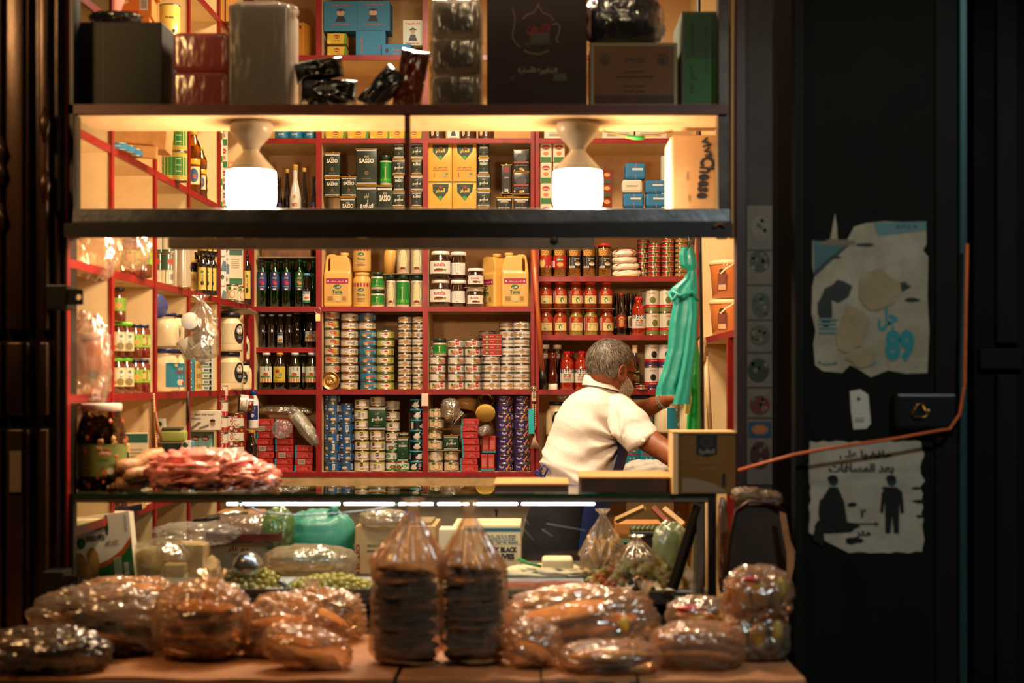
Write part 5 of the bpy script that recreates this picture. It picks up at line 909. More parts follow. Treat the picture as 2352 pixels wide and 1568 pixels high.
m=MB(); m.lathe([(0,0),(.037,0),(.037,.25),(0,.25)],mat('e0c060',.35,.2),24); d=Dec(m,.037); d.t('PURE',0,200,8,'3a3224',1,30); d.tmp=0; d.p([(-16,150),(-12,153),(14,112),(10,108)],'2a241c'); d.p([(16,150),(12,153),(-14,112),(-10,108)],'2a241c'); d.e(-15,152,6,7,'2a241c'); d.e(15,152,6,7,'2a241c'); d.t('COCO',2,92,7,'3a3224',1,26)
m.lathe([(.0375,0),(.0375,.004)],mtin(),24); m.lathe([(.0375,.246),(.0375,.25),(0,.25)],mtin(),24); one('food_tin',m,'tall yellow tin printed with crossed spoon and fork','tin',loc=(X(390,5.2),5.2,z4),rot=(0,0,.25))
for i in range(2): L('yelb',(512,530)[i],6.0,z5,f'yellow carton beside the foam stack, {"right" if i else "left"}','yellow cartons top left',sc=(.7,.7,.9))
m=MB(); v,f=crumple(211,10,4.55,.17,.16,.14,31,.25); m.add(v,f,mat('e08a80',.25,coat=.7,bump=.4,bs=20),True); one('pink_bag',m,'crumpled pink plastic bag at the top left corner','bag')
# ================================================================ shop front
STEEL=mat('4a4d50',.35,.7,c2='2c2f33',sc=8,bump=.2,bs=40); DARKST=mat('1c1612',.4,.3,c2='0e0b09',sc=6,bump=.3,bs=30); BLKM=mat('0c0a09',.45,.2); WOODR=mat('5a1c12',.5,c2='3f120c',sc=10)
YW=4.0
def PB(m,px0,px1,py0,py1,D,dp,mt,bev=0): m.box(X(px0,D),X(px1,D),D,D+dp,Z(py1,D),Z(py0,D),mt,bev)
wm=MB(); PB(wm,136,150,-700,1500,YW-.02,.10,mat('2a1e14',.4,.3,c2='1a120c',sc=5)); PB(wm,150,170,-700,545,YW-.01,.06,BLKM,.002); win=struct('window_1',wm)
m=MB(); PB(m,1650,1676,-700,545,YW,.06,mat('55504a',.35,.6,c2='3a3632',sc=7),.003); struct('window_frame',m,win)
m=MB(); PB(m,1680,1688,-700,545,YW+.01,.05,mat('c9a878',.5),.002); struct('window_frame',m,win)
m=MB(); PB(m,929,941,262,475,YW-.005,.03,WOODR); struct('mullion',m,win)
m=MB(); PB(m,168,1652,-700,238,YW+.012,.003,glass('f4f6f4',.35)); struct('pane',m,win)
m=MB(); PB(m,168,1652,262,476,YW+.012,.003,glass('fbfaf6',.4,.02,.10)); struct('pane',m,win)
# shelf above the lamps
ush=thing('display_shelf','pale wooden shelf across the window carrying cartons above two lamps','shelf',(X(910,YW),YW,Z(252,YW)))
m=MB(); m.box(X(152,YW),X(1668,YW),YW+.02,YW+.27,Z(262,YW),Z(241,YW),mat('d8b888',.6,c2='c8a474',sc=5)); part('shelf_board',m,ush,local=False)
m=MB(); m.box(X(150,YW),X(1670,YW),YW-.01,YW+.018,Z(263,YW),Z(241,YW),mat('4a1810',.5,c2='30100a',sc=8)); part('front_edge',m,ush,local=False)
# beam below the lamps
m=MB(); x0,x1=X(168,3.97),X(1676,3.97); 
prof=[(3.97,Z(480,3.97)),(4.035,Z(478,4.03)),(4.035,Z(500,4.03)),(4.03,Z(544,4.03)),(3.95,Z(546,3.95)),(3.945,Z(512,3.95)),(3.965,Z(508,3.97))]
vs=[(x,y,z) for x in (x0,x1) for y,z in prof]; n=len(prof); m.add(vs,[tuple(range(n-1,-1,-1)),tuple(range(n,2*n))]+[(i,(i+1)%n,(i+1)%n+n,i+n) for i in range(n)],STEEL)
m.box(x0-.015,x1+.004,3.938,3.944,Z(545,3.94),Z(512,3.94),BLKM); struct('trim_1',m)
m=MB(); PB(m,385,1365,546,570,3.94,.05,mat('77695c',.5,.3,c2='5a5046',sc=6),.003); m.ball((X(1272,3.935),3.938,Z(552,3.935)),(.012,.004,.012),BLKM); struct('trim_2',m)
# lamps
for i,px in enumerate((577,1327)):
    D=4.13; t=thing('led_lamp',('glowing bulb in a white holder on the left of the window','glowing bulb in a white holder on the right of the window')[i],'lamp',(X(px,D),D,Z(263,YW)),0,'bare lamps under the window shelf')
    m=MB(); m.lathe([(0,0),(.060,0),(.063,-.008),(.060,-.030),(.040,-.055),(.026,-.070),(.024,-.078),(0,-.078)],mat('d9cdb8',.4,coat=.4),28); part('lamp_holder',m,t)
    m=MB(); m.lathe([(.020,-.070),(.024,-.085),(.050,-.115),(.068,-.135),(.071,-.142),(0,-.142)],mat('e6dcc8',.4,coat=.3),28); part('lamp_neck',m,t)
    m=MB(); m.lathe([(.0705,-.1425),(.0715,-.165),(.0715,-.225),(.068,-.240),(.055,-.246),(0,-.248)],glow((1,.70,.45,1),BULB_E),24); part('bulb',m,t)
m=MB(); m.tube([P(1385,300,4.16),P(1415,308,4.16),P(1450,316,4.15),P(1500,312,4.14),P(1545,300,4.14)],.0025,mat('d9a53a',.5)); m.tube([P(1440,312,4.155),P(1460,316,4.15),P(1480,315,4.145)],.006,mat('1fae4a',.4)); one('lamp_cable',m,'thin yellow cable with green tape joint beside right lamp','cable')
m=MB(); m.tube([P(1640,518,3.93),P(1600,540,4.3),P(1585,560,4.6),P(1578,575,4.85)],.002,mat('1a1410',.6)); m.tube([P(1665,520,3.93),P(1655,512,3.93),P(1640,520,3.93)],.003,mat('6a4a20',.6)); one('hanging_wire',m,'thin wire running from the beam back to the teal bags','wire')
# notice card & tape stuck inside pane
m=MB(); PB(m,185,262,373,410,4.06,.001,mat('e0c090',.7)); one('torn_sticker',m,'faint torn sticker on the inside of the left pane','sticker') if False else None
# ---- goods on the display shelf (backlit)
zs=Z(241,YW)
def SH(px0,px1,py0,D,dp,name,label,cat,parts,group=None):
    """box standing on the display shelf between two pixel columns"""
    t=thing(name,label,cat,((X(px0,D)+X(px1,D))/2,D,zs),0,group); w_=X(px1,D)-X(px0,D); h=Z(py0,D)-zs; return t,w_,h
D=4.05
t,w_,h=SH(173,372,50,D,.22,'carton','plain black carton at the left end of the display shelf','box',0)
m=MB(); m.box(-w_/2,w_/2,0,.20,.0005,h,mat('14120e',.6),.003); part('box_body',m,t); m=MB(); d=Dec(m,None,off=.0006); d.r_(-w_*180,-w_*170,2,h*990,'0a0908'); d.r_(w_*300,w_*308,2,h*990,'0a0908'); d.r_(-w_*490,w_*490,h*300,h*305,'0a0908'); d.r_(-w_*490,w_*490,h*800,h*805,'0a0908'); part('tape_lines',m,t)
m=MB(); v,f=crumple(265,42,4.15,.13,.03,.08,41,.3); m.add(v,f,film('6a6460',.5,.4),True); one('plastic_bag',m,'grey crumpled plastic lying on the black carton','bag')
NAP=film('e8c0b4',.93,.08,.3,12)
for i in range(2):
    m=MB(); m.box(-.075,.075,0,.14,0,.110,NAP,.018,seg=4); fm=film('f0a8a4',.3,.35,.2,18)
    m.box(-.080,.080,-.004,.145,.0,.1115,fm,.014,seg=4)
    m.add([(.075,.02,.075),(.10,.0,.045),(.098,.03,.06),(.08,.05,.02)],[(0,1,2),(1,2,3)],fm)
    one('napkin_pack',m,f'pink wrapped napkin pack, {"upper" if i else "lower"} of two by the black carton','napkins','pink napkin packs',loc=(X(455,D),D+.03,zs+.001+i*.112))
t,w_,h=SH(522,664,8,D,.2,'foam_plate_stack','tall stack of white foam plates wrapped in plastic','plates',0)
m=MB(); n=int(h/.0042)
for i in range(n): k=.0008*(i%2); m.box(-w_/2+.006+k,w_/2-.006-k,.01+k,.16,i*.0042+.001,i*.0042+.0044,film('f4ece6',.5,.0,.4,12))
part('plates',m,t)['kind']='stuff'; m=MB(); m.box(-w_/2,w_/2,.002,.168,.0008,h,film('f4ece6',.45,.15,.25,14),.012,seg=4); v,f=crumple(None,0,0,.17,.03,.14,51,.3); m.add([q+Vector((0,.08,h)) for q in v],f,film('f4ece6',.35,.2,.2,14),True); part('plastic_wrap',m,t)
BAGK=mat('0b0b0d',.18,coat=1,bump=.5,bs=22,bd=.01)
def pillow(w_,h,dp,seed,pinch=.5,nu=34,nv=16,crease=.25):
    vs=[];fs=[]
    for j in range(nv+1):
        v=2*j/nv-1
        for i in range(nu+1):
            u=2*i/nu-1; th=(1-abs(u)**3)**.5*(1-abs(v)**3)**.5; q=Vector((u*2.2,v*2.2,seed*2.3)); nn=noise.noise(q)*crease+abs(noise.noise(q*2.1))*crease*.6
            e=1-pinch*.25*(1-abs(v))*abs(u)**2
            vs.append(Vector((u*w_/2,-dp/2*th*(1+nn)-.001,v*h/2*e)))
    for j in range(nv+1):
        v=2*j/nv-1
        for i in range(nu+1):
            u=2*i/nu-1; th=(1-abs(u)**3)**.5*(1-abs(v)**3)**.5; q=Vector((u*2.2,v*2.2,seed*5.1+9)); nn=noise.noise(q)*crease; e=1-pinch*.25*(1-abs(v))*abs(u)**2
            vs.append(Vector((u*w_/2,dp/2*th*(1+nn)+.001,v*h/2*e)))
    o=(nu+1)*(nv+1)
    for j in range(nv):
        for i in range(nu): a=j*(nu+1)+i; fs.append((a,a+1,a+nu+2,a+nu+1)); fs.append((o+a,o+a+nu+1,o+a+nu+2,o+a+1))
    for i in range(nu): fs.append((i,o+i,o+i+1,i+1)); a=nv*(nu+1)+i; fs.append((a,a+1,o+a+1,o+a))
    for j in range(nv): a=j*(nu+1); fs.append((a,a+nu+1,o+a+nu+1,o+a)); a+=nu; fs.append((a,o+a,o+a+nu+1,a+nu+1))
    return vs,fs
for i,(px,py,w_,h,rot,l) in enumerate(((745,208,.165,.075,3,'glossy black snack bag with pale lettering, lower of two'),(722,165,.14,.06,-9,'glossy black snack bag lying on top of another'))):
    m=MB(); M_=Matrix.Rotation(R(rot),3,'Y'); v,f=pillow(w_,h,.085,60+i,.6,crease=.35); m.add([M_@q for q in v],f,BAGK,True)
    if i==0: d=Dec(m,fn=lambda u,v_,o:(u,-.050-.002+u*u*6,v_)); d.t('oliddle',-2,4,14,mat('8f8f86',.5),2,58); v,f=pillow(.12,.05,.08,69); m.add([q+Vector((-.005,.01,-.038)) for q in v],f,BAGK,True)
    one('snack_bag',m,l,'bag','black snack bags',loc=(X(px,D),D+.09,zs+(.065 if i==0 else .128)))
m=MB(); v,f=pillow(.085,.185,.08,71,.2,crease=.4); M_=Matrix.Rotation(R(10),3,'Y'); m.add([M_@q for q in v],f,mat('2c0c06',.2,coat=1,c2='8a2a10',sc=9,bump=.4,bs=20,bd=.01),True); one('snack_bag',m,'upright dark orange snack bag leaning against the clear trays','bag',None,loc=(X(936,D),D+.10,zs+.098))
m=MB(); v,f=pillow(.075,.14,.06,73,.2,crease=.3); M_=Matrix.Rotation(R(42),3,'Y'); m.add([M_@q for q in v],f,mat('161822',.25,coat=.8,bump=.4,bs=20,bd=.01),True); one('snack_bag',m,'dark blue snack bag tilted left of the orange one','bag',None,loc=(X(872,D),D+.07,zs+.068))
for i,(dz,hh) in enumerate(((.001,.098),(.101,.102),(.205,.11))):
    t=thing('foam_tray_pack',f'pack of clear plastic trays, {("bottom","middle","top")[i]} of three beside dark maroon carton','trays',(X(1046,D),D,zs+dz),0,'clear tray packs')
    m=MB(); m.box(-.066,.066,.012,.15,.004,hh-.006,film('c8c0b8',.75,.25,.2,14),.016,seg=3); m.box(-.052,.052,.006,.03,.018,hh-.02,film('d0c8c0',.5,.4,.12,25),.012,seg=3); part('trays',m,t)
    m=MB(); m.box(-.073,.073,.003,.156,.001,hh-.001,film('d8d0c4',.16,.35,.15,22),.012,seg=3); part('plastic_wrap',m,t)
t,w_,h=SH(1118,1348,-6,D,.2,'carton','dark maroon carton with outlined teapot and curly lettering','box',0)
m=MB(); m.box(-w_/2,w_/2,0,.20,.009,h,mat('2a0c0e',.6),.002); part('box_body',m,t); m=MB(); m.box(-w_/2-.002,w_/2+.002,-.004,.2,0,.009,mat('4a4640',.5)); part('tray_base',m,t)
LN=mat('b89484',.6); m=MB(); d=Dec(m,None,off=.0008)
def stroke(pts,wd,mt):
    for (a,b),(c,e) in zip(pts[:-1],pts[1:]):
        L_=math.hypot(c-a,e-b) or 1; nx,ny=-(e-b)/L_*wd/2,(c-a)/L_*wd/2; d.p([(a+nx,b+ny),(a-nx,b-ny),(c-nx,e-ny),(c+nx,e+ny)],mt); d.k-=1
    d.k+=1
H=h*1000
stroke([(-72,H-30),(-66,H-40),(-62,H-62),(-66,H-90),(-70,H-112),(-60,H-130),(-46,H-142)],2,LN); stroke([(-40,H-62),(-30,H-50),(-10,H-44),(0,H-30),(4,H-18),(8,H-30),(18,H-44),(38,H-52),(48,H-66)],2.4,LN)
stroke([(44,H-78),(58,H-74),(66,H-84),(62,H-104),(54,H-118),(62,H-128)],2.4,LN); stroke([(-36,H-150),(-20,H-160),(8,H-162),(34,H-152)],2.4,LN); d.r_(-20,36,H-128,H-100,'3a3410'); d.p([(-34,H-138),(38,H-134),(44,H-124),(-38,H-130)],'1a1208')
d.t('الكروان',4,H-88,20,mat('a8342a',.6),2,66); d.t('الشابورة الأصلية',2,H-208,13,mat('a89c90',.6),2,112); d.e(-70,H-232,7,8,'3a2c14'); d.t('8',-70,H-232,9,'160a0a',1); d.bar(66,H-228,36,20,'3a3632','6a645a'); part('printed_front',m,t)
t,w_,h=SH(1356,1556,98,D,.18,'carton','tan and maroon printed carton right of the teapot carton','box',0)
m=MB(); m.box(-w_/2,w_/2,0,.18,.0005,h,mat('b0a082',.6),.002); part('box_body',m,t); m=MB(); d=Dec(m,None,off=.0008); W_,H=w_*1000,h*1000; d.r_(-W_*.46,W_*.46,H*.07,H*.95,'8a5022'); d.r_(-W_*.46,W_*.46,H*.07,H*.2,'4a120c')
d.t('GWAIZI',2,H*.74,13,'3a0c0a',2,56); 
for s_ in (-1,1): d.e(s_*W_*.33,H*.74,17,17,'3a1a08'); d.e(s_*W_*.33,H*.74,14,14,'6a3a18'); d.e(s_*W_*.33,H*.72,6,10,'3a0c0a')
d.t('NATURAL SEASONED',2,H*.56,5,'2a1208',1,56); d.t('SESAME BREADSTICKS & CRACKERS',2,H*.48,6,'2a1208',1,104); d.t('PRODUCT OF EGYPT',2,H*.34,5,'2a1208',1,60); d.t('جويزي للتجارة',2,H*.27,6,'2a1208',1,60); part('printed_front',m,t)
m=MB(); v,f=pillow(.19,.15,.13,81,.1,crease=.22); m.add(v,f,mat('0a0a0c',.3,coat=.6),True); v,f=crumple(None,0,0,.215,.17,.15,82,.2,3); m.add(v,f,film('cfc8d8',.1,.45,.12,24),True); one('plastic_bag',m,'black bag in clear wrap standing on the tan carton','bag',None,loc=(X(1436,D),D+.09,zs+h+.075))
t,w_,h=SH(1566,1647,26,D,.2,'carton','narrow dark green carton at the right end of the shelf','box',0)
m=MB(); m.box(-w_/2,w_/2,0,.26,.0005,h,mat('5a6a58',.6),.002); part('box_body',m,t); m=MB(); d=Dec(m,None,off=.0008); W_,H=w_*1000,h*1000; d.r_(-W_*.42,W_*.46,H*.06,H*.97,'1c5a20'); d.r_(-W_*.42,W_*.46,H*.06,H*.52,'2c7a2c'); d.t('GREEN TEA',-W_*.2,H*.72,9,'08200a',2,H*.34,rot=-PI/2); d.t('شاي أخضر',-W_*.2,H*.3,12,'08200a',2,H*.3,rot=-PI/2); d.t('NET 100 BAGS',W_*.2,H*.6,6,'08200a',1,H*.5,rot=-PI/2); part('printed_front',m,t)
# carton with handwritten mark standing on the beam inside the pane
t=thing('carton','pale carton marked with sideways handwriting, on the beam','box',(X(1600,4.09)+.008,4.20,Z(474,4.03)+.0))
m=MB(); m.box(-.0645,.060,0,.20,.001,.232,mat('c9a070',.7,c2='bf9260',sc=6),.002); m.box(-.072,-.0648,.0,.20,.001,.225,mat('e8d8b8',.6)); part('box_body',m,t)
m=MB(); d=Dec(m,None,off=.0008); d.t('Cheese',32,104,40,mat('22222a',.7),2,125,rot=-PI/2-.10); d.t('vivs',38,194,26,mat('2a2a30',.7),2,66,rot=-PI/2+.25); d.t('نفقه',-22,110,6,'3a3a40',1,26,rot=-PI/2); d.t('عبود',-16,45,6,'3a3a40',1,26,rot=-PI/2); part('handwriting',m,t)
# ================================================================ counter display case
case=thing('display_case','glass topped counter display case lit by a blue white strip','display case',(X(900,YW),YW,0))
GE=mat('0d3a24',.15,coat=.6); zt=Z(1134,YW)
m=MB(); m.box(X(150,YW),X(1646,YW),YW,YW+.30,zt-.008,zt,glass('e4eee6',.6,.01)); m.box(X(150,YW),X(1646,YW),YW-.0015,YW,zt-.008,zt,GE); part('glass_top',m,case,local=False)
m=MB(); m.box(X(150,YW),X(1640,YW),YW+.004,YW+.02,zt-.022,zt-.0085,mat('7a7468',.4,.6)); m.box(X(150,YW),X(1640,YW),YW+.07,YW+.10,zt-.030,zt-.012,BLKM); m.box(X(150,4.28),X(1640,4.28),YW+.275,YW+.295,zt-.03,zt-.0085,mat('3a3630',.4,.5)); part('top_rail',m,case,local=False)
m=MB(); 
for a,b_ in ((522,545),(553,780),(791,905),(917,994),(1006,1076),(1088,1188),(1199,1365)): m.tube([P(a,1157,4.06),P((a+b_)/2,1157,4.06),P(b_,1157,4.06)],.0023,glow((.74,.85,1,1),50),8)
part('light_strip',m,case,'glowing blue white light strip',local=False)
m=MB(); m.tube([P(540,1150,4.05),P(600,1176,4.05),P(680,1183,4.05),P(760,1180,4.05),P(850,1172,4.05),P(915,1158,4.05)],.0022,mat('c9c9c4',.4)); part('power_cable',m,case,'thin white cable',local=False)
zd=.975
m=MB(); m.box(X(162,YW),X(1650,YW),3.985,4.95,zd-.03,zd,mat('5a5650',.4,.4,c2='48443e',sc=6)); part('deck',m,case,local=False)
m=MB(); m.box(X(136,YW),X(1650,YW),3.985,4.01,.60,zd+.012,mat('2c160c',.6,c2='20100a',sc=6)); m.box(X(162,YW),X(1650,YW),4.02,4.9,.02,.6,mat('3a2c20',.7)); part('base_panel',m,case,local=False)
m=MB(); m.box(X(152,YW),X(1560,YW),YW+.022,YW+.026,zd+.01,zt-.022,glass('f0f4f2',.35,.02,.03)); part('front_glass',m,case,local=False)
rs=random.Random(5)
m=MB()
for (a,b_,c_,e_) in ((1185,1195,1225,1240),(1245,1215,1270,1232),(1255,1202,1345,1218),(1395,1240,1430,1262),(1400,1270,1500,1292),(1205,1190,1215,1205),(960,1230,985,1240),(740,1215,760,1216)): m.tube([P(a,b_,4.02),P(c_,e_,4.02)],.0006,mat('c9d4d8',.3),4)
part('scratches',m,case,'fine scratches on the front glass',local=False)['kind']='stuff'
def post(pts,wd,mt): 
    q=MB(); q.tube(pts,wd,mt,4,smooth=False); return q
part('slanted_frame',post([P(1605,1160,4.02),P(1545,1352,4.02)],.016,mat('1a140e',.4,.4)),case,local=False)
m=MB(); PB(m,1600,1618,1146,1360,YW+.01,.02,mat('6a645a',.4,.6),.002); part('frame_post',m,case,local=False)
m=MB(); PB(m,1628,1646,1140,1470,YW-.0,.03,mat('2c2a26',.45,.5,c2='1c1a18',sc=6),.002); part('frame_post',m,case,local=False)
m=MB(); PB(m,150,168,1140,1340,YW,.02,mat('2a2018',.45,.4),.002); part('frame_post',m,case,local=False)
m=MB(); m.box(X(1618,YW)-.002,X(1618,YW)+.001,YW+.03,YW+.28,zd,zt-.03,glass('c9d0c4',.5,.05,.2)); part('side_glass',m,case,local=False)
# trays
def tray(px0,px1,D0,D1,z,h,label,mt='cfc8ba',cat='tray',content=None,cl=None):
    xa,xb=X(px0,D0),X(px1,D0); t=thing('food_tray',label,cat,((xa+xb)/2,(D0+D1)/2,z)); m=MB(); MT=mat(mt,.35,coat=.3); w_=(xb-xa)/2; dd=(D1-D0)/2; k=.86
    o=[(-w_,-dd),(w_,-dd),(w_,dd),(-w_,dd)]; L_=[[(a*k,b*k,0.001) for a,b in o],[(a*.985,b*.985,h) for a,b in o],[(a,b,h) for a,b in o],[(a,b,h-.006) for a,b in o],[(a*.975,b*.96,h-.006) for a,b in o]]
    iL=[(a*.86-math.copysign(.002,a),b*.86-math.copysign(.002,b),.004) for a,b in o]
    vs=[v for q in L_ for v in q]+iL; fs=[(3,2,1,0)]
    for i in range(4): j=(i+1)%4; fs+=[(i,j,j+12,i+12),(i+12,j+12,j+8,i+8),(i+8,j+8,j+4,i+4),(i+4,j+4,j+20,i+20)]
    fs=[f for f in fs if max(f)<20 or True]; vs=vs[:20]+iL
    m.add(vs,[(3,2,1,0)]+[(i,(i+1)%4,(i+1)%4+16,i+16) for i in range(4)]+[(i+16,(i+1)%4+16,(i+1)%4+12,i+12) for i in range(4)]+[(i+12,(i+1)%4+12,(i+1)%4+8,i+8) for i in range(4)]+[(i+8,(i+1)%4+8,(i+1)%4+4,i+4) for i in range(4)]+[(i+4,(i+1)%4+4,(i+1)%4+20,i+20) for i in range(4)]+[(20,21,22,23)],MT); part('tray_body',m,t)
    if content: content(t,w_,dd,h)
    return t
OLV=MB(); OLV.ball((0,0,0),(.0115,.0095,.0095),mat('a08a2c',.35,c2='c0a648',sc=60,coat=.5),8,6); OLT=Tpl('green_olive','olive',[('green_olive',OLV)],.01,.02)
def heap(T_,cx,cy,z,rx,ry,hh,n,label,group,seed,s0=1.0):
    g=random.Random(seed); pts=[]; tries=0
    while len(pts)<n and tries<20000:
        tries+=1; a,b=g.uniform(-1,1),g.uniform(-1,1)
        if a*a+b*b>1: continue
        q=Vector((cx+a*rx,cy+b*ry,z+hh*(1-(a*a+b*b))**.7*g.choice([1,1,.75]))); 
        if all((q-w_).length>.0165*s0 for w_ in pts): pts.append(q)
    for q in pts: T_.put(q,0,label,group,rot=(g.uniform(-.6,.6),g.uniform(-.6,.6),g.uniform(0,3)),sc=(s0*g.uniform(.9,1.1),)*3)
tray(500,650,4.04,4.28,zd+.001,.035,'white tray heaped with green olives under the steel ball')
tray(655,846,4.04,4.28,zd+.001,.035,'white tray of green olives left of the tall bread bags')
heap(OLT,X(572,4.15),4.15,zd+.030,.092,.09,.050,85,'green olive in the heap under the steel ball','green olives, left tray',1,1.12)
heap(OLT,X(762,4.15),4.15,zd+.026,.115,.09,.030,110,'green olive in the wide tray by the bread bags','green olives, right tray',2,1.12)
m=MB(); m.ball((0,0,0),.0435,mat('d0d0d2',.28,1,bump=.1,bs=14),28,18); m.lathe([(.040,-.012),(.0440,-.002),(.0440,.002),(.040,.012)],mat('8f8f92',.2,1),28); one('steel_ball',m,'shiny steel tea ball resting on the green olives','tea ball',loc=(X(571,4.13),4.12,Z(1300,4.12)))
def spoon(a,b_,D,label,w0=.009):
    m=MB(); m.tube([P(*a,D),P((a[0]+b_[0])/2,(a[1]+b_[1])/2-3,D+.02),P(*b_,D+.03)],[w0,w0*.8,w0*.5],mat('b8b8b8',.25,.9,c2='7a7a78',sc=50),8); one('spoon',m,label,'spoon')
spoon((640,1335),(672,1362),4.05,'ridged metal spoon handle between the olive trays'); spoon((742,1362),(765,1345),4.05,'metal spoon handle stuck in the right olives',.006)
def sauce(c,c2,lv=.8):
    def f(t,w_,dd,h): m=MB(); n=16; vs=[(w_*.93*(2*i/n-1),dd*.93*(2*j/n-1),h*lv+.004*noise.noise(Vector((i*.6,j*.6,0)))) for j in range(n+1) for i in range(n+1)]; m.add(vs,[(j*(n+1)+i,j*(n+1)+i+1,(j+1)*(n+1)+i+1,(j+1)*(n+1)+i) for j in range(n) for i in range(n)],mat(c,.35,c2=c2,sc=40,coat=.4,bump=.5,bs=80),True); part('food_paste',m,t)
    return f
tray(1150,1345,4.03,4.26,zd+.001,.034,'white tray filled with orange chilli paste',content=sauce('c4501a','8a2a0c',.78))
tray(860,1145,4.03,4.28,zd+.001,.034,'white tray hidden behind the tall bread bags')
tray(1128,1372,3.74,3.94,.916,.052,'white tray of black olives in front of the orange paste')
BO=MB(); BO.ball((0,0,0),(.011,.009,.009),mat('120e14',.15,coat=1),8,6); BOT=Tpl('black_olive','olive',[('black_olive',BO)],.01,.02)
heap(BOT,X(1262,3.84),3.84,.952,.115,.075,.018,80,'glossy black olive in the front white tray','black olives in the front tray',3)
tray(190,480,4.03,4.3,zd+.001,.030,'long pale tray behind the left bread bags','9a9080')
# pickled vegetables
tray(1350,1590,4.04,4.30,zd+.001,.030,'white tray heaped with mixed pickled vegetables','d8cfc0')
VEG=[]
for nm,c,c2,r in (('pickled_carrot','ff8a40','f07030',(.016,.010,.007)),('pickled_turnip','ffe39a','f6cc70',(.013,.012,.010)),('pickled_pepper','d8c24a','c0a038',(.020,.013,.012)),('pickled_radish','ffb06a','f89a50',(.013,.013,.007)),('pickled_cucumber','3f4a1c','57602a',(.012,.010,.009))):
    m=MB(); m.ball((0,0,0),r,mat(c,.3,c2=c2,sc=40,coat=.6),9,7,wob=.45,seed=len(VEG)); VEG.append((Tpl(nm,'pickle',[(nm,m)],.01,.02),nm.replace('_',' ')))
g=random.Random(9); pts=[]
for tr in range(9000):
    if len(pts)>=105: break
    a,b_=g.uniform(-1,1),g.uniform(-1,1)
    if a*a+b_*b_>1: continue
    q=Vector((X(1465,4.14)+a*.142,4.15+b_*.10,zd+.030+.072*(1-(a*a+b_*b_))**.8*g.choice([1,.8])))
    if all((q-w_).length>.019 for w_ in pts): pts.append(q)
for q in pts:
    a=(q.x-X(1465,4.14))/.142; k=4 if q.y<4.09 and abs(a)<.35 and g.random()<.8 else 0 if a<-.5 and g.random()<.6 else 2 if a<-.6 else g.choice([1,1,1,1,2,3,3])
    VEG[k][0].put(q,0,f'piece of {VEG[k][1]} in the mixed heap','pickled vegetables, '+VEG[k][1],rot=(g.uniform(-1,1),g.uniform(-1,1),g.uniform(0,6)),sc=(g.uniform(.9,1.35),)*3)
# goods deeper in the case
t=thing('dried_figs_box','white green and orange dried figs box leaning at the left','box',(X(232,4.32),4.34,zd+.002)); t.rotation_euler=(R(-6),R(-7),R(4))
m=MB(); m.box(-.112,.100,0,.06,0,.215,mat('e0d4c0',.5),.002); part('box_body',m,t)
m=MB(); d=Dec(m,None,off=.0006); d.p([(-110,2),(98,2),(98,120),(70,86),(30,62),(-30,48),(-110,40)],'1f6a2c'); d.p([(-110,40),(-30,48),(30,62),(70,86),(98,120),(98,138),(66,100),(26,76),(-30,60),(-110,52)],'cf5a1e')
for a,b_,r1,r2 in ((-60,60,17,48),(-22,74,18,46),(-40,36,15,40)): d.e(a,b_,r1,r2,'c98a45'); d.e(a+3,b_+6,r1*.6,r2*.6,'d9a05a')
d.t('تين مجفف',-10,182,18,'2b3a2c',2,52); d.t('DRIED FIGS',-8,146,15,'2b3a2c',2,58); d.t('هاشم النور',40,130,9,'2b3a2c',1,40); d.t('Haseem Al-Noor',40,119,5,'3a3a34',1,44); d.p([(26,212),(32,212),(34,170),(30,150),(26,152),(24,172)],'2b4a2c'); d.e(-52,134,13,16,'1a4a24'); d.e(-52,134,9,11,'2f7a3a'); d.t('BETTER DATES',86,180,5,'2b3a2c',1,50,rot=PI/2); d.bar(76,42,12,36); d.lines(52,46,26,70,12,'cfe0c0'); part('printed_front',m,t)
m=MB(); v,f=crumple(365,1288,4.42,.19,.13,.14,91,.12,2.5); m.add(v,f,film('f0e4cc',.16,.3,.15,20),True); m2=MB(); m2.ball(P(340,1292,4.42),(.05,.05,.055),mat('a89a70',.6,c2='8a8050',sc=25),16,12,wob=.2); m2.box(X(375,4.4),X(425,4.4),4.40,4.46,zd,zd+.06,mat('ded0a8',.6),.006)
t=thing('cheese_bag','clear bag of pale cheese pieces behind the figs box','bag',tuple(P(365,1335,4.42))); part('plastic_bag',m,t,local=False); part('cheese_pieces',m2,t,local=False)
HAL=mat('d8ba84',.75,c2='c8a468',sc=14,bump=.4,bs=50)
m=MB(); m.box(X(402,4.5),X(478,4.5),4.44,4.56,zd+.001,zd+.115,HAL,.004); m.ball((X(480,4.47),4.5,zd+.03),(.03,.04,.035),HAL,14,10,wob=.8,seed=4); one('halva_block',m,'large pale halva block with a crumbling right side','halva')
m=MB(); v,f=crumple(450,1225,4.5,.23,.06,.16,93,.35,3.5); m.add(v,f,FILM,True); one('plastic_wrap',m,'loose clear plastic gathered on top of the halva block','plastic')
for i in range(5): m=MB(); m.ball((0,0,0),(.012+.003*(i%3),.012,.009+.002*(i%2)),HAL,9,7,wob=.8,seed=i); one('halva_crumb',m,'broken crumb lying at the foot of the halva block','halva crumb','halva crumbs',loc=(X(492+9*i,4.4),4.36+.02*(i%2),zd+.009))
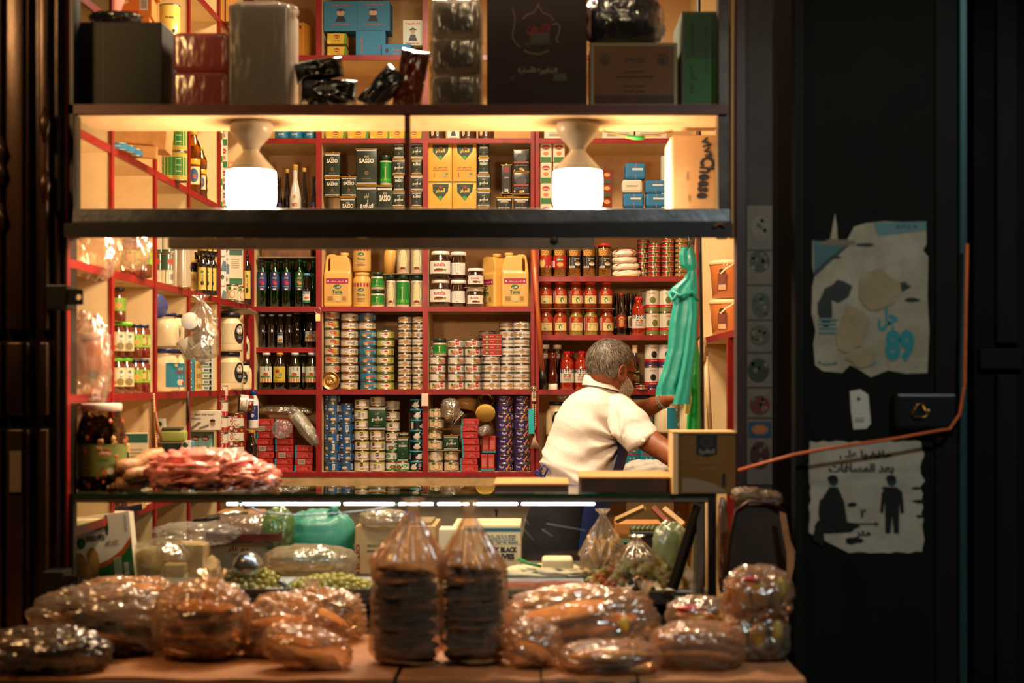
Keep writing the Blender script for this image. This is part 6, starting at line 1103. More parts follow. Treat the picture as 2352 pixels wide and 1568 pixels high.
t=thing('carton','white carton with red and black Arabic print under maroon tray','box',(X(560,4.6),4.6,zd)); m=MB(); m.box(-.115,.115,0,.22,.001,.115,mat('d0bf9a',.6),.002); part('box_body',m,t); m=MB(); d=Dec(m,None,off=.0006); d.r_(-105,60,102,106,'b3341a'); d.t('بو نار',-20,84,14,'b3201a',2,70); d.t('بهارات مشوية',-10,66,7,'2b2a28',1,60); d.bar(-10,30,50,34); d.r_(-104,62,6,8,'2b2a28'); part('printed_front',m,t)
m=MB(); m.box(X(478,4.55),X(648,4.55),4.52,4.86,zd+.117,zd+.124,mat('4a1218',.4,coat=.4)); 
for a in (478,645): m.box(X(a,4.55),X(a+4,4.55),4.52,4.86,zd+.124,zd+.146,mat('4a1218',.4,coat=.4))
m.box(X(478,4.55),X(648,4.55),4.515,4.523,zd+.117,zd+.140,mat('4a1218',.4,coat=.4)); one('serving_tray',m,'maroon plastic tray resting on the printed carton','tray')
m=MB(); v,f=crumple(560,1215,4.66,.26,.10,.18,95,.25,3,flat=-.042); m.add(v,f,FILM,True); m2=MB(); m2.box(X(505,4.7),X(612,4.7),4.64,4.74,zd+.1255,zd+.20,mat('a8784a',.6,c2='8a5c34',sc=15),.012,seg=3); t=thing('sweets_bag','clear bag of brown sweets in the maroon tray','bag',(X(560,4.66),4.66,zd+.125)); part('plastic_bag',m,t,local=False); part('sweets_block',m2,t,local=False)
m=MB(); m.tube([P(445,1192,4.50),P(500,1182,4.50),P(570,1174,4.52)],[.003,.005,.009],mat('c9c4ba',.2,1),8); m.tube([P(443,1196,4.5),P(470,1194,4.5),P(505,1188,4.5)],[.003,.006,.006],BLKM,8); one('serving_tongs',m,'steel tongs with dark grip lying over the plastic','tongs')
TG=film('4fc0b0',.75,.12,.35,14)
m=MB(); v,f=crumple(735,1232,4.75,.22,.17,.18,97,.16,2.2); m.add(v,f,TG,True); m.tube([P(765,1178,4.72),P(768,1165,4.72),P(760,1158,4.72)],[.02,.012,.008],TG,8); one('teal_bag',m,'filled teal plastic bag in the back of the case','bag')
m=MB(); v,f=crumple(640,1215,4.6,.085,.12,.08,99,.35,3); m.add(v,f,film('a8d890',.25,.35,.2,20),True); one('green_bag',m,'pale green crumpled bag beside the teal bag','bag')
t=thing('foil_tray','shallow golden sweets tray under crinkled clear wrap','tray',(X(705,4.4),4.4,zd)); m=MB(); m.box(X(610,4.4),X(760,4.4),4.34,4.5,zd+.001,zd+.05,mat('b88a4a',.35,.5,c2='8a5c20',sc=25),.006); m.box(X(600,4.4),X(745,4.4),4.32,4.50,zd+.001,zd+.03,mat('d0c4a8',.5),.004); part('tray_body',m,t,local=False); m=MB(); v,f=crumple(712,1290,4.42,.27,.10,.2,101,.15,3); m.add(v,f,film('e6dcc0',.3,.4,.15,24),True); part('plastic_wrap',m,t,local=False)
t=thing('carton','tan produce carton printed PRODUCT GREEK beside the teal bag','box',(X(900,4.6),4.6,zd)); m=MB(); m.box(X(816,4.6),X(1000,4.6),4.6,4.85,zd+.001,Z(1208,4.6),mat('b89c72',.7,c2='ab8d62',sc=5),.002); m.box(X(830,4.6),X(990,4.6),4.62,4.8,Z(1208,4.6),Z(1200,4.6),mat('8a7450',.8)); part('box_body',m,t,local=False)
m=MB(); d=Dec(m,None,y=4.6,off=.0007,ou=X(816,4.6)*1000,ov=zd*1000); d.t('PRODUCT',64,92,8,'2b2620',1,48); d.t('GREEK BLACK',66,76,7,'2b2620',1,60)
for i in range(4): d.r_(3,15,4+24*i,24+24*i,'8a1a14'); d.t(('m','=','7','||')[i],9,14+24*i,9,'e6d8c0',1)
part('printed_front',m,t,local=False)
m=MB(); v,f=crumple(880,1190,4.62,.13,.05,.1,103,.35); m.add(v,f,film('e6dcc8',.4,.3),True); v,f=crumple(925,1188,4.66,.07,.035,.08,104,.3); m.add(v,f,mat('1a3a8a',.35,coat=.5),True); one('plastic_bag',m,'crumpled clear and blue bag on the produce carton','bag')
t=thing('carton','white olives carton with blue band and wavy lettering','box',(X(1150,4.62),4.62,zd)); m=MB(); m.box(X(1040,4.62),X(1196,4.62),4.62,4.86,zd+.001,Z(1206,4.62),mat('cfc2a0',.65),.002); part('box_body',m,t,local=False)
m=MB(); ox=X(1040,4.62)*1000; d=Dec(m,None,y=4.62,off=.0007,ou=ox,ov=zd*1000); W_=(X(1196,4.62)-X(1040,4.62))*1000; d.r_(0,W_,136,148,'1a6a8a'); d.t('AlaSAHEL',W_*.72,112,22,'1a5a7a',4,104); d.t('AlaSAHEL',W_*.72,112,20,'d9cfb0',1,100); d.r_(W_*.4,W_,94,95,'2b2a28'); d.t('GREEK BLACK',W_*.70,78,16,'1a1a1c',3,112); d.t('OLIVES',W_*.74,56,16,'1a1a1c',3,74); d.r_(W_*.4,W_,42,43,'2b2a28'); part('printed_front',m,t,local=False)
t=thing('carton','smaller white carton with round red emblem, between bread bags','box',(X(1050,4.55),4.55,zd)); m=MB(); m.box(X(1008,4.5),X(1064,4.5),4.5,4.6,zd+.001,Z(1215,4.5),mat('d9ceb4',.6),.002); part('box_body',m,t,local=False); m=MB(); d=Dec(m,None,y=4.5,off=.0007,ou=X(1036,4.5)*1000,ov=zd*1000); d.r_(-38,38,0,88,'1a1618'); d.e(-5,72,16,13,'b3201a'); d.t('GWAIZI',-5,70,6,'f0e0c0',1,22); d.e(-5,40,17,14,'c9a04a'); d.e(-5,40,13,10,'1a1618'); part('printed_front',m,t,local=False)
# cheese block on paper, knife, bags
m=MB(); m.box(X(1245,4.36),X(1316,4.36),4.34,4.44,zd+.018,zd+.082,mat('f0ddb0',.5,sub=.3),.010,seg=4); one('white_cheese',m,'smooth white cheese block standing on crumpled paper','cheese')
m=MB(); v,f=crumple(1255,1318,4.38,.24,.05,.18,105,.25,3,flat=-.018); m.add(v,f,mat('d8c8a4',.6,bump=.4),True); one('wrapping_paper',m,'crumpled pale paper under the white cheese block','paper')
m=MB(); m.box(X(1300,4.28),X(1352,4.28),4.27,4.30,Z(1334,4.28),Z(1320,4.28),mat('14120f',.35,coat=.3),.006,seg=3); m.add([(X(1180,4.3),4.3,Z(1332,4.28)),(X(1300,4.28),4.285,Z(1332,4.28)),(X(1300,4.28),4.285,Z(1325,4.28)),(X(1200,4.3),4.3,Z(1328,4.28))],[(0,1,2,3)],mat('c0c0c0',.2,1)); one('kitchen_knife',m,'knife with a black handle in front of the cheese','knife')
m=MB(); m.tube([P(1192,1284,4.36),P(1215,1294,4.33),P(1243,1300,4.31)],.005,mat('2f9a4a',.4),6); one('green_strap',m,'bright green plastic strip beside the white cheese','strip')
def tiebag(px,pyb,D,w_,h,neck,seed,contents,label,name='plastic_bag',fm=None,flare=.5,group=None,dp=None,lean=0,folds=13):
    """bag gathered to a neck, standing on its base; lean in metres at the top"""
    b=P(px,pyb,D); t=thing(name,label,'bag',tuple(b),0,group); dp=dp or w_*.8
    nu,nv=64,34; vs=[];fs=[]
    for j in range(nv+1):
        v=j/nv
        if v<neck: r=(math.sin(min(1,v/.10)*PI/2)**.5)*(1-.10*(v/neck)**3)
        elif v<.93: q=(v-neck)/(.93-neck); r=.90*(1-q)**1.05+.10
        else: q=(v-.93)/.07; r=.10+flare*.16*q
        for i in range(nu):
            a=2*PI*i/nu; fold=(.16 if v>neck*.85 else .03)*math.sin(folds*a+seed+3*v)*min(1,max(.2,(v-neck*.7)*4)); nn=.09*noise.noise(Vector((math.cos(a)*1.6,math.sin(a)*1.6,v*5+seed*3)))+.03*noise.noise(Vector((math.cos(a)*5,math.sin(a)*5,v*14+seed)))
            rr=r*(1+fold+nn*1.4)
            vs.append((w_/2*rr*math.cos(a)+lean*v**2,dp/2*rr*math.sin(a),h*v+.001))
    for j in range(nv):
        for i in range(nu): a=j*nu+i;c=j*nu+(i+1)%nu; fs.append((a,c,c+nu,a+nu))
    fs.append(tuple(range(nu-1,-1,-1)))
    m=MB(); m.add(vs,fs,fm or FILM,True); part('plastic_wrap',m,t)
    for k,(n_,mm) in enumerate(contents): part(n_,mm,t)
    return t
m=MB(); 
for i in range(14): m.tube([Vector((rs.uniform(-.03,.03),rs.uniform(-.02,.02),.005)),Vector((rs.uniform(-.05,.05),rs.uniform(-.02,.02),rs.uniform(.09,.14)))],.006,mat('d8b888',.6),6)
tiebag(1385,1330,4.38,.15,.215,.35,3,[('bread_sticks',m)],'clear bag of bread sticks with its neck standing up',flare=1.2,fm=film('f4ead8',.10,.35,.1,20))
m=MB()
for i in range(26): a=rs.uniform(0,6.28); q=rs.uniform(0,.06); m.ball((q*math.cos(a),.6*q*math.sin(a),rs.uniform(.012,.06)),rs.uniform(.011,.015),mat('7a4a20',.5,c2='5a3414',sc=30),8,6)
tiebag(1462,1322,4.42,.16,.125,.4,5,[('dried_limes',m)],'clear bag of brown dried limes above the pickles',flare=1.4,fm=film('f4ead8',.10,.35,.1,20))
m=MB(); v,f=crumple(1540,1270,4.45,.10,.17,.08,107,.25,3); m.add(v,f,film('b8c8a0',.5,.3,.2,16),True); one('green_bag',m,'pale green translucent bag against the slanted frame','bag')
m=MB(); m.box(X(1415,5.0),X(1520,5.0),5.0,5.15,Z(1240,5.0)-.02,Z(1202,5.0),mat('c98a4c',.6,c2='b8783c',sc=8,stretch=(1,1,8)),.002); m.box(X(1415,5.0),X(1520,5.0),4.995,5.0,Z(1245,5.0),Z(1238,5.0),mat('6ab890',.5)); m.box(X(1446,5.0),X(1450,5.0),4.99,5.0,Z(1232,5.0),Z(1208,5.0),mat('2f9a6a',.5)); m.box(X(1410,5.0),X(1530,5.0),5.0,5.15,.9,Z(1244,5.0),mat('6a4a30',.7)); one('wooden_crate',m,'orange wooden crate with green clips behind the case','crate')
m=MB(); m.box(X(1455,4.7),X(1530,4.7),4.7,4.85,zd+.001,Z(1228,4.7),mat('1c1418',.5),.004); m.box(X(1452,4.7),X(1533,4.7),4.695,4.86,Z(1228,4.7),Z(1222,4.7),mat('3a3430',.5)); 
for i in range(20): m.ball((X(1458+3.6*i,4.7),4.74+.03*(i%3),Z(1220,4.7)),.012,mat('4a5020',.4,c2='2c3414',sc=30),7,5)
d=Dec(m,None,y=4.7,off=.0008,ou=X(1478,4.7)*1000,ov=Z(1250,4.7)*1000); d.r_(-8,8,0,4,'e0a23a'); d.r_(-8,8,4,9,'b3201a'); one('black_tub',m,'black tub full of dark olives behind the green bag','tub')
for i,(a,b_) in enumerate((((1415,1195),(1480,1165)),((1500,1165),(1548,1215)),((1525,1168),(1570,1205)))): m=MB(); m.tube([P(*a,4.95),P(*b_,4.9)],.012,mat('c9a070' if i!=1 else '8a3a24',.6,c2='a8804c' if i!=1 else '6a2c1a',sc=12),4,smooth=False); one('wooden_stick',m,('pale wooden slat sloping up left of the others','reddish wooden slat sloping down behind the case','pale wooden slat at the right, sloping down')[i],'slat')
m=MB(); m.box(X(1400,5.0),X(1600,5.0),4.97,5.35,.86,.895,mat('8a6a44',.7)); m.box(X(1405,5.0),X(1590,5.0),4.99,5.01,.161,.86,mat('5a4028',.7)); one('side_table',m,'brown side table behind the case on the right','table')
# ---- goods on the counter glass
zc=zt+.0005
t=thing('pickle_jar','big blurred pickle jar with white lid on the counter','jar',(X(233,4.13),4.13,zc)); r=.071
m=MB(); m.lathe([(0,0),(r*.93,0),(r,.008),(r,.150),(r*.93,.185),(r*.75,.222),(r*.75,.235)],glass('d8c8a0',.7),28); part('glass_body',m,t)
m=MB(); m.lathe([(0,.004),(r*.9,.004),(r*.95,.15),(r*.7,.21),(0,.212)],mat('7a5024',.4),16); g=random.Random(4)
for i in range(130): a=g.uniform(0,6.28); z=g.uniform(.012,.205); q=r*.86*(1 if z<.15 else 1-(z-.15)*4.2); m.ball((q*math.cos(a),q*math.sin(a),z),g.uniform(.010,.015),mat(g.choice(['8a5a2a','a87a3a','b8501e','6a5a2a','8a6a3a','c99a5a']),.4,coat=.5),7,5)
part('pickles',m,t)
m=MB(); m.lathe([(0,.252),(.056,.252),(.058,.248),(.058,.232),(.056,.230)],mat('d8cfc0',.4),28); part('lid',m,t)
m=MB(); m.lathe([(r+.0006,.045),(r+.0006,.135)],mat('6a7a3a',.5),28); d=Dec(m,r+.0007,ov=45); d.e(32,68,20,13,'e0b060'); d.e(32,68,17,10.5,'a81e18'); d.t('Mazza',32,68,10,'efe0c0',2,28); d.lines(-34,50,34,60,10,'9aa86a'); d.t('TURSHI',26,46,6,'3a4a20',1,30); d.p([(8,2),(70,2),(70,26),(50,34),(24,26)],'a8341a'); d.e(46,14,12,9,'e6cfa0'); d.e(30,10,8,6,'d9662a'); part('paper_label',m,t)
for i,(a,b_,l) in enumerate((((285,1100),(385,1060),'salami stick in casing, right one of three'),((268,1082),(372,1042),'salami stick in casing, uppermost of three'),((265,1118),(355,1100),'salami stick in casing, lowest, lying on the glass'))):
    m=MB(); A=P(*a,4.08); B=P(*b_,4.18); n=12; m.tube([A.lerp(B,k/n)+Vector((0,0,.004*math.sin(k*.9))) for k in range(n+1)],[.006 if k in(0,) else .023+.0012*noise.noise(Vector((k*.8,i,0))) for k in range(n+1)],mat('b88a5a',.5,c2='8a5a3a',sc=30,bump=.6,bs=60),14); one('salami',m,l,'sausage','salami sticks on the counter')
PK=mat('e08078',.3,c2='d89a88',sc=6,coat=.5,bump=.7,bs=16,bd=.02,sub=.2)
for i,(px,py,w_,h,sd) in enumerate(((470,1085,.26,.11,111),(560,1098,.17,.075,113))): m=MB(); v,f=crumple(px,py,4.12,w_,h,.15,sd,.35,3.2,nu=60,nv=40,flat=-(h/2)*.8); m.add(v,f,PK,True); one('pink_bag',m,('large crumpled pink plastic bag on the counter','smaller crumpled pink plastic bag, right of the large one')[i],'bag','pink bags on the counter')
m=MB(); v,f=crumple(168,1060,4.10,.05,.13,.06,115,.3); m.add(v,f,film('e8d0b0',.3,.4),True); one('plastic_bag',m,'crumpled clear bag at the left of the pickle jar','bag')
WD=mat('c08a4c',.55,c2='a8733a',sc=7,stretch=(.4,1,10)); WDD=mat('4a2c14',.7)
m=MB(); m.box(X(1136,4.05),X(1306,4.05),4.05,4.27,zc,zc+.018,WDD,.002); m.box(X(1134,4.05),X(1308,4.05),4.045,4.27,zc+.018,zc+.027,WD,.003); one('wooden_board',m,'shallow wooden box lying at the counter middle','box')
m=MB(); m.box(X(1334,4.03),X(1535,4.03),4.03,4.28,zc,zc+.040,mat('3a2010',.7,c2='2a160a',sc=8),.003); m.box(X(1331,4.03),X(1538,4.03),4.026,4.28,zc+.040,zc+.047,WD,.002); m.box(X(1538,4.03),X(1551,4.03),4.03,4.28,zc,zc+.045,WD,.002); one('cardboard_tray',m,'deeper brown box right of the shallow wooden one','box')
t=thing('carton','golden brown carton standing at the right end of counter','box',(X(1625,4.0),4.01,zc)); m=MB(); m.box(X(1558,3.98),X(1692,3.98),3.99,4.12,zc,Z(995,3.98),mat('6a4c20',.4,.2,c2='7a5828',sc=4),.002); m.box(X(1546,3.98),X(1558,3.98),3.985,4.12,zc,Z(993,3.98),mat('c9a878',.6)); m.box(X(1546,3.98),X(1693,3.98),3.985,4.12,Z(995,3.98),Z(991,3.98),mat('c0985c',.6)); part('box_body',m,t,local=False)
m=MB(); d=Dec(m,None,y=3.99,off=.0008,ou=X(1625,3.98)*1000,ov=zc*1000); d.p([(-30,165),(28,165),(28,112),(0,104),(-30,112)],'101c1c'); d.e(-1,146,17,14,'4a3a28'); d.e(-1,146,13,10,'241c16'); d.t('الخالدية',-1,120,11,'8a8878',2,44); d.t('CARDAMOM COFFEE',-2,86,6,'8a7048',1,84); d.t('HALWA',0,70,10,'8a7048',1,44); d.p([(-70,4),(60,4),(20,30),(-40,44),(-70,46)],'8a7a60'); d.r_(42,52,20,58,'1a1c28'); part('printed_front',m,t,local=False)
# ================================================================ hanging bags, broom, keys
TE=mat('0c8a7e',.5,coat=.1,bump=.5,bs=14,bd=.012,sub=.15)
def drape(px,D,rows,mt,folds=7,amp=.16,seed=0,nu=72,nv=60,dpk=.35):
    """hanging plastic bag bundle: rows of (py, left px, right px)"""
    vs=[];fs=[]
    def at(v):
        k=v*(len(rows)-1); i=min(int(k),len(rows)-2); f=k-i; f=f*f*(3-2*f); return [rows[i][q]*(1-f)+rows[i+1][q]*f for q in range(3)]
    for j in range(nv+1):
        py,a,b_=at(j/nv); c=(a+b_)/2; w_=(b_-a)/2
        for i in range(nu):
            t=2*PI*i/nu; s_=1+amp*math.sin(folds*t+seed+1.5*j/nv)+amp*.9*noise.noise(Vector((math.cos(t)*1.5,math.sin(t)*1.5,j*.09+seed)))+amp*.4*noise.noise(Vector((math.cos(t)*5,math.sin(t)*5,j*.2+seed)))
            q=P(c+w_*math.cos(t)*(.9+.1*s_),py,D); q.y+=w_*D/F*dpk*math.sin(t)*s_*1.4; vs.append(q)
    for j in range(nv):
        for i in range(nu): a=j*nu+i;c=j*nu+(i+1)%nu; fs.append((a,c,c+nu,a+nu))
    fs.append(tuple(range(nu))); fs.append(tuple(nv*nu+i for i in range(nu-1,-1,-1)))
    m=MB(); m.add(vs,fs,mt,True); return m
m=drape(0,4.9,[(568,1566,1590),(585,1560,1598),(610,1562,1602),(622,1580,1598),(640,1570,1602),(662,1542,1602),(672,1536,1602),(690,1548,1603),(740,1538,1602),(800,1534,1590),(850,1522,1580),(890,1508,1568),(908,1506,1572)],TE,6,.14,2)
m.tube([P(1544,668,4.86),P(1560,678,4.85),P(1590,670,4.84),P(1603,690,4.86)],.006,TE,8); m.tube([P(1535,672,4.88),P(1545,690,4.85),P(1555,676,4.84)],.005,TE,8)
t=thing('teal_bags','long bundle of teal plastic bags hanging beside the man','bags',tuple(P(1578,568,4.9))); part('bag_bundle',m,t,local=False)
m=drape(0,4.87,[(660,1575,1603),(720,1582,1603),(800,1572,1600),(870,1560,1590),(928,1545,1585)],TE,5,.12,5); part('bag_fold',m,t,local=False)
m=MB(); m.tube([P(1583,545,4.9),P(1583,560,4.9),P(1577,568,4.9),P(1582,574,4.9)],.003,'1a1410',6); part('hook',m,t,local=False)
m=drape(0,5.05,[(795,1590,1604),(840,1578,1610),(860,1570,1612),(905,1584,1613),(950,1578,1614),(990,1576,1614)],mat('12a84a',.4,coat=.25,bump=.5,bs=14,bd=.012,sub=.15),6,.14,9); m.tube([P(1597,797,5.05),P(1600,780,5.03),P(1609,770,5.005)],.003,'0c5a2c',6); one('green_bags',m,'bundle of bright green plastic bags below the teal ones','bags')
m=drape(0,5.02,[(885,1573,1583),(915,1572,1590),(950,1572,1584)],mat('c8c47a',.5),4,.2,3); one('yellow_tissue',m,'strip of pale yellow plastic beside the green bags','plastic')
m=MB(); m.tube([(X(1603,5.0),5.0,3.55),P(1607,530,5.0),P(1611,770,5.0),P(1614,1010,5.0),(X(1618,5.0),5.0,.161)],.007,mat('16100c',.5),8); one('metal_pole',m,'thin dark upright pole left of the bucket shelf','pole')
m=MB(); m.tube([P(1224,560,6.5),P(1234,700,6.5),P(1246,852,6.48)],.0115,mat('b05a22',.45,coat=.3,c2='9a4a18',sc=10),10); m.tube([P(1246,852,6.48),P(1248,880,6.48)],.012,'1a1a18',10); one('broom_handle',m,'long wooden broom handle leaning beside the red uprights','broom')
m=MB(); m.tube([P(1620,800,5.9),P(1632,1000,5.9)],.010,mat('d8b888',.5),8); v,f=crumple(1614,805,5.9,.035,.10,.03,121,.3); m.add(v,f,mat('b8986a',.7),True); one('wooden_stick',m,'pale stick with cloth leaning on the right wall','stick')
for i in range(2):
    t=thing('food_bucket',f'clear bucket of orange powder on right shelf, {"upper" if i else "lower"}','bucket',(.825,6.2,1.79+i*.170),0,'buckets on the right shelf')
    m=MB(); m.lathe([(0,0),(.072,0),(.084,.14),(.084,.15)],mat('c9783a',.3,coat=.7,c2='bf6a2c',sc=5),28); part('bucket_body',m,t); m=MB(); m.lathe([(0,.162),(.086,.162),(.089,.158),(.089,.145),(.084,.143)],mat('e8cfa0',.35,sub=.2),28); part('lid',m,t)
    m=MB(); d=Dec(m,.081,ov=30,off=.004); d.r_(-60,-20,0,74,'7a3418'); d.e(-40,84,14,10,'3a2a1c'); d.r_(-56,-24,4,26,'d9a878'); part('paper_label',m,t)
    m=MB(); m.tube([Vector((.02,-.086,.15)),Vector((-.03,-.10,.12)),Vector((-.05,-.098,.10))],.004,mat('e8d8b8',.4),6); part('carry_handle',m,t)
m=MB(); m.lathe([(0,0),(.09,0),(.092,.004),(.085,.008),(0,.006)],mat('c9a890',.5),28); m.lathe([(.088,-.001),(.092,-.001),(.092,.009),(.088,.009)],mat('a88a9a',.5),28); one('round_lid',m,'large round lid leaning against the right wall','lid',loc=(.99,5.95,Z(920,5.95)),rot=(0,R(-90),0))
def keyring(px,py,D,label,big):
    t=thing('key_ring',label,'keys',tuple(P(px,py,D))); m=MB(); n=16; r=.014; m.tube([Vector((r*math.cos(2*PI*i/n),0,r*math.sin(2*PI*i/n))) for i in range(n+1)],.0015,mtin('c9c4bc'),6,cap=False); part('ring',m,t)
    m=MB(); m.box(-.011,.011,-.003,.003,-.050 if not big else -.058,-.016,mat('e0d890' if not big else 'b8a888',.4),.003); part('key_fob',m,t)
    if big: m=MB(); m.lathe([(0,-.003),(.011,-.003),(.011,.003),(0,.003)],mtin('c9b890'),14,M=Matrix.Rotation(PI/2,4,'X')); m.box(-.003,.003,-.006,-.003,-.04,-.008,mtin('a89870')); m.box(.003,.007,-.006,-.003,-.038,-.03,mtin('a89870')); part('key',m,t)
    return t
keyring(730,713,6.55,'key ring with pale fob on the upright beside bottles',0); keyring(1226,893,6.55,'keys with oval fob hanging above the prayer beads',1)
t=thing('prayer_beads','string of cream prayer beads with tassel on red upright','beads',tuple(P(1226,925,6.54)))
m=MB()
for s_ in (-1,1):
    for i in range(15): m.ball(P(1227+s_*(3 if i<12 else 3-(i-11)),930+i*4.2,6.55),.0042,mat('d8c090',.4),7,5)
part('bead_string',m,t,local=False); m=MB()
for i in range(12): m.tube([P(1228,992,6.55),P(1226+i*.6-2,1010,6.54),P(1218+i*2.2,1030,6.53)],.0016,mat('a89070',.7),4)
part('tassel',m,t,local=False)
m=MB(); PB(m,1214,1227,939,996,6.53,.002,mat('18a8b0',.5)); one('teal_tag',m,'plain teal paper tag hanging beside the prayer beads','tag')
m=MB(); PB(m,968,984,903,932,6.55,.002,mat('d8c0ac',.6)); m.tube([P(977,892,6.55),P(977,903,6.55)],.001,'1a1410',4); one('paper_tag',m,'small pale pink tag hung on the upright','tag')
t=thing('bead_strand','long strand of cream beads hanging on the left upright','beads',tuple(P(354,905,4.88))); m=MB()
for i in range(26): m.ball(P(353+.25*i,906+i*5,4.88-.005),.0042,mat('d8b878',.4),7,5)
part('bead_string',m,t,local=False); m=MB(); m.tube([P(349,905,4.88),P(352,960,4.88),P(350,1030,4.88)],.004,mat('7a4a20',.6),6); m.tube([P(357,945,4.87),P(363,985,4.87),P(372,1010,4.87)],[.003,.007,.004],mat('8a5024',.6),6); part('cord',m,t,local=False)
m=MB(); m.tube([P(431,898,5.36),P(432,935,5.36),P(432,970,5.36)],.005,mat('1a1410',.5),6); one('black_strap',m,'short black strap hanging on the second left upright','strap')
# hanging clear bags
m2=MB()
cupm=mat('d8d0b8',.5,c2='b8c4c8',sc=30)
for (px,py,r1,rx,ry) in ((440,742,.030,80,20),(468,768,.028,20,60),(434,800,.032,10,-30),(462,812,.030,15,-35)):
    M_=Matrix.Translation(P(px,py,5.12))@Euler((R(rx),R(ry),0)).to_matrix().to_4x4(); m2.lathe([(0,-.035),(r1*.8,-.035),(r1,.035),(r1*1.05,.037),(r1*.98,.039),(0,.038)],cupm,18,M=M_); d=Dec(m2,fn=(lambda M_,r1:lambda u,v,o:M_@Vector(((r1*.9+o+.003)*math.sin(u/r1),-(r1*.9+o+.003)*math.cos(u/r1),v)))(M_,r1)); d.r_(-18,18,-22,22,'8fa8b4'); d.lines(0,0,30,34,5,'d8d0b8')
t=tiebag(462,828,5.12,.125,.235,.62,15,[],'clear bag of paper cups hanging on a left upright',flare=2.5,dp=.08,lean=-.0,fm=film('f2ece4',.07,.35,.12,22)); part('paper_cups',m2,t,local=False)
for px,pyb,D,w_,h,l,sd in ((222,636,4.3,.10,.16,'clear plastic bag hanging at the far left under the beam',17),(298,622,4.5,.12,.14,'clear plastic bag hanging over the left shelf edge',19)):
    m=MB(); v,f=crumple(px,pyb-60,D,w_,h,.07,sd,.3,3); m.add(v,f,film('fff0dc',.14,.5,.12,20),True); one('plastic_bag',m,l,'bag','clear bags under the beam')
m=MB(); v,f=crumple(196,840,4.22,.125,.27,.10,23,.25,3,nu=50,nv=40); m.add(v,f,film('f8e4d4',.22,.45,.14,18),True); one('plastic_bag',m,'large crumpled clear bag hanging at the far left','bag')
m=MB(); m.lathe([(0,0),(.052,0),(.056,.01),(.056,.13),(.042,.16),(.042,.17)],mat('a86a3a',.3,coat=.8,c2='c98a4c',sc=14),24); m.lathe([(0,.187),(.046,.187),(.047,.168),(.045,.166)],mat('d9cfc0',.4),24); d=Dec(m,.0563); d.r_(-30,60,20,60,'c9c49a'); d.e(20,60,18,14,'2f7a3a'); one('pickle_jar',m,'jar of orange pickles with pale lid behind hanging bag','jar',loc=(X(205,4.33),4.36,z1+.001))
# ================================================================ bread ledge in front of the case
LZ=.905
t=thing('bread_ledge','long ledge covered in flattened cardboard below the display case','ledge',(X(900,3.6),3.6,0))
m=MB(); m.box(-1.75,.50,3.30,3.98,LZ-.05,LZ-.004,mat('2a1c12',.7,c2='1c120a',sc=5)); m.box(.50,.62,3.30,3.66,LZ-.05,LZ-.004,mat('2a1c12',.7,c2='1c120a',sc=5)); m.box(-1.75,.62,3.32,3.35,0,LZ-.05,mat('14100c',.7)); part('ledge_board',m,t,local=False)
CB=mat('a8744a',.75,c2='8f5e38',sc=5,bump=.3,bs=30)
for i,(a,b_,fr) in enumerate(((-1.62,-.86,3.315),(-.875,-.34,3.292),(-.33,.0,3.29),(.005,.225,3.30),(.23,.615,3.285))):
    bk=.6 if i<4 else .36
    m=MB(); n=10; vs=[];fs=[]
    for j in range(4):
        for k in range(n+1): vs.append((a+(b_-a)*k/n,fr+[0,.004,.02,bk][j]+(.006*math.sin(k*1.7+i) if j<2 else 0),LZ+.001+.0012*(i%2)+(-.012 if j==0 else .004*abs(math.sin(k*.9+i*2)) if j<3 else 0)))
    for j in range(3):
        for k in range(n): q=j*(n+1)+k; fs.append((q,q+1,q+n+2,q+n+1))
    m.add(vs,fs,CB,False); o=one('cardboard_sheet',m,('flattened cardboard at the far left of the ledge','flattened cardboard left of the tall bread bags','flattened cardboard under the tall bread bags','flattened cardboard right of the tall bread bags','flattened cardboard at the right end of the ledge')[i],'cardboard','flattened cardboard on the ledge')
BR=mat('c4843e',.75,c2='945a26',sc=22,bump=.5,bs=60); BRD=mat('331c0d',.75,c2='5a381c',sc=18,bump=.5,bs=50); BRL=mat('e0aa62',.7,c2='b87a38',sc=14,bump=.5,bs=50); BRM=mat('7a4a22',.75,c2='a06c34',sc=18,bump=.5,bs=50)
def loaf(m,x,y,z,rx,ry,rz,rot,mt,seed): M_=Matrix.Translation((x,y,z))@Euler(tuple(R(a) for a in rot)).to_matrix().to_4x4(); m.ball((0,0,0),(rx,ry,rz),mt,26,12,M=M_,wob=.22,seed=seed)
BF=film('f4dfc4',.17,.22,.13,20)
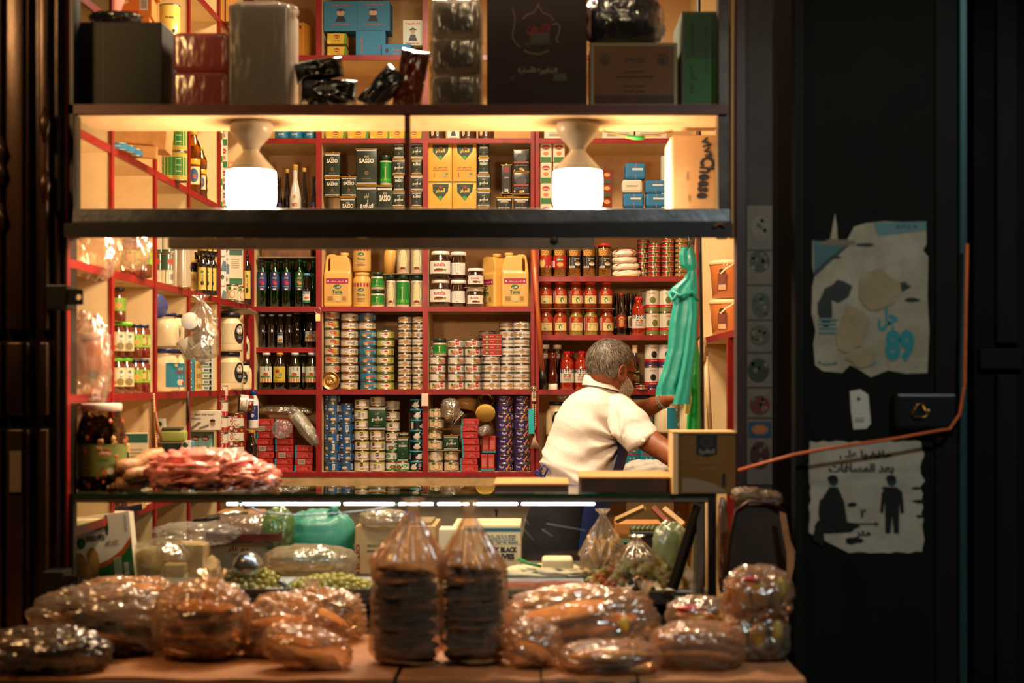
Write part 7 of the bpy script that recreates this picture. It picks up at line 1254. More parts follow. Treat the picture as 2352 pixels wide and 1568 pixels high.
# two tall bags
for i,(px,w_,h,ln,dk) in enumerate(((930,.178,.405,.022,.6),(1087,.165,.395,-.012,.56))):
    m=MB(); n=13
    for k in range(n): loaf(m,rs.uniform(-.004,.004),rs.uniform(-.004,.004),.014+k*.0165,w_*.455,w_*.42,.0125,(rs.uniform(-5,5),rs.uniform(-5,5),rs.uniform(0,90)),BRD if k%4 else BRM,k+i*20)
    loaf(m,.0,-.01,.22+.008,w_*.40,w_*.36,.016,(-14,6,0),BRM,77)
    tiebag(px,1523-4*i,3.50,w_*1.03,h,dk,7+i*3,[('flat_breads',m)],('tall clear bag of dark flatbreads, left of the pair','tall clear bag of dark flatbreads, right of the pair')[i],'bread_bag',flare=1.1,lean=ln,group='tall bags of dark bread',fm=film('f4e0c6',.16,.22,.13,16),dp=w_*.92)
def breadbag(px,py,D,w_,h,dp,seed,loaves,label,mt=BR,amp=.16,knot=None,fm=None,rot=0,rim=0,group='clear bags of flatbread on the ledge',patches=()):
    b=P(px,py,D); t=thing('bread_bag',label,'bag',(b.x,b.y,LZ+.006),0,group); z0_=b.z-(LZ+.006)
    m=MB(); v,f=crumple(None,0,0,w_,h,dp,seed,amp,3.4,nu=64,nv=44,flat=-h/2*.86,M=Matrix.Rotation(R(rot),3,'Y')); zl=-z0_+.002; v=[Vector((q.x,q.y,max(q.z+z0_,.003))) for q in v]; m.add(v,f,fm or BF,True)
    if knot:
        kx,kz,kr=knot; n=22; vs=[];fs=[]
        for j in range(9):
            q=j/8; r=kr*(1.5-1.25*min(1,q*1.7) if q<.6 else .45+1.2*(q-.6)*2)
            for i in range(n): a=2*PI*i/n; rr=r*(1+.28*math.sin(7*a+seed)+.15*math.sin(3*a)); vs.append((kx+rr*math.cos(a),rr*math.sin(a)*.8,z0_+kz+q*.075))
        for j in range(8):
            for i in range(n): a=j*n+i;c=j*n+(i+1)%n; fs.append((a,c,c+n,a+n))
        m.add(vs,fs,fm or BF,True)
    part('plastic_wrap',m,t)
    m=MB()
    for k,(x,y,z,rx,ry,rz,ro) in enumerate(loaves): loaf(m,x,y,max(z+z0_,rz*.9+.004),rx,ry,rz,ro,mt if not isinstance(mt,list) else mt[k%len(mt)],seed+k)
    part('flat_breads',m,t)
    for k,(x,y,z,rx,rz,c) in enumerate(patches):
        m=MB(); m.ball((x,y,z+z0_),(rx,.012,rz),mat(c,.35,coat=.5),14,8,wob=.3,seed=k); part('printed_patch',m,t,'coloured printed patch')
    return t
breadbag(100,1505,3.42,.28,.12,.18,201,[(0,0,-.01,.12,.10,.02,(0,6,0)),(-.03,.02,.02,.11,.09,.018,(0,-6,0))],'dark bag of flatbread at the lower left corner',mt=BRD,amp=.22,fm=film('c8b8a4',.14,.2,.14,16))
breadbag(235,1432,3.64,.33,.17,.20,203,[(0,0,-.045,.14,.11,.02,(0,8,0)),(.01,0,-.01,.14,.11,.02,(0,12,0)),(.02,0,.03,.13,.10,.018,(0,18,0))],'wide bag of dark flatbreads behind the corner bag',mt=[BRD,BRM],amp=.2,fm=film('e0d0bc',.20,.2,.14,14))
breadbag(290,1372,3.87,.26,.10,.13,205,[(0,0,-.03,.10,.07,.02,(0,4,0)),(0,0,.01,.10,.07,.02,(0,-8,0))],'bag of pale flatbreads against the figs box',mt=BRL,amp=.22)
breadbag(465,1428,3.56,.225,.19,.18,207,[(0,0,-.055,.10,.085,.017,(0,4,0)),(-.005,0,-.025,.10,.085,.017,(0,2,0)),(0,0,.005,.095,.08,.017,(0,-5,0)),(.0,0,.035,.085,.07,.017,(0,4,0))],'knotted bag of round flatbreads under the figs tray',mt=[BRM,BR],knot=(.025,.055,.024),amp=.14)
breadbag(644,1450,3.60,.18,.17,.15,209,[(-.01,0,-.05,.08,.07,.018,(0,0,0)),(0,0,-.015,.08,.07,.018,(0,4,0)),(0,0,.02,.075,.065,.018,(0,-4,0))],'bag of small pale flatbreads left of the tall bags',mt=[BR,BRM],amp=.2)
breadbag(735,1420,3.80,.20,.13,.13,211,[(0,0,-.03,.075,.06,.016,(0,10,0)),(.03,0,0,.05,.04,.014,(0,30,0))],'crumpled bag of bread nearly empty beside tall bag',mt=BRL,amp=.32,knot=(-.02,.03,.016))
breadbag(705,1492,3.42,.20,.10,.10,213,[(.0,0,-.012,.088,.05,.022,(0,18,0)),(-.03,.02,.01,.07,.05,.018,(0,12,0))],'tilted bag with one oval flatbread facing out',mt=[BRL,BR],amp=.15,rot=14)
breadbag(1335,1428,3.66,.36,.16,.20,215,[(-.03,-.0,-.035,.15,.10,.016,(4,-4,0)),(-.01,0,-.008,.15,.10,.016,(4,-8,0)),(-.05,0,.022,.12,.09,.016,(4,-12,0)),(.06,.0,.01,.09,.07,.014,(0,12,0))],'widest bag of folded flatbreads right of tall bags',mt=[BRM,BR,BRL],amp=.2,knot=(.165,.03,.014),patches=((.105,-.10,.01,.014,.02,'c9a83a'),))
breadbag(1222,1478,3.45,.12,.10,.11,217,[(0,0,-.02,.05,.05,.018,(0,20,0))],'small crinkled bag of bread beside the right tall bag',mt=BR,amp=.32)
breadbag(1402,1508,3.40,.235,.075,.17,219,[(0,-.01,0,.108,.075,.020,(-14,0,0))],'bag with a single round pale flatbread, lower front',mt=BRL,amp=.10)
breadbag(1602,1488,3.46,.22,.125,.17,221,[(0,-.01,-.03,.10,.07,.018,(-20,3,0)),(0,-.01,.0,.102,.07,.018,(-22,3,0)),(0,0,.022,.10,.07,.018,(-22,5,0))],'bag of stacked golden flatbreads near the right end',mt=[BRL,BR],amp=.10)
breadbag(1605,1412,3.78,.155,.09,.13,223,[(0,0,-.01,.065,.05,.022,(0,8,0))],'bag of rolls with red and yellow print, middle right',mt=BRM,amp=.2,patches=((-.03,-.055,.025,.035,.010,'b3201a'),(-.005,-.057,.0,.045,.014,'c9942a')))
for i,(px,py,l) in enumerate(((1742,1365,'bag of bread rolls high on the right, yellow print'),(1735,1462,'bag of bread rolls low at the right end, yellow print'))):
    breadbag(px,py,3.55,.15,.125,.13,225+2*i,[(-.045,0,-.01,.028,.05,.05,(0,-15,0)),(.0,0,.0,.03,.05,.045,(0,10,0)),(.045,0,.0,.024,.045,.04,(0,25,0))],l,mt=[BR,BRM],amp=.22,patches=((.0,-.055,.01,.022,.035,'a07c28'),(.045,-.05,.02,.018,.03,'a88a3a'))+(((-.02,-.05,.045,.03,.008,'a81e18'),) if i==0 else ()),group='bags of bread rolls at the right end')
m=MB(); m.box(X(1672,3.56),X(1800,3.56),3.51,3.64,LZ+.003,Z(1420,3.66),mat('1a120c',.7),.004); one('crate',m,'dark crate supporting the upper bag of bread rolls','crate')
m=MB(); m.box(X(1668,3.68),X(1805,3.68),3.55,3.76,LZ-.0,LZ+.003,mat('6a4a30',.8)); one('cardboard_sheet',m,'cardboard beneath the dark crate','cardboard') if False else None
# dark chair back / board and cardboard at the right
t=thing('chair','dark chair with curved metal back rail beyond the ledge','chair',(X(1740,3.85),3.85,.0))
m=MB(); q=[(1672,1330),(1676,1240),(1690,1175),(1712,1158),(1760,1156),(1795,1172),(1808,1200),(1816,1330)]; m.prism([(X(a,3.86),Z(b_,3.86)) for a,b_ in q],3.85,3.88,mat('281a10',.6,c2='1c120a',sc=6)); part('backrest',m,t,local=False)
m=MB(); m.tube([P(1668,1340,3.84),P(1676,1240,3.84),P(1690,1172,3.84),P(1720,1152,3.84),P(1765,1153,3.84),P(1805,1175,3.84)],.005,mat('3a2018',.4,.5),8); part('back_rail',m,t,local=False)
m=MB(); m.box(X(1678,3.86),X(1810,3.86),3.70,3.9,.42,.46,mat('281a10',.6),.01); part('seat',m,t,local=False)
for a in (1684,1802):
    for yy in (3.72,3.88): m=MB(); m.box(X(a,3.86)-.012,X(a,3.86)+.012,yy-.012,yy+.012,0,.42 if yy<3.8 else .98,BLKM); part('leg',m,t,local=False)
m=MB(); m.prism([(X(a,3.8),Z(b_,3.8)) for a,b_ in ((1792,1175),(1805,1180),(1815,1240),(1826,1265),(1824,1300),(1815,1340),(1806,1500),(1798,1500),(1808,1330),(1808,1270),(1800,1230))],3.80,3.806,mat('a8764a',.75,c2='8a5c38',sc=8)); one('cardboard_flap',m,'upright brown cardboard strip at the right end','cardboard')
for i,(px,py,w_) in enumerate(((1718,1133,.06),(1765,1140,.05))): m=MB(); v,f=crumple(px,py+6,3.93,w_*1.1,.035,.03,241+i,.7,6); m.add(v,f,film('b89a70',.5,.04,.4),True); one('plastic_bag',m,('crumpled clear plastic above the chair, left','crumpled clear plastic above the chair, right')[i],'plastic')
m=MB(); PB(m,1655,1668,1150,1360,3.99,.02,mat('5a4a38',.6)); v,f=crumple(1660,1250,3.97,.03,.24,.02,251,.2); m.add(v,f,film('c8a888',.3,.3),True); one('plastic_strip',m,'hanging strip of clear plastic beside the case post','plastic')
# ================================================================ steel doors
DW=mat('2a1a0e',.32,.55,c2='140c07',sc=7,bump=.4,bs=24,stretch=(1,1,.3)); DWB=mat('3a2412',.35,.5,c2='20140a',sc=8,bump=.3,bs=24,stretch=(1,1,.3))
dm=MB(); dm.box(-1.95,X(128,3.94),3.955,3.985,.0,3.2,DW); door=struct('door_1',dm)
m=MB()
for a,b_ in ((-1.92,X(2,3.93)),(X(12,3.93),X(52,3.93)),(X(58,3.93),X(66,3.93)),(X(88,3.93),X(108,3.93))):
    for z0_,z1_ in ((Z(758,3.93),3.1),(Z(955,3.93),Z(785,3.93)),(.1,Z(985,3.93))): m.box(a,b_,3.93,3.957,z0_,z1_,DWB,.006,seg=3)
struct('door_panel',m,door)
m=MB(); 
for zc_ in (Z(285,3.91),Z(425,3.91)): m.tube([(X(103,3.92),3.92,zc_+.05),(X(104,3.92),3.915,zc_),(X(103,3.92),3.92,zc_-.05)],[.004,.016,.005],DWB,8)
for zc_ in (Z(345,3.91),Z(395,3.91),Z(500,3.91)): m.tube([(X(2,3.92),3.925,zc_+.04),(X(3,3.92),3.915,zc_),(X(2,3.92),3.925,zc_-.04)],[.004,.014,.005],DWB,8)
struct('door_ornament',m,door)
def hasp(py0,py1,px0,px1,hole):
    m=MB(); D=3.88; xa,xb,za,zb_=X(px0,D),X(px1,D),Z(py1,D),Z(py0,D); hx,hz=X(hole,D),(za+zb_)/2; r=.008; n=12; vs=[];fs=[]
    o=[]; 
    for i in range(n):
        a=2*PI*i/n; ca,sa=math.cos(a),math.sin(a); k=min((xb-hx if ca>0 else hx-xa)/max(abs(ca),1e-6),((zb_-za)/2)/max(abs(sa),1e-6)); o.append((hx+ca*k,hz+sa*k))
    for yy in (D,D+.006):
        for a,b_ in o: vs.append((a,yy,b_))
        for i in range(n): a=2*PI*i/n; vs.append((hx+r*math.cos(a),yy,hz+r*math.sin(a)))
    for i in range(n): j=(i+1)%n; fs+=[(i,j,n+j,n+i),(2*n+i,3*n+i,3*n+j,2*n+j),(i,2*n+i,2*n+j,j),(n+i,n+j,3*n+j,3*n+i)]
    m.add(vs,fs,BLKM); m.box(X(px0-34,D),X(px0+14,D),D-.004,D+.075,za-.012,zb_+.012,BLKM,.003); return m
struct('hasp',hasp(664,700,140,190,180),door); struct('hasp',hasp(1322,1366,132,180,168),door)
m=MB(); PB(m,22,48,1035,1130,3.925,.002,mat('6a5c48',.6)); PB(m,-8,6,560,780,3.925,.001,mat('2a1c10',.6)) if False else None; one('white_sticker',m,'small torn white sticker low on the left steel door','sticker')
# right: pillar with sticker strip, steel door leaf with posters
m=MB(); PB(m,1692,1712,-700,1500,3.985,.06,mat('2a1210',.5)); PB(m,1712,1782,-700,1500,3.99,.06,mat('2c2620',.7,c2='1c1814',sc=5)); PB(m,1782,1822,-700,1500,3.97,.08,mat('100c0a',.6)); struct('trim_3',m)
t=thing('menu_strip','tall faded strip of food pictures on the right pillar','poster',tuple(P(1745,1110,3.985)))
m=MB(); PB(m,1716,1774,472,1112,3.985,.003,mat('5a5448',.6,c2='48443a',sc=5)); part('paper',m,t,local=False)
def dprint(D,ox,oy,t): q=MB(); return q,Dec(q,None,y=D,off=.0006,ou=X(ox,D)*1000,ov=Z(oy,D)*1000)
q,d=dprint(3.985,1745,1112,t); s_=3.985/F*1000
for (px,py,rx,ry,c) in ((1745,525,20,30,'6a6252'),(1745,600,24,26,'2c3424'),(1748,700,22,30,'3a4430'),(1745,770,24,24,'4a4434'),(1742,850,25,28,'28301c'),(1745,930,24,22,'5a1c14'),(1745,1045,23,32,'3a1210')):
    d.e((px-1745)*s_,(1112-py)*s_,rx*s_,ry*s_,c); g=random.Random(px+py)
    for i in range(9): d.e((px-1745+g.uniform(-.7,.7)*rx)*s_,(1112-py+g.uniform(-.7,.7)*ry)*s_,4*s_,5*s_,g.choice(['1c2416','5a5a40','7a6a50','2a3420'])); d.k-=1
d.r_(-26*s_,26*s_,(1112-1005)*s_,(1112-968)*s_,'12445a'); d.e(0,(1112-986)*s_,20*s_,12*s_,'8a5a34'); d.e(0,(1112-986)*s_,14*s_,8*s_,'a8643a')
for py in (575,655,735,810,890,960): d.r_(-28*s_,28*s_,(1112-py)*s_,(1112-py+2)*s_,'1c1814')
part('printed_pictures',q,t,local=False)
DG2=mat('0c0c0a',.8,.0,c2='070908',sc=6,bump=.15,bs=26); DG3=mat('100f0d',.7,.0,c2='0b1010',sc=7)
for q_ in (DG2,DG3): next(n_ for n_ in q_.node_tree.nodes if n_.type=='BSDF_PRINCIPLED').inputs['Specular IOR Level'].default_value=.12
dm=MB(); dm.box(X(1824,3.86),X(2222,3.86),3.86,3.90,0,3.3,DG2); door=struct('door_2',dm)
m=MB(); PB(m,2150,2200,-700,1700,3.845,.02,DG3,.003); PB(m,2205,2222,-700,1700,3.835,.07,mat('2c4a4c',.35,.5),.003); PB(m,1826,1848,-700,1700,3.85,.02,DG3,.003); struct('door_panel',m,door)  # teal edge bar: cyan light reflex on the door edge put into its colour
m=MB(); PB(m,2058,2200,903,985,3.815,.045,mat('101818',.4,.4),.008); struct('lock_box',m,door)
m=MB(); q=[(P(2113,945,3.81)+Vector((.021*math.cos(a),0,.021*math.sin(a)))) for a in [PI/2+2*PI*i/3+k for i in range(3) for k in (-.28,.28)]]; m.tube(q+[q[0]],.003,mtin('9a7a3a'),6); m.ball(P(2133,945,3.811),(.006,.004,.008),mtin('9a7a3a')); struct('lock_pull',m,door)
dm=MB(); dm.box(X(2232,4.0),2.6,3.98,4.02,0,3.3,DG2); door3=struct('door_3',dm)
m=MB(); PB(m,2290,2340,-300,790,3.96,.022,DG3,.006); PB(m,2250,2352,800,850,3.96,.022,DG3,.006); PB(m,2290,2340,860,1700,3.96,.022,DG3,.006); struct('door_panel',m,door3)
def ragged(x0,x1,y0,y1,n,amp,seed,right=1,left=1):
    g=random.Random(seed); o=[]
    for i in range(n): o.append((x0+(x1-x0)*i/n,y0+g.uniform(-1,1)*amp*.6))
    for i in range(n): o.append((x1+g.uniform(-1,1)*amp*right,y0+(y1-y0)*i/n))
    for i in range(n): o.append((x1-(x1-x0)*i/n,y1+g.uniform(-1,1)*amp*.6))
    for i in range(n): o.append((x0+g.uniform(-1,1)*amp*left,y1-(y1-y0)*i/n))
    return o
DP=3.858
def poster(label,outline,c,c2,ox,oy):
    t=thing('torn_poster',label,'poster',tuple(P(ox,oy,DP))); m=MB(); m.prism([(X(a,DP),Z(b_,DP)) for a,b_ in outline],DP-.0012,DP-.0002,mat(c,.8,c2=c2,sc=11,bump=.3)); part('paper',m,t,local=False)
    q=MB(); return t,q,Dec(q,fn=lambda u,v,o:(X(ox+u*1000,DP),DP-.0012-o,Z(oy-v*1000,DP)))
g=random.Random(2)
out=[(1866,552),(1880,560),(1890,556),(1905,558),(1912,520),(1918,490),(1922,520),(1924,555),(1945,552),(1962,520),(1990,512),(2030,508),(2080,510),(2127,508),(2128,560),(2120,575),(2132,590),(2130,680),(2134,760),(2130,856),(2080,858),(2040,850),(2000,866),(1975,850),(1952,838),(1935,856),(1890,852),(1872,838),(1868,790),(1873,760),(1864,720),(1866,655),(1870,640),(1866,610)]
t,q,d=poster('large torn poster with teal Arabic letters and numerals, upper',out,'7a7562','8d8a78',1866,858)
d.p([(4,220),(30,252),(78,300),(50,302),(2,306)],'2a5a5c'); d.p([(4,222),(34,250),(88,298),(82,300),(26,256),(2,232)],'12292c'); d.p([(8,296),(40,310),(98,306),(96,296),(44,294)],'6a5a44')
d.p([(140,346),(260,350),(262,330),(200,322),(150,316)],'4a7478'); d.t('2023',214,338,9,'1c3436',1,50)
T3='1a8088'; d.t('89',200,66,62,T3,3,68); d.t('جل',172,134,40,T3,2,46); d.t('ريال',132,30,14,'4a9498',1,28); d.p([(110,12),(252,12),(252,60),(160,120),(120,100)],'8aa4a0') if False else None
for (x,y,w_,h,sd) in ((62,190,34,26,1),(205,200,20,12,2),(30,150,18,46,3),(96,140,26,5,4),(120,296,22,4,5),(228,170,18,5,6),(52,268,16,3,7),(150,236,10,4,8)): gg=random.Random(sd); d.p([(x+w_*(.7+.4*gg.random())*math.cos(2*PI*i/11),y+h*(.7+.4*gg.random())*math.sin(2*PI*i/11)) for i in range(11)],'101413')
for (x,y,w_,h,sd) in ((90,100,40,60,11),(150,190,60,50,12),(110,40,36,26,13)): gg=random.Random(sd); d.p([(x+w_*(.7+.4*gg.random())*math.cos(2*PI*i/13),y+h*(.7+.4*gg.random())*math.sin(2*PI*i/13)) for i in range(13)],mat('75684e',.85,c2='857a60',sc=14))
d.lines(35,110,44,40,4,'5a8488'); d.t('ضريبة',34,26,8,'3a6468',1,44); part('printing',q,t,local=False)
out=ragged(1860,2118,1014,1268,17,4,8,1.6,.8); out=[(a,b_) for a,b_ in out if not (a<1940 and b_>1225)]
t,q,d=poster('lower torn distancing poster with two black figures',out,'8a8676','9a9686',1860,1270)
K='0e1110'
d.t('حافظوا على',128,228,16,K,2,120); d.t('بعد المسافات',118,196,18,K,2,150)
for cx in (54,188):
    d.e(cx,166,11,12,'1a3a3c'); d.e(cx-2,172,12,8,K)
    if cx==54: d.p([(cx-10,152),(cx+10,152),(cx+24,120),(cx+34,60),(cx+40,48),(cx-34,44),(cx-26,90),(cx-22,130)],K)
    else: d.p([(cx-12,152),(cx+12,152),(cx+24,140),(cx+28,92),(cx+20,92),(cx+17,120),(cx+16,46),(cx+5,46),(cx+1,88),(cx-3,46),(cx-15,46),(cx-16,120),(cx-20,92),(cx-27,94),(cx-23,140)],K)
d.r_(92,150,66,69,K); d.p([(150,62),(158,67.5),(150,73)],K); d.p([(92,62),(84,67.5),(92,73)],K); d.t('٢',122,92,18,K,2); d.t('متر',122,48,14,K,2,34)
for (x,y,w_,h,sd) in ((20,46,16,34,21),(84,62,30,14,22),(98,30,24,10,23),(176,150,14,3,24),(96,112,14,5,25),(30,100,10,40,26),(250,120,16,4,27),(252,86,14,3,28),(244,150,12,3,29)): gg=random.Random(sd); d.p([(x+w_*(.6+.5*gg.random())*math.cos(2*PI*i/11),y+h*(.6+.5*gg.random())*math.sin(2*PI*i/11)) for i in range(11)],K)
part('printing',q,t,local=False)
m=MB(); o=[(1952,898),(1976,894),(1994,906),(2000,972),(1990,984),(1960,986),(1954,940)]; m.prism([(X(a,DP),Z(b_,DP)) for a,b_ in o],DP-.0015,DP-.0003,mat('a8a69c',.7)); d=Dec(m,None,y=DP-.0015,off=.0004,ou=X(1972,DP)*1000,ov=Z(916,DP)*1000); d.e(0,0,5,5,'12110f'); d.r_(-11,14,-62,-58,'6a6862'); d.r_(-11,14,-54,-52,'6a6862'); one('price_tag',m,'small pale luggage tag stuck between the two posters','tag')
m=MB(); m.tube([P(1697,1080,3.90),P(1760,1062,3.84),P(1825,1044,3.80),P(1900,1030,3.80),P(2050,1008,3.80),P(2150,990,3.80),P(2182,985,3.79),P(2205,950,3.79),P(2216,880,3.79),P(2219,700,3.80),P(2222,560,3.80)],[.0045]*11,mat('b8561c',.6,c2='9a4414',sc=60,bump=.5,bs=200),8); one('orange_rope',m,'orange rope stretched from the counter to the dark door','rope')
# ================================================================ the man
DM=5.78; SM=DM/F
def rings(m,rs_,mt,n=28):
    vs=[];fs=[]
    for px,py,D,ax,ay,yaw in rs_:
        c=P(px,py,D)
        for i in range(n): a=2*PI*i/n; x,y=ax*math.cos(a),ay*math.sin(a); vs.append((c.x+x*math.cos(yaw)-y*math.sin(yaw),c.y+x*math.sin(yaw)+y*math.cos(yaw),c.z))
    for j in range(len(rs_)-1):
        for i in range(n): a=j*n+i;b=j*n+(i+1)%n; fs.append((a,a+n,b+n,b))
    fs.append(tuple(range(n))); fs.append(tuple((len(rs_)-1)*n+i for i in range(n-1,-1,-1))); m.add(vs,fs,mt,True)
def limb(m,pts,mt,step=.3):
    """tapered limb: spheres along (point, radius) joints"""
    for (a,ra),(b,rb) in zip(pts[:-1],pts[1:]):
        a,b=Vector(a),Vector(b); n=max(2,int((b-a).length/(min(ra,rb)*step)))
        for k in range(n+1): f=k/n; m.ball(a.lerp(b,f),ra+(rb-ra)*f,mt,14,10)
SKIN=mat('8a4f2c',.5,c2='7a4020',sc=30,bump=.25,bs=120,sub=.12,bd=.002)
man=thing('person','person with grey hair in white short sleeved shirt reaching right','person',(X(1290,DM),DM,.16))
HM=Matrix.Translation(P(1404,853,DM-.01))@Matrix.Rotation(R(30),4,'Z')@Matrix.Rotation(R(10),4,'Y')
def H(x,y,z): return HM@Vector((x,y,z))
m=MB(); sk=SKIN
def eb(c,r,nu=20,nv=14): m.ball(c,r,sk,nu,nv,M=HM)
eb((-.010,0,.036),(.098,.076,.088)); eb((.022,0,.018),(.078,.068,.085)); eb((.040,0,-.045),(.052,.050,.060)); eb((.068,0,-.078),(.025,.028,.024)); eb((.020,-.035,-.055),(.045,.022,.030)); eb((.020,.035,-.055),(.045,.022,.030))
eb((.095,0,.020),(.012,.045,.010),12,8); eb((.103,0,-.012),(.014,.011,.022),10,8); eb((.113,0,-.024),(.014,.013,.011),10,8); eb((.094,.0,-.052),(.012,.022,.007),10,8); eb((.094,.0,-.062),(.011,.019,.007),10,8)
for s_ in (-1,1):
    eb((.082,s_*.034,-.012),(.016,.020,.014),10,8)
    n=14; m.tube([H(.002+.004*math.cos(2*PI*i/n)*1+.016*math.cos(2*PI*i/n),s_*(.078+.010*(1-math.cos(2*PI*i/n))*.5),-.006+.031*math.sin(2*PI*i/n)) for i in range(n+1)],.0052,sk,8); eb((.004,s_*.076,-.006),(.014,.006,.026),10,8); eb((.008,s_*.080,-.034),(.008,.006,.010),8,6)
limb(m,[(H(-.035,0,-.02),.060),(P(1388,890,DM),.062),(P(1378,924,DM),.065)],sk)
rings(m,[(1376,908,DM,.075,.07,0),(1370,935,DM,.105,.09,0),(1348,1000,DM,.110,.095,0),(1330,1075,DM,.110,.10,0),(1315,1140,DM,.115,.10,0),(1300,1200,DM,.12,.10,0),(1288,1255,DM,.12,.095,0)],sk,20)
ZF=.165
hipL,hipR=P(1262,1250,5.86),P(1318,1250,5.72)
for hp,kx in ((hipL,1255),(hipR,1325)):
    k=P(kx,1500,hp.y-.02); k.z=.60; a=Vector((k.x+.005,hp.y+.03,ZF+.09)); limb(m,[(hp,.068),(k,.054),((k.x,k.y+.02,.42),.055),(a,.040)],sk,.5); limb(m,[((a.x-.02,a.y-.02,ZF+.04),.038),((a.x+.10,a.y+.07,ZF+.030),.030)],sk,.4)
# near arm and far arm
shR=P(1432,955,5.68); elR=P(1532,1038,5.55); wrR=P(1592,1082,5.40); limb(m,[(shR,.040),(P(1462,990,5.64),.046),(P(1488,1010,5.61),.049),(elR,.044)],sk); limb(m,[(elR,.046),(P(1555,1055,5.5),.041),(wrR,.028)],sk)
shL=P(1425,925,5.93); elL=P(1458,951,5.95); wrL=P(1530,917,5.80); limb(m,[(shL,.045),(elL,.043)],sk); limb(m,[(elL,.043),(P(1492,935,5.88),.038),(wrL,.0255)],sk)
def hand(w_,d,up,side,curl):
    """palm, four unequal bent fingers and a thumb from the side of the palm"""
    d=d.normalized(); s_=d.cross(up).normalized()*side; u=s_.cross(d).normalized()*side; 
    limb(m,[(w_,.026),(w_+d*.03+s_*.010,.019),(w_+d*.075+s_*.018,.015)],sk); limb(m,[(w_,.024),(w_+d*.03-s_*.010,.019),(w_+d*.072-s_*.018,.014)],sk); limb(m,[(w_+d*.02,.02),(w_+d*.075,.015)],sk)
    for i,(o,L_) in enumerate(((.028,.070),(.010,.080),(-.009,.074),(-.027,.058))):
        b=w_+d*(.082-abs(o)*.15)+s_*o; p1=b+d*L_*.42-u*curl*.012; p2=p1+(d*.75-u*curl*.7).normalized()*L_*.32; p3=p2+(d*.35-u*curl*1.0).normalized()*L_*.28; limb(m,[(b,.0092),(p1,.0086),(p2,.0080),(p3,.0070)],sk,.5)
    b=w_+d*.022+s_*.024; p1=b+(d*.6+s_*.8-u*.2).normalized()*.036; p2=p1+(d*.9+s_*.3-u*.4).normalized()*.030; limb(m,[(b,.013),(p1,.0105),(p2,.0085)],sk,.5)
hand(wrR,(wrR-elR),Vector((0,-.3,1)),1,1.0); hand(wrL,(wrL-elL)+Vector((.02,-.03,-.03)),Vector((0,-.5,1)),-1,.8)
me=baked(m,'body',.0043,5,.45); body=link('body',me,man); body.matrix_parent_inverse=Matrix.Translation(-man.location)
def mp(name,mm,parent=man,label=None):
    o=link(name,mm if isinstance(mm,bpy.types.Mesh) else mm.mesh(name),parent)
    if parent is man: o.matrix_parent_inverse=Matrix.Translation(-man.location)
    if label: o['label']=label
    return o
# eyes
m=MB()
for s_ in (-1,1): m.ball(H(.088,s_*.033,-.006),.0115,mat('e8e0d4',.2),12,8); m.ball(H(.097,s_*.034,-.006),.0055,mat('1a0e08',.1),8,6)
mp('eyes',m)
# hair: cap and strands
g=random.Random(21); cen=Vector((-.010,0,.036)); RR=Vector((.0985,.0765,.0885))
def hairy(d):
    """does hair grow in this direction from the skull centre"""
    x,y,z=d; 
    if x>.62 and z<.70: return False
    if x>.34 and z<.22: return False
    low=-.66 if x<-.3 else -.66+(x+.3)*1.1
    if abs(y)>.72 and x>-.12 and z<.02: return False
    return z>low
cap=MB(); nu,nv=64,44; vs=[];fs=[]; keep=[]
for j in range(nv+1):
    t_=PI*j/nv
    for i in range(nu):
        a=2*PI*i/nu; d=Vector((math.sin(t_)*math.cos(a),math.sin(t_)*math.sin(a),-math.cos(t_))); k=1.045+.03*noise.noise(d*6)+.02*noise.noise(Vector((d.x*5,d.y*22,d.z*5))); ok=hairy(d); keep.append(ok)
        if not ok: k=.97
        vs.append(HM@Vector((cen.x+d.x*RR.x*k,d.y*RR.y*k,cen.z+d.z*RR.z*k)))
for j in range(nv):
    for i in range(nu):
        q=(j*nu+i,j*nu+(i+1)%nu,(j+1)*nu+(i+1)%nu,(j+1)*nu+i)
        if sum(keep[k] for k in q)>=1: fs.append(q)
cap.add(vs,fs,mat('4a4038',.6,c2='6a6056',sc=60),True)
HC=[mat(c,.5) for c in ('3e352d','5c5248','7c7266','9a9084','4a4036')]
for _ in range(6400):
    d=Vector((g.gauss(0,1),g.gauss(0,1),g.gauss(0,1))).normalized()
    if not hairy(d): continue
    crown=Vector((-.45,0,.9)).normalized(); flow=(d-crown*.99); flow=(flow-d*flow.dot(d)); 
    if d.z>.45 and d.x>-.2: flow=Vector((.5,-1.0 if d.y<.35 else .6,0)); flow=flow-d*flow.dot(d)
    if flow.length<.05: flow=Vector((0,1,0)).cross(d)
    flow=flow.normalized(); flow=(flow+Vector((g.uniform(-.25,.25),g.uniform(-.25,.25),g.uniform(-.25,.25)))).normalized(); sd=d.cross(flow).normalized()*.0008; L_=g.uniform(.20,.36); pts=[]
    for k in range(4):
        q=(d+flow*L_*k/3).normalized(); rr=1.045+(.035,.062,.066,.048)[k]+g.uniform(-.008,.008)+.03*noise.noise(d*6); w_=sd*(1,1,.8,.15)[k]; c=Vector((cen.x+q.x*RR.x*rr,q.y*RR.y*rr,cen.z+q.z*RR.z*rr)); pts+=[HM@(c-w_),HM@(c+w_)]
    hm=HC[min(4,int(abs(g.gauss(1.6+(1.2 if d.z<-.1 else 0),1.1))))]
    cap.add(pts,[(0,1,3,2),(2,3,5,4),(4,5,7,6)],hm,True)
mp('hair',cap,label='short grey hair')
bd=MB(); WB=[mat(c,.6) for c in ('d8cfc0','b8ac9a','8a7c6a')]
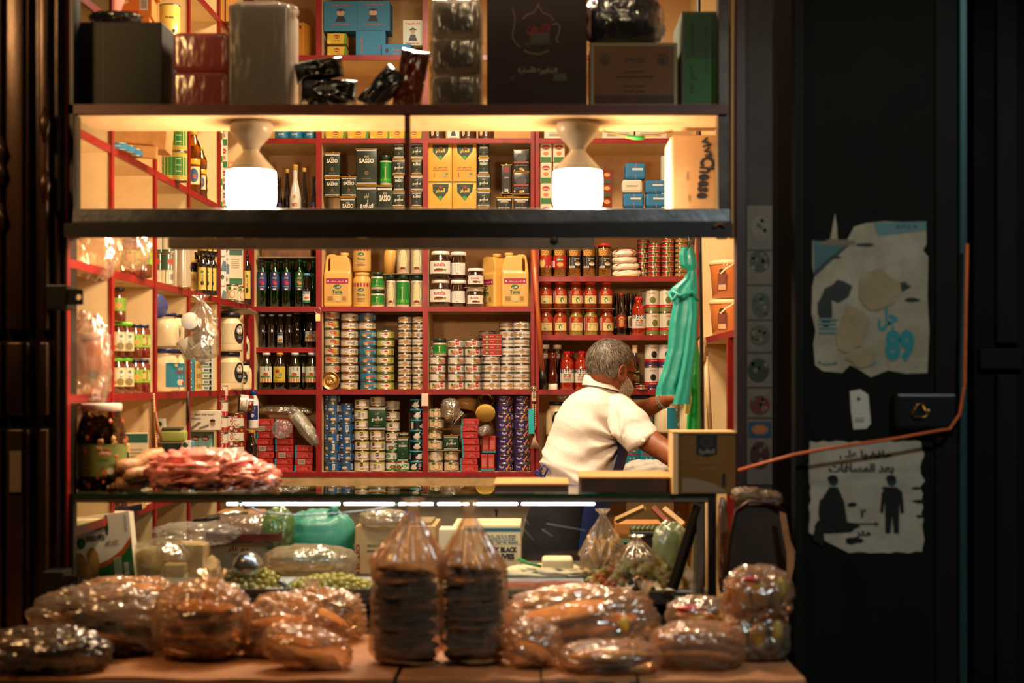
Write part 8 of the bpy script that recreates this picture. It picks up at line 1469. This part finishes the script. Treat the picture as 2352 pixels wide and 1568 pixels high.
for _ in range(9000):
    d=Vector((g.gauss(0,1),g.gauss(0,1),g.gauss(0,1))).normalized(); side=1 if d.y>0 else -1
    if d.x<-.18 or d.z>.42-.75*max(0,d.x) or (d.x>.80 and d.z>-.35): continue
    x,y,z=.026+d.x*.072,d.y*.068,-.034+d.z*.074; t_=max(0,d.x)
    if g.random()<.06: x,y,z=.098+g.uniform(-.006,.004),side*g.uniform(0,.024),-.043+g.uniform(-.005,.004)
    c=Vector((x,y,z)); out=Vector((x-.02,y,z*.4+.02)).normalized(); dn=Vector((.25,side*.1,-1)).normalized(); a=c; b=c+out*.005+dn*.006; e=c+out*.006+dn*.014; sd=Vector((.0010,0,0)) if abs(y)>.03 else Vector((0,.0010,0))
    bd.add([HM@(a-sd),HM@(a+sd),HM@(b-sd),HM@(b+sd),HM@e],[(0,1,3,2),(2,3,4)],g.choice(WB if t_<.5 else WB[:2]),True)
mp('beard',bd,label='short white beard')
# spectacles
m=MB(); SP=mat('14120f',.25,coat=.5)
for s_ in (-1,1):
    m.box(-.058,.0,-.0012,.0012,-.0035,.0035,SP,M=HM@Matrix.Translation((.092,s_*.070,.004))@Matrix.Rotation(R(s_*-6),4,'Z')) ; m.tube([H(.036,s_*.076,.004),H(.005,s_*.080,.002),H(-.006,s_*.080,-.012)],.0022,SP,6)
    n=16; m.tube([H(.108-.010*abs(math.cos(2*PI*i/n)*.5+.5)*0,s_*(.036+.030*math.copysign(abs(math.cos(2*PI*i/n))**.6,math.cos(2*PI*i/n))),-.006+.020*math.copysign(abs(math.sin(2*PI*i/n))**.6,math.sin(2*PI*i/n))) for i in range(n+1)],.0026,SP,6,cap=False)
    m.tube([H(.108,s_*.066,.004),H(.093,s_*.071,.004)],.003,SP,6)
m.tube([H(.110,-.007,0),H(.113,0,.002),H(.110,.007,0)],.002,SP,6); sp=mp('spectacles',m,label='dark framed spectacles')
m=MB()
for s_ in (-1,1): m.ball((0,0,0),(.0008,.029,.019),glass('e8ece8',.25),14,8,M=HM@Matrix.Translation((.108,s_*.036,-.006)))
lens=link('lenses',m.mesh('lenses'),sp)
# shirt
SH_=mat('e6ded4',.75,c2='dad0c4',sc=120,bump=.25,bs=260,bd=.001,sheen=.2)
m=MB()
def xr(py,a,b,D,dep): return ((a+b)/2,py,D,(b-a)/2*SM,dep,0)
rings(m,[xr(884,1352,1412,DM,.055),xr(893,1330,1412,DM,.080),xr(905,1309,1426,DM,.100),xr(925,1292,1442,DM,.125),xr(955,1278,1442,DM,.138),xr(1000,1262,1428,DM,.140),xr(1040,1251,1417,DM,.142),xr(1072,1244,1409,DM,.145),xr(1100,1237,1402,DM,.148),xr(1118,1234,1398,DM,.149),xr(1132,1233,1396,DM,.149)],SH_,40)
A,B_,C_=P(1420,935,5.72),P(1452,975,5.66),P(1483,1018,5.62); limb(m,[(P(1418,946,5.72),.074),(B_,.074)],SH_,.25)
dirv=(C_-B_).normalized(); n=28; s1=dirv.cross(Vector((0,1,0))).normalized(); s2=dirv.cross(s1)
def sleeve(m,stops,dv,a1,a2):
    vs=[];fs=[]; n=28
    for c,ra,rb in stops:
        for i in range(n): a=2*PI*i/n; vs.append(Vector(c)+a1*ra*math.cos(a)+a2*rb*math.sin(a))
    for j in range(len(stops)-1):
        for i in range(n): a=j*n+i;b=j*n+(i+1)%n; fs.append((a,b,b+n,a+n))
    fs.append(tuple(range(n-1,-1,-1))); fs.append(tuple((len(stops)-1)*n+i for i in range(n))); m.add(vs,fs,SH_,True)
dv=Vector((.56,-.15,-.81)).normalized(); a1=dv.cross(Vector((0,1,0))).normalized(); a2=dv.cross(a1).normalized()
sleeve(m,[(P(1424,943,5.72),.066,.074),(P(1440,965,5.68),.073,.078),(P(1460,992,5.65),.071,.076),(P(1478,1014,5.62),.068,.074)],dv,a1,a2)
limb(m,[(P(1402,940,5.92),.066),(P(1434,946,5.95),.058)],SH_,.25)
me=baked(m,'shirt',.0062,7,.5)
me.calc_loop_triangles() if hasattr(me,'calc_loop_triangles') else None
nrm=[v.normal.copy() for v in me.vertices]; arm=P(1425,1012,5.66)
for v,nn in zip(me.vertices,nrm):
    c=v.co; py=CY+(CZ-c.z)*F/DM; px=CX+c.x*F/DM; dx,dy=px-1425,py-1010; ang=math.atan2(dy,-dx); dist=math.hypot(dx,dy)
    w1=max(0,min(1,(py-930)/110)); q=Vector((c.x*2.2+c.y*1.5,c.y*2,(c.z+.45*c.x)*13)); f1=(1-2*abs(noise.noise(q)))*.019*w1
    f2=.014*math.sin(ang*11+2*noise.noise(c*5))*math.exp(-(dist/95)**2)*min(1,dist/25)*(1 if px<1415 else max(0,1-(px-1415)/25)*.6)
    f3=.007*noise.noise(c*7)+.0025*noise.noise(c*18); hem=.010*math.sin(px*.11+2*noise.noise(c*6))*max(0,min(1,(py-1060)/50))
    v.co=c+nn*(f1+f2+f3+hem*.6)
me.update(); mp('shirt',me,label='white short sleeved shirt')
# collar
m=MB(); n=30; vs=[];fs=[]; cc=P(1382,884,DM-.005)
for j,(rr,dz) in enumerate(((.070,-.016),(.064,.004),(.060,.019),(.065,.021),(.077,.002),(.088,-.018))):
    for i in range(n): a=2*PI*i/n; x,y=math.cos(a),math.sin(a); vs.append((cc.x+x*rr*.98-dz*.35,cc.y+y*rr*.92,cc.z+dz-.018*x*1.0-.008*y))
for j in range(5):
    for i in range(n): a=j*n+i;b=j*n+(i+1)%n; fs.append((a,b,b+n,a+n))
m.add(vs,fs,SH_,True); mp('collar',m)
# apron and trousers
NV=mat('1c3a8a',.7,c2='16307a',sc=30,bump=.2,bs=200); TR=mat('1c1c28',.75,c2='14141e',sc=20,bump=.2,bs=160)
m=MB(); rings(m,[(1316,1128,DM,.146,.150,0),(1300,1180,DM,.158,.150,0),(1290,1240,DM,.162,.150,0),(1288,1300,DM,.160,.145,0),(1286,1340,DM,.150,.14,0)],TR,36)
for hp,kx in ((hipL,1255),(hipR,1325)): k_=P(kx,1500,hp.y-.02); m2_=[(Vector((hp.x,hp.y,.78)),.10),(Vector((k_.x,k_.y,.58)),.080),(Vector((k_.x,k_.y+.02,.38)),.070),(Vector((k_.x+.005,hp.y+.03,ZF+.06)),.062)]; limb(m,m2_,TR,.35)
me=baked(m,'trousers',.009,6); mp('trousers',me,label='dark trousers')
def patch(rows,a0,a1_,mt,n=18,th=.003):
    vs=[];fs=[]
    for px,py,D,ax,ay in rows:
        c=P(px,py,D)
        for i in range(n+1): a=a0+(a1_-a0)*i/n; k=1+.012*math.sin(a*9+py*.02); vs.append((c.x+ax*k*math.cos(a),c.y+ay*k*math.sin(a),c.z))
    w_=n+1
    for j in range(len(rows)-1):
        for i in range(n): a=j*w_+i; fs.append((a,a+w_,a+w_+1,a+1))
    m=MB(); m.add(vs,fs,mt,True); o_=len(vs); m.add([(x*1.0+.002,y+.002,z) for x,y,z in vs],[tuple(reversed(f)) for f in fs],mt,True); return m
m=patch([(1352,965,DM,.148,.152),(1352,1000,DM,.168,.160),(1342,1040,DM,.174,.162),(1330,1080,DM,.176,.165),(1320,1110,DM,.172,.168)],-.75,2.3,NV); m2=patch([(1320,1106,DM,.172,.168),(1308,1140,DM,.174,.170),(1300,1180,DM,.176,.172),(1292,1240,DM,.178,.172),(1290,1330,DM,.180,.172),(1288,1420,DM,.182,.172)],-1.22,2.3,NV); m.add(m2.v,m2.f,NV,True); ap=mp('apron',m,label='navy blue apron')
m=MB(); m.tube([P(1238,1108,5.74),P(1250,1102,5.66),P(1275,1112,5.62),P(1330,1118,5.61),P(1395,1112,5.66)],.006,NV,6); kn=P(1246,1096,5.66)
m.ball(kn,(.012,.010,.011),NV,10,8)
for pts in (((1246,1096),(1238,1078),(1250,1068),(1258,1076),(1250,1094)),((1246,1096),(1234,1090),(1226,1084),(1233,1080),(1246,1094)),((1248,1098),(1258,1106),(1270,1110))): m.tube([P(a,b,5.655) for a,b in pts],.0045,NV,6)
o=link('apron_bow',m.mesh('apron_bow'),ap); 
# shoes, watch
m=MB()
for hp,kx in ((hipL,1255),(hipR,1325)): k_=P(kx,1500,hp.y-.02); a=Vector((k_.x+.005,hp.y+.03,0)); limb(m,[((a.x-.03,a.y-.03,ZF+.042),.042),((a.x+.12,a.y+.085,ZF+.034),.034)],mat('1a120c',.4),.4)
me=baked(m,'shoes',.006,3); mp('shoes',me)
m=MB(); wd=(wrL-elL).normalized(); s1=wd.cross(Vector((0,0,1))).normalized(); s2=s1.cross(wd).normalized(); wc=P(1523,919,5.815); n=22
for i in range(n):
    for k in (-1,0,1):
        a=2*PI*i/n; c=wc+s1*.0315*math.cos(a)+s2*.033*math.sin(a)+wd*k*.0052; MM=Matrix((tuple(wd)+(0,),tuple(s1*-math.sin(a)+s2*math.cos(a))+(0,),tuple(s1*math.cos(a)+s2*math.sin(a))+(0,),(0,0,0,1))).transposed(); m.box(-.0027,.0027,-.0043,.0043,-.0022,.0022,mat('e0dccf',.3,.7) if k else mat('a09a8c',.3,.7),M=Matrix.Translation(c)@MM)
mp('wrist_watch',m,label='steel link wrist watch')
m=MB(); m.box(-1.60,1.04,4.12,6.95,.0,.16,mat('6a5a48',.7,c2='5a4c3c',sc=3)); struct('floor_raised',m)
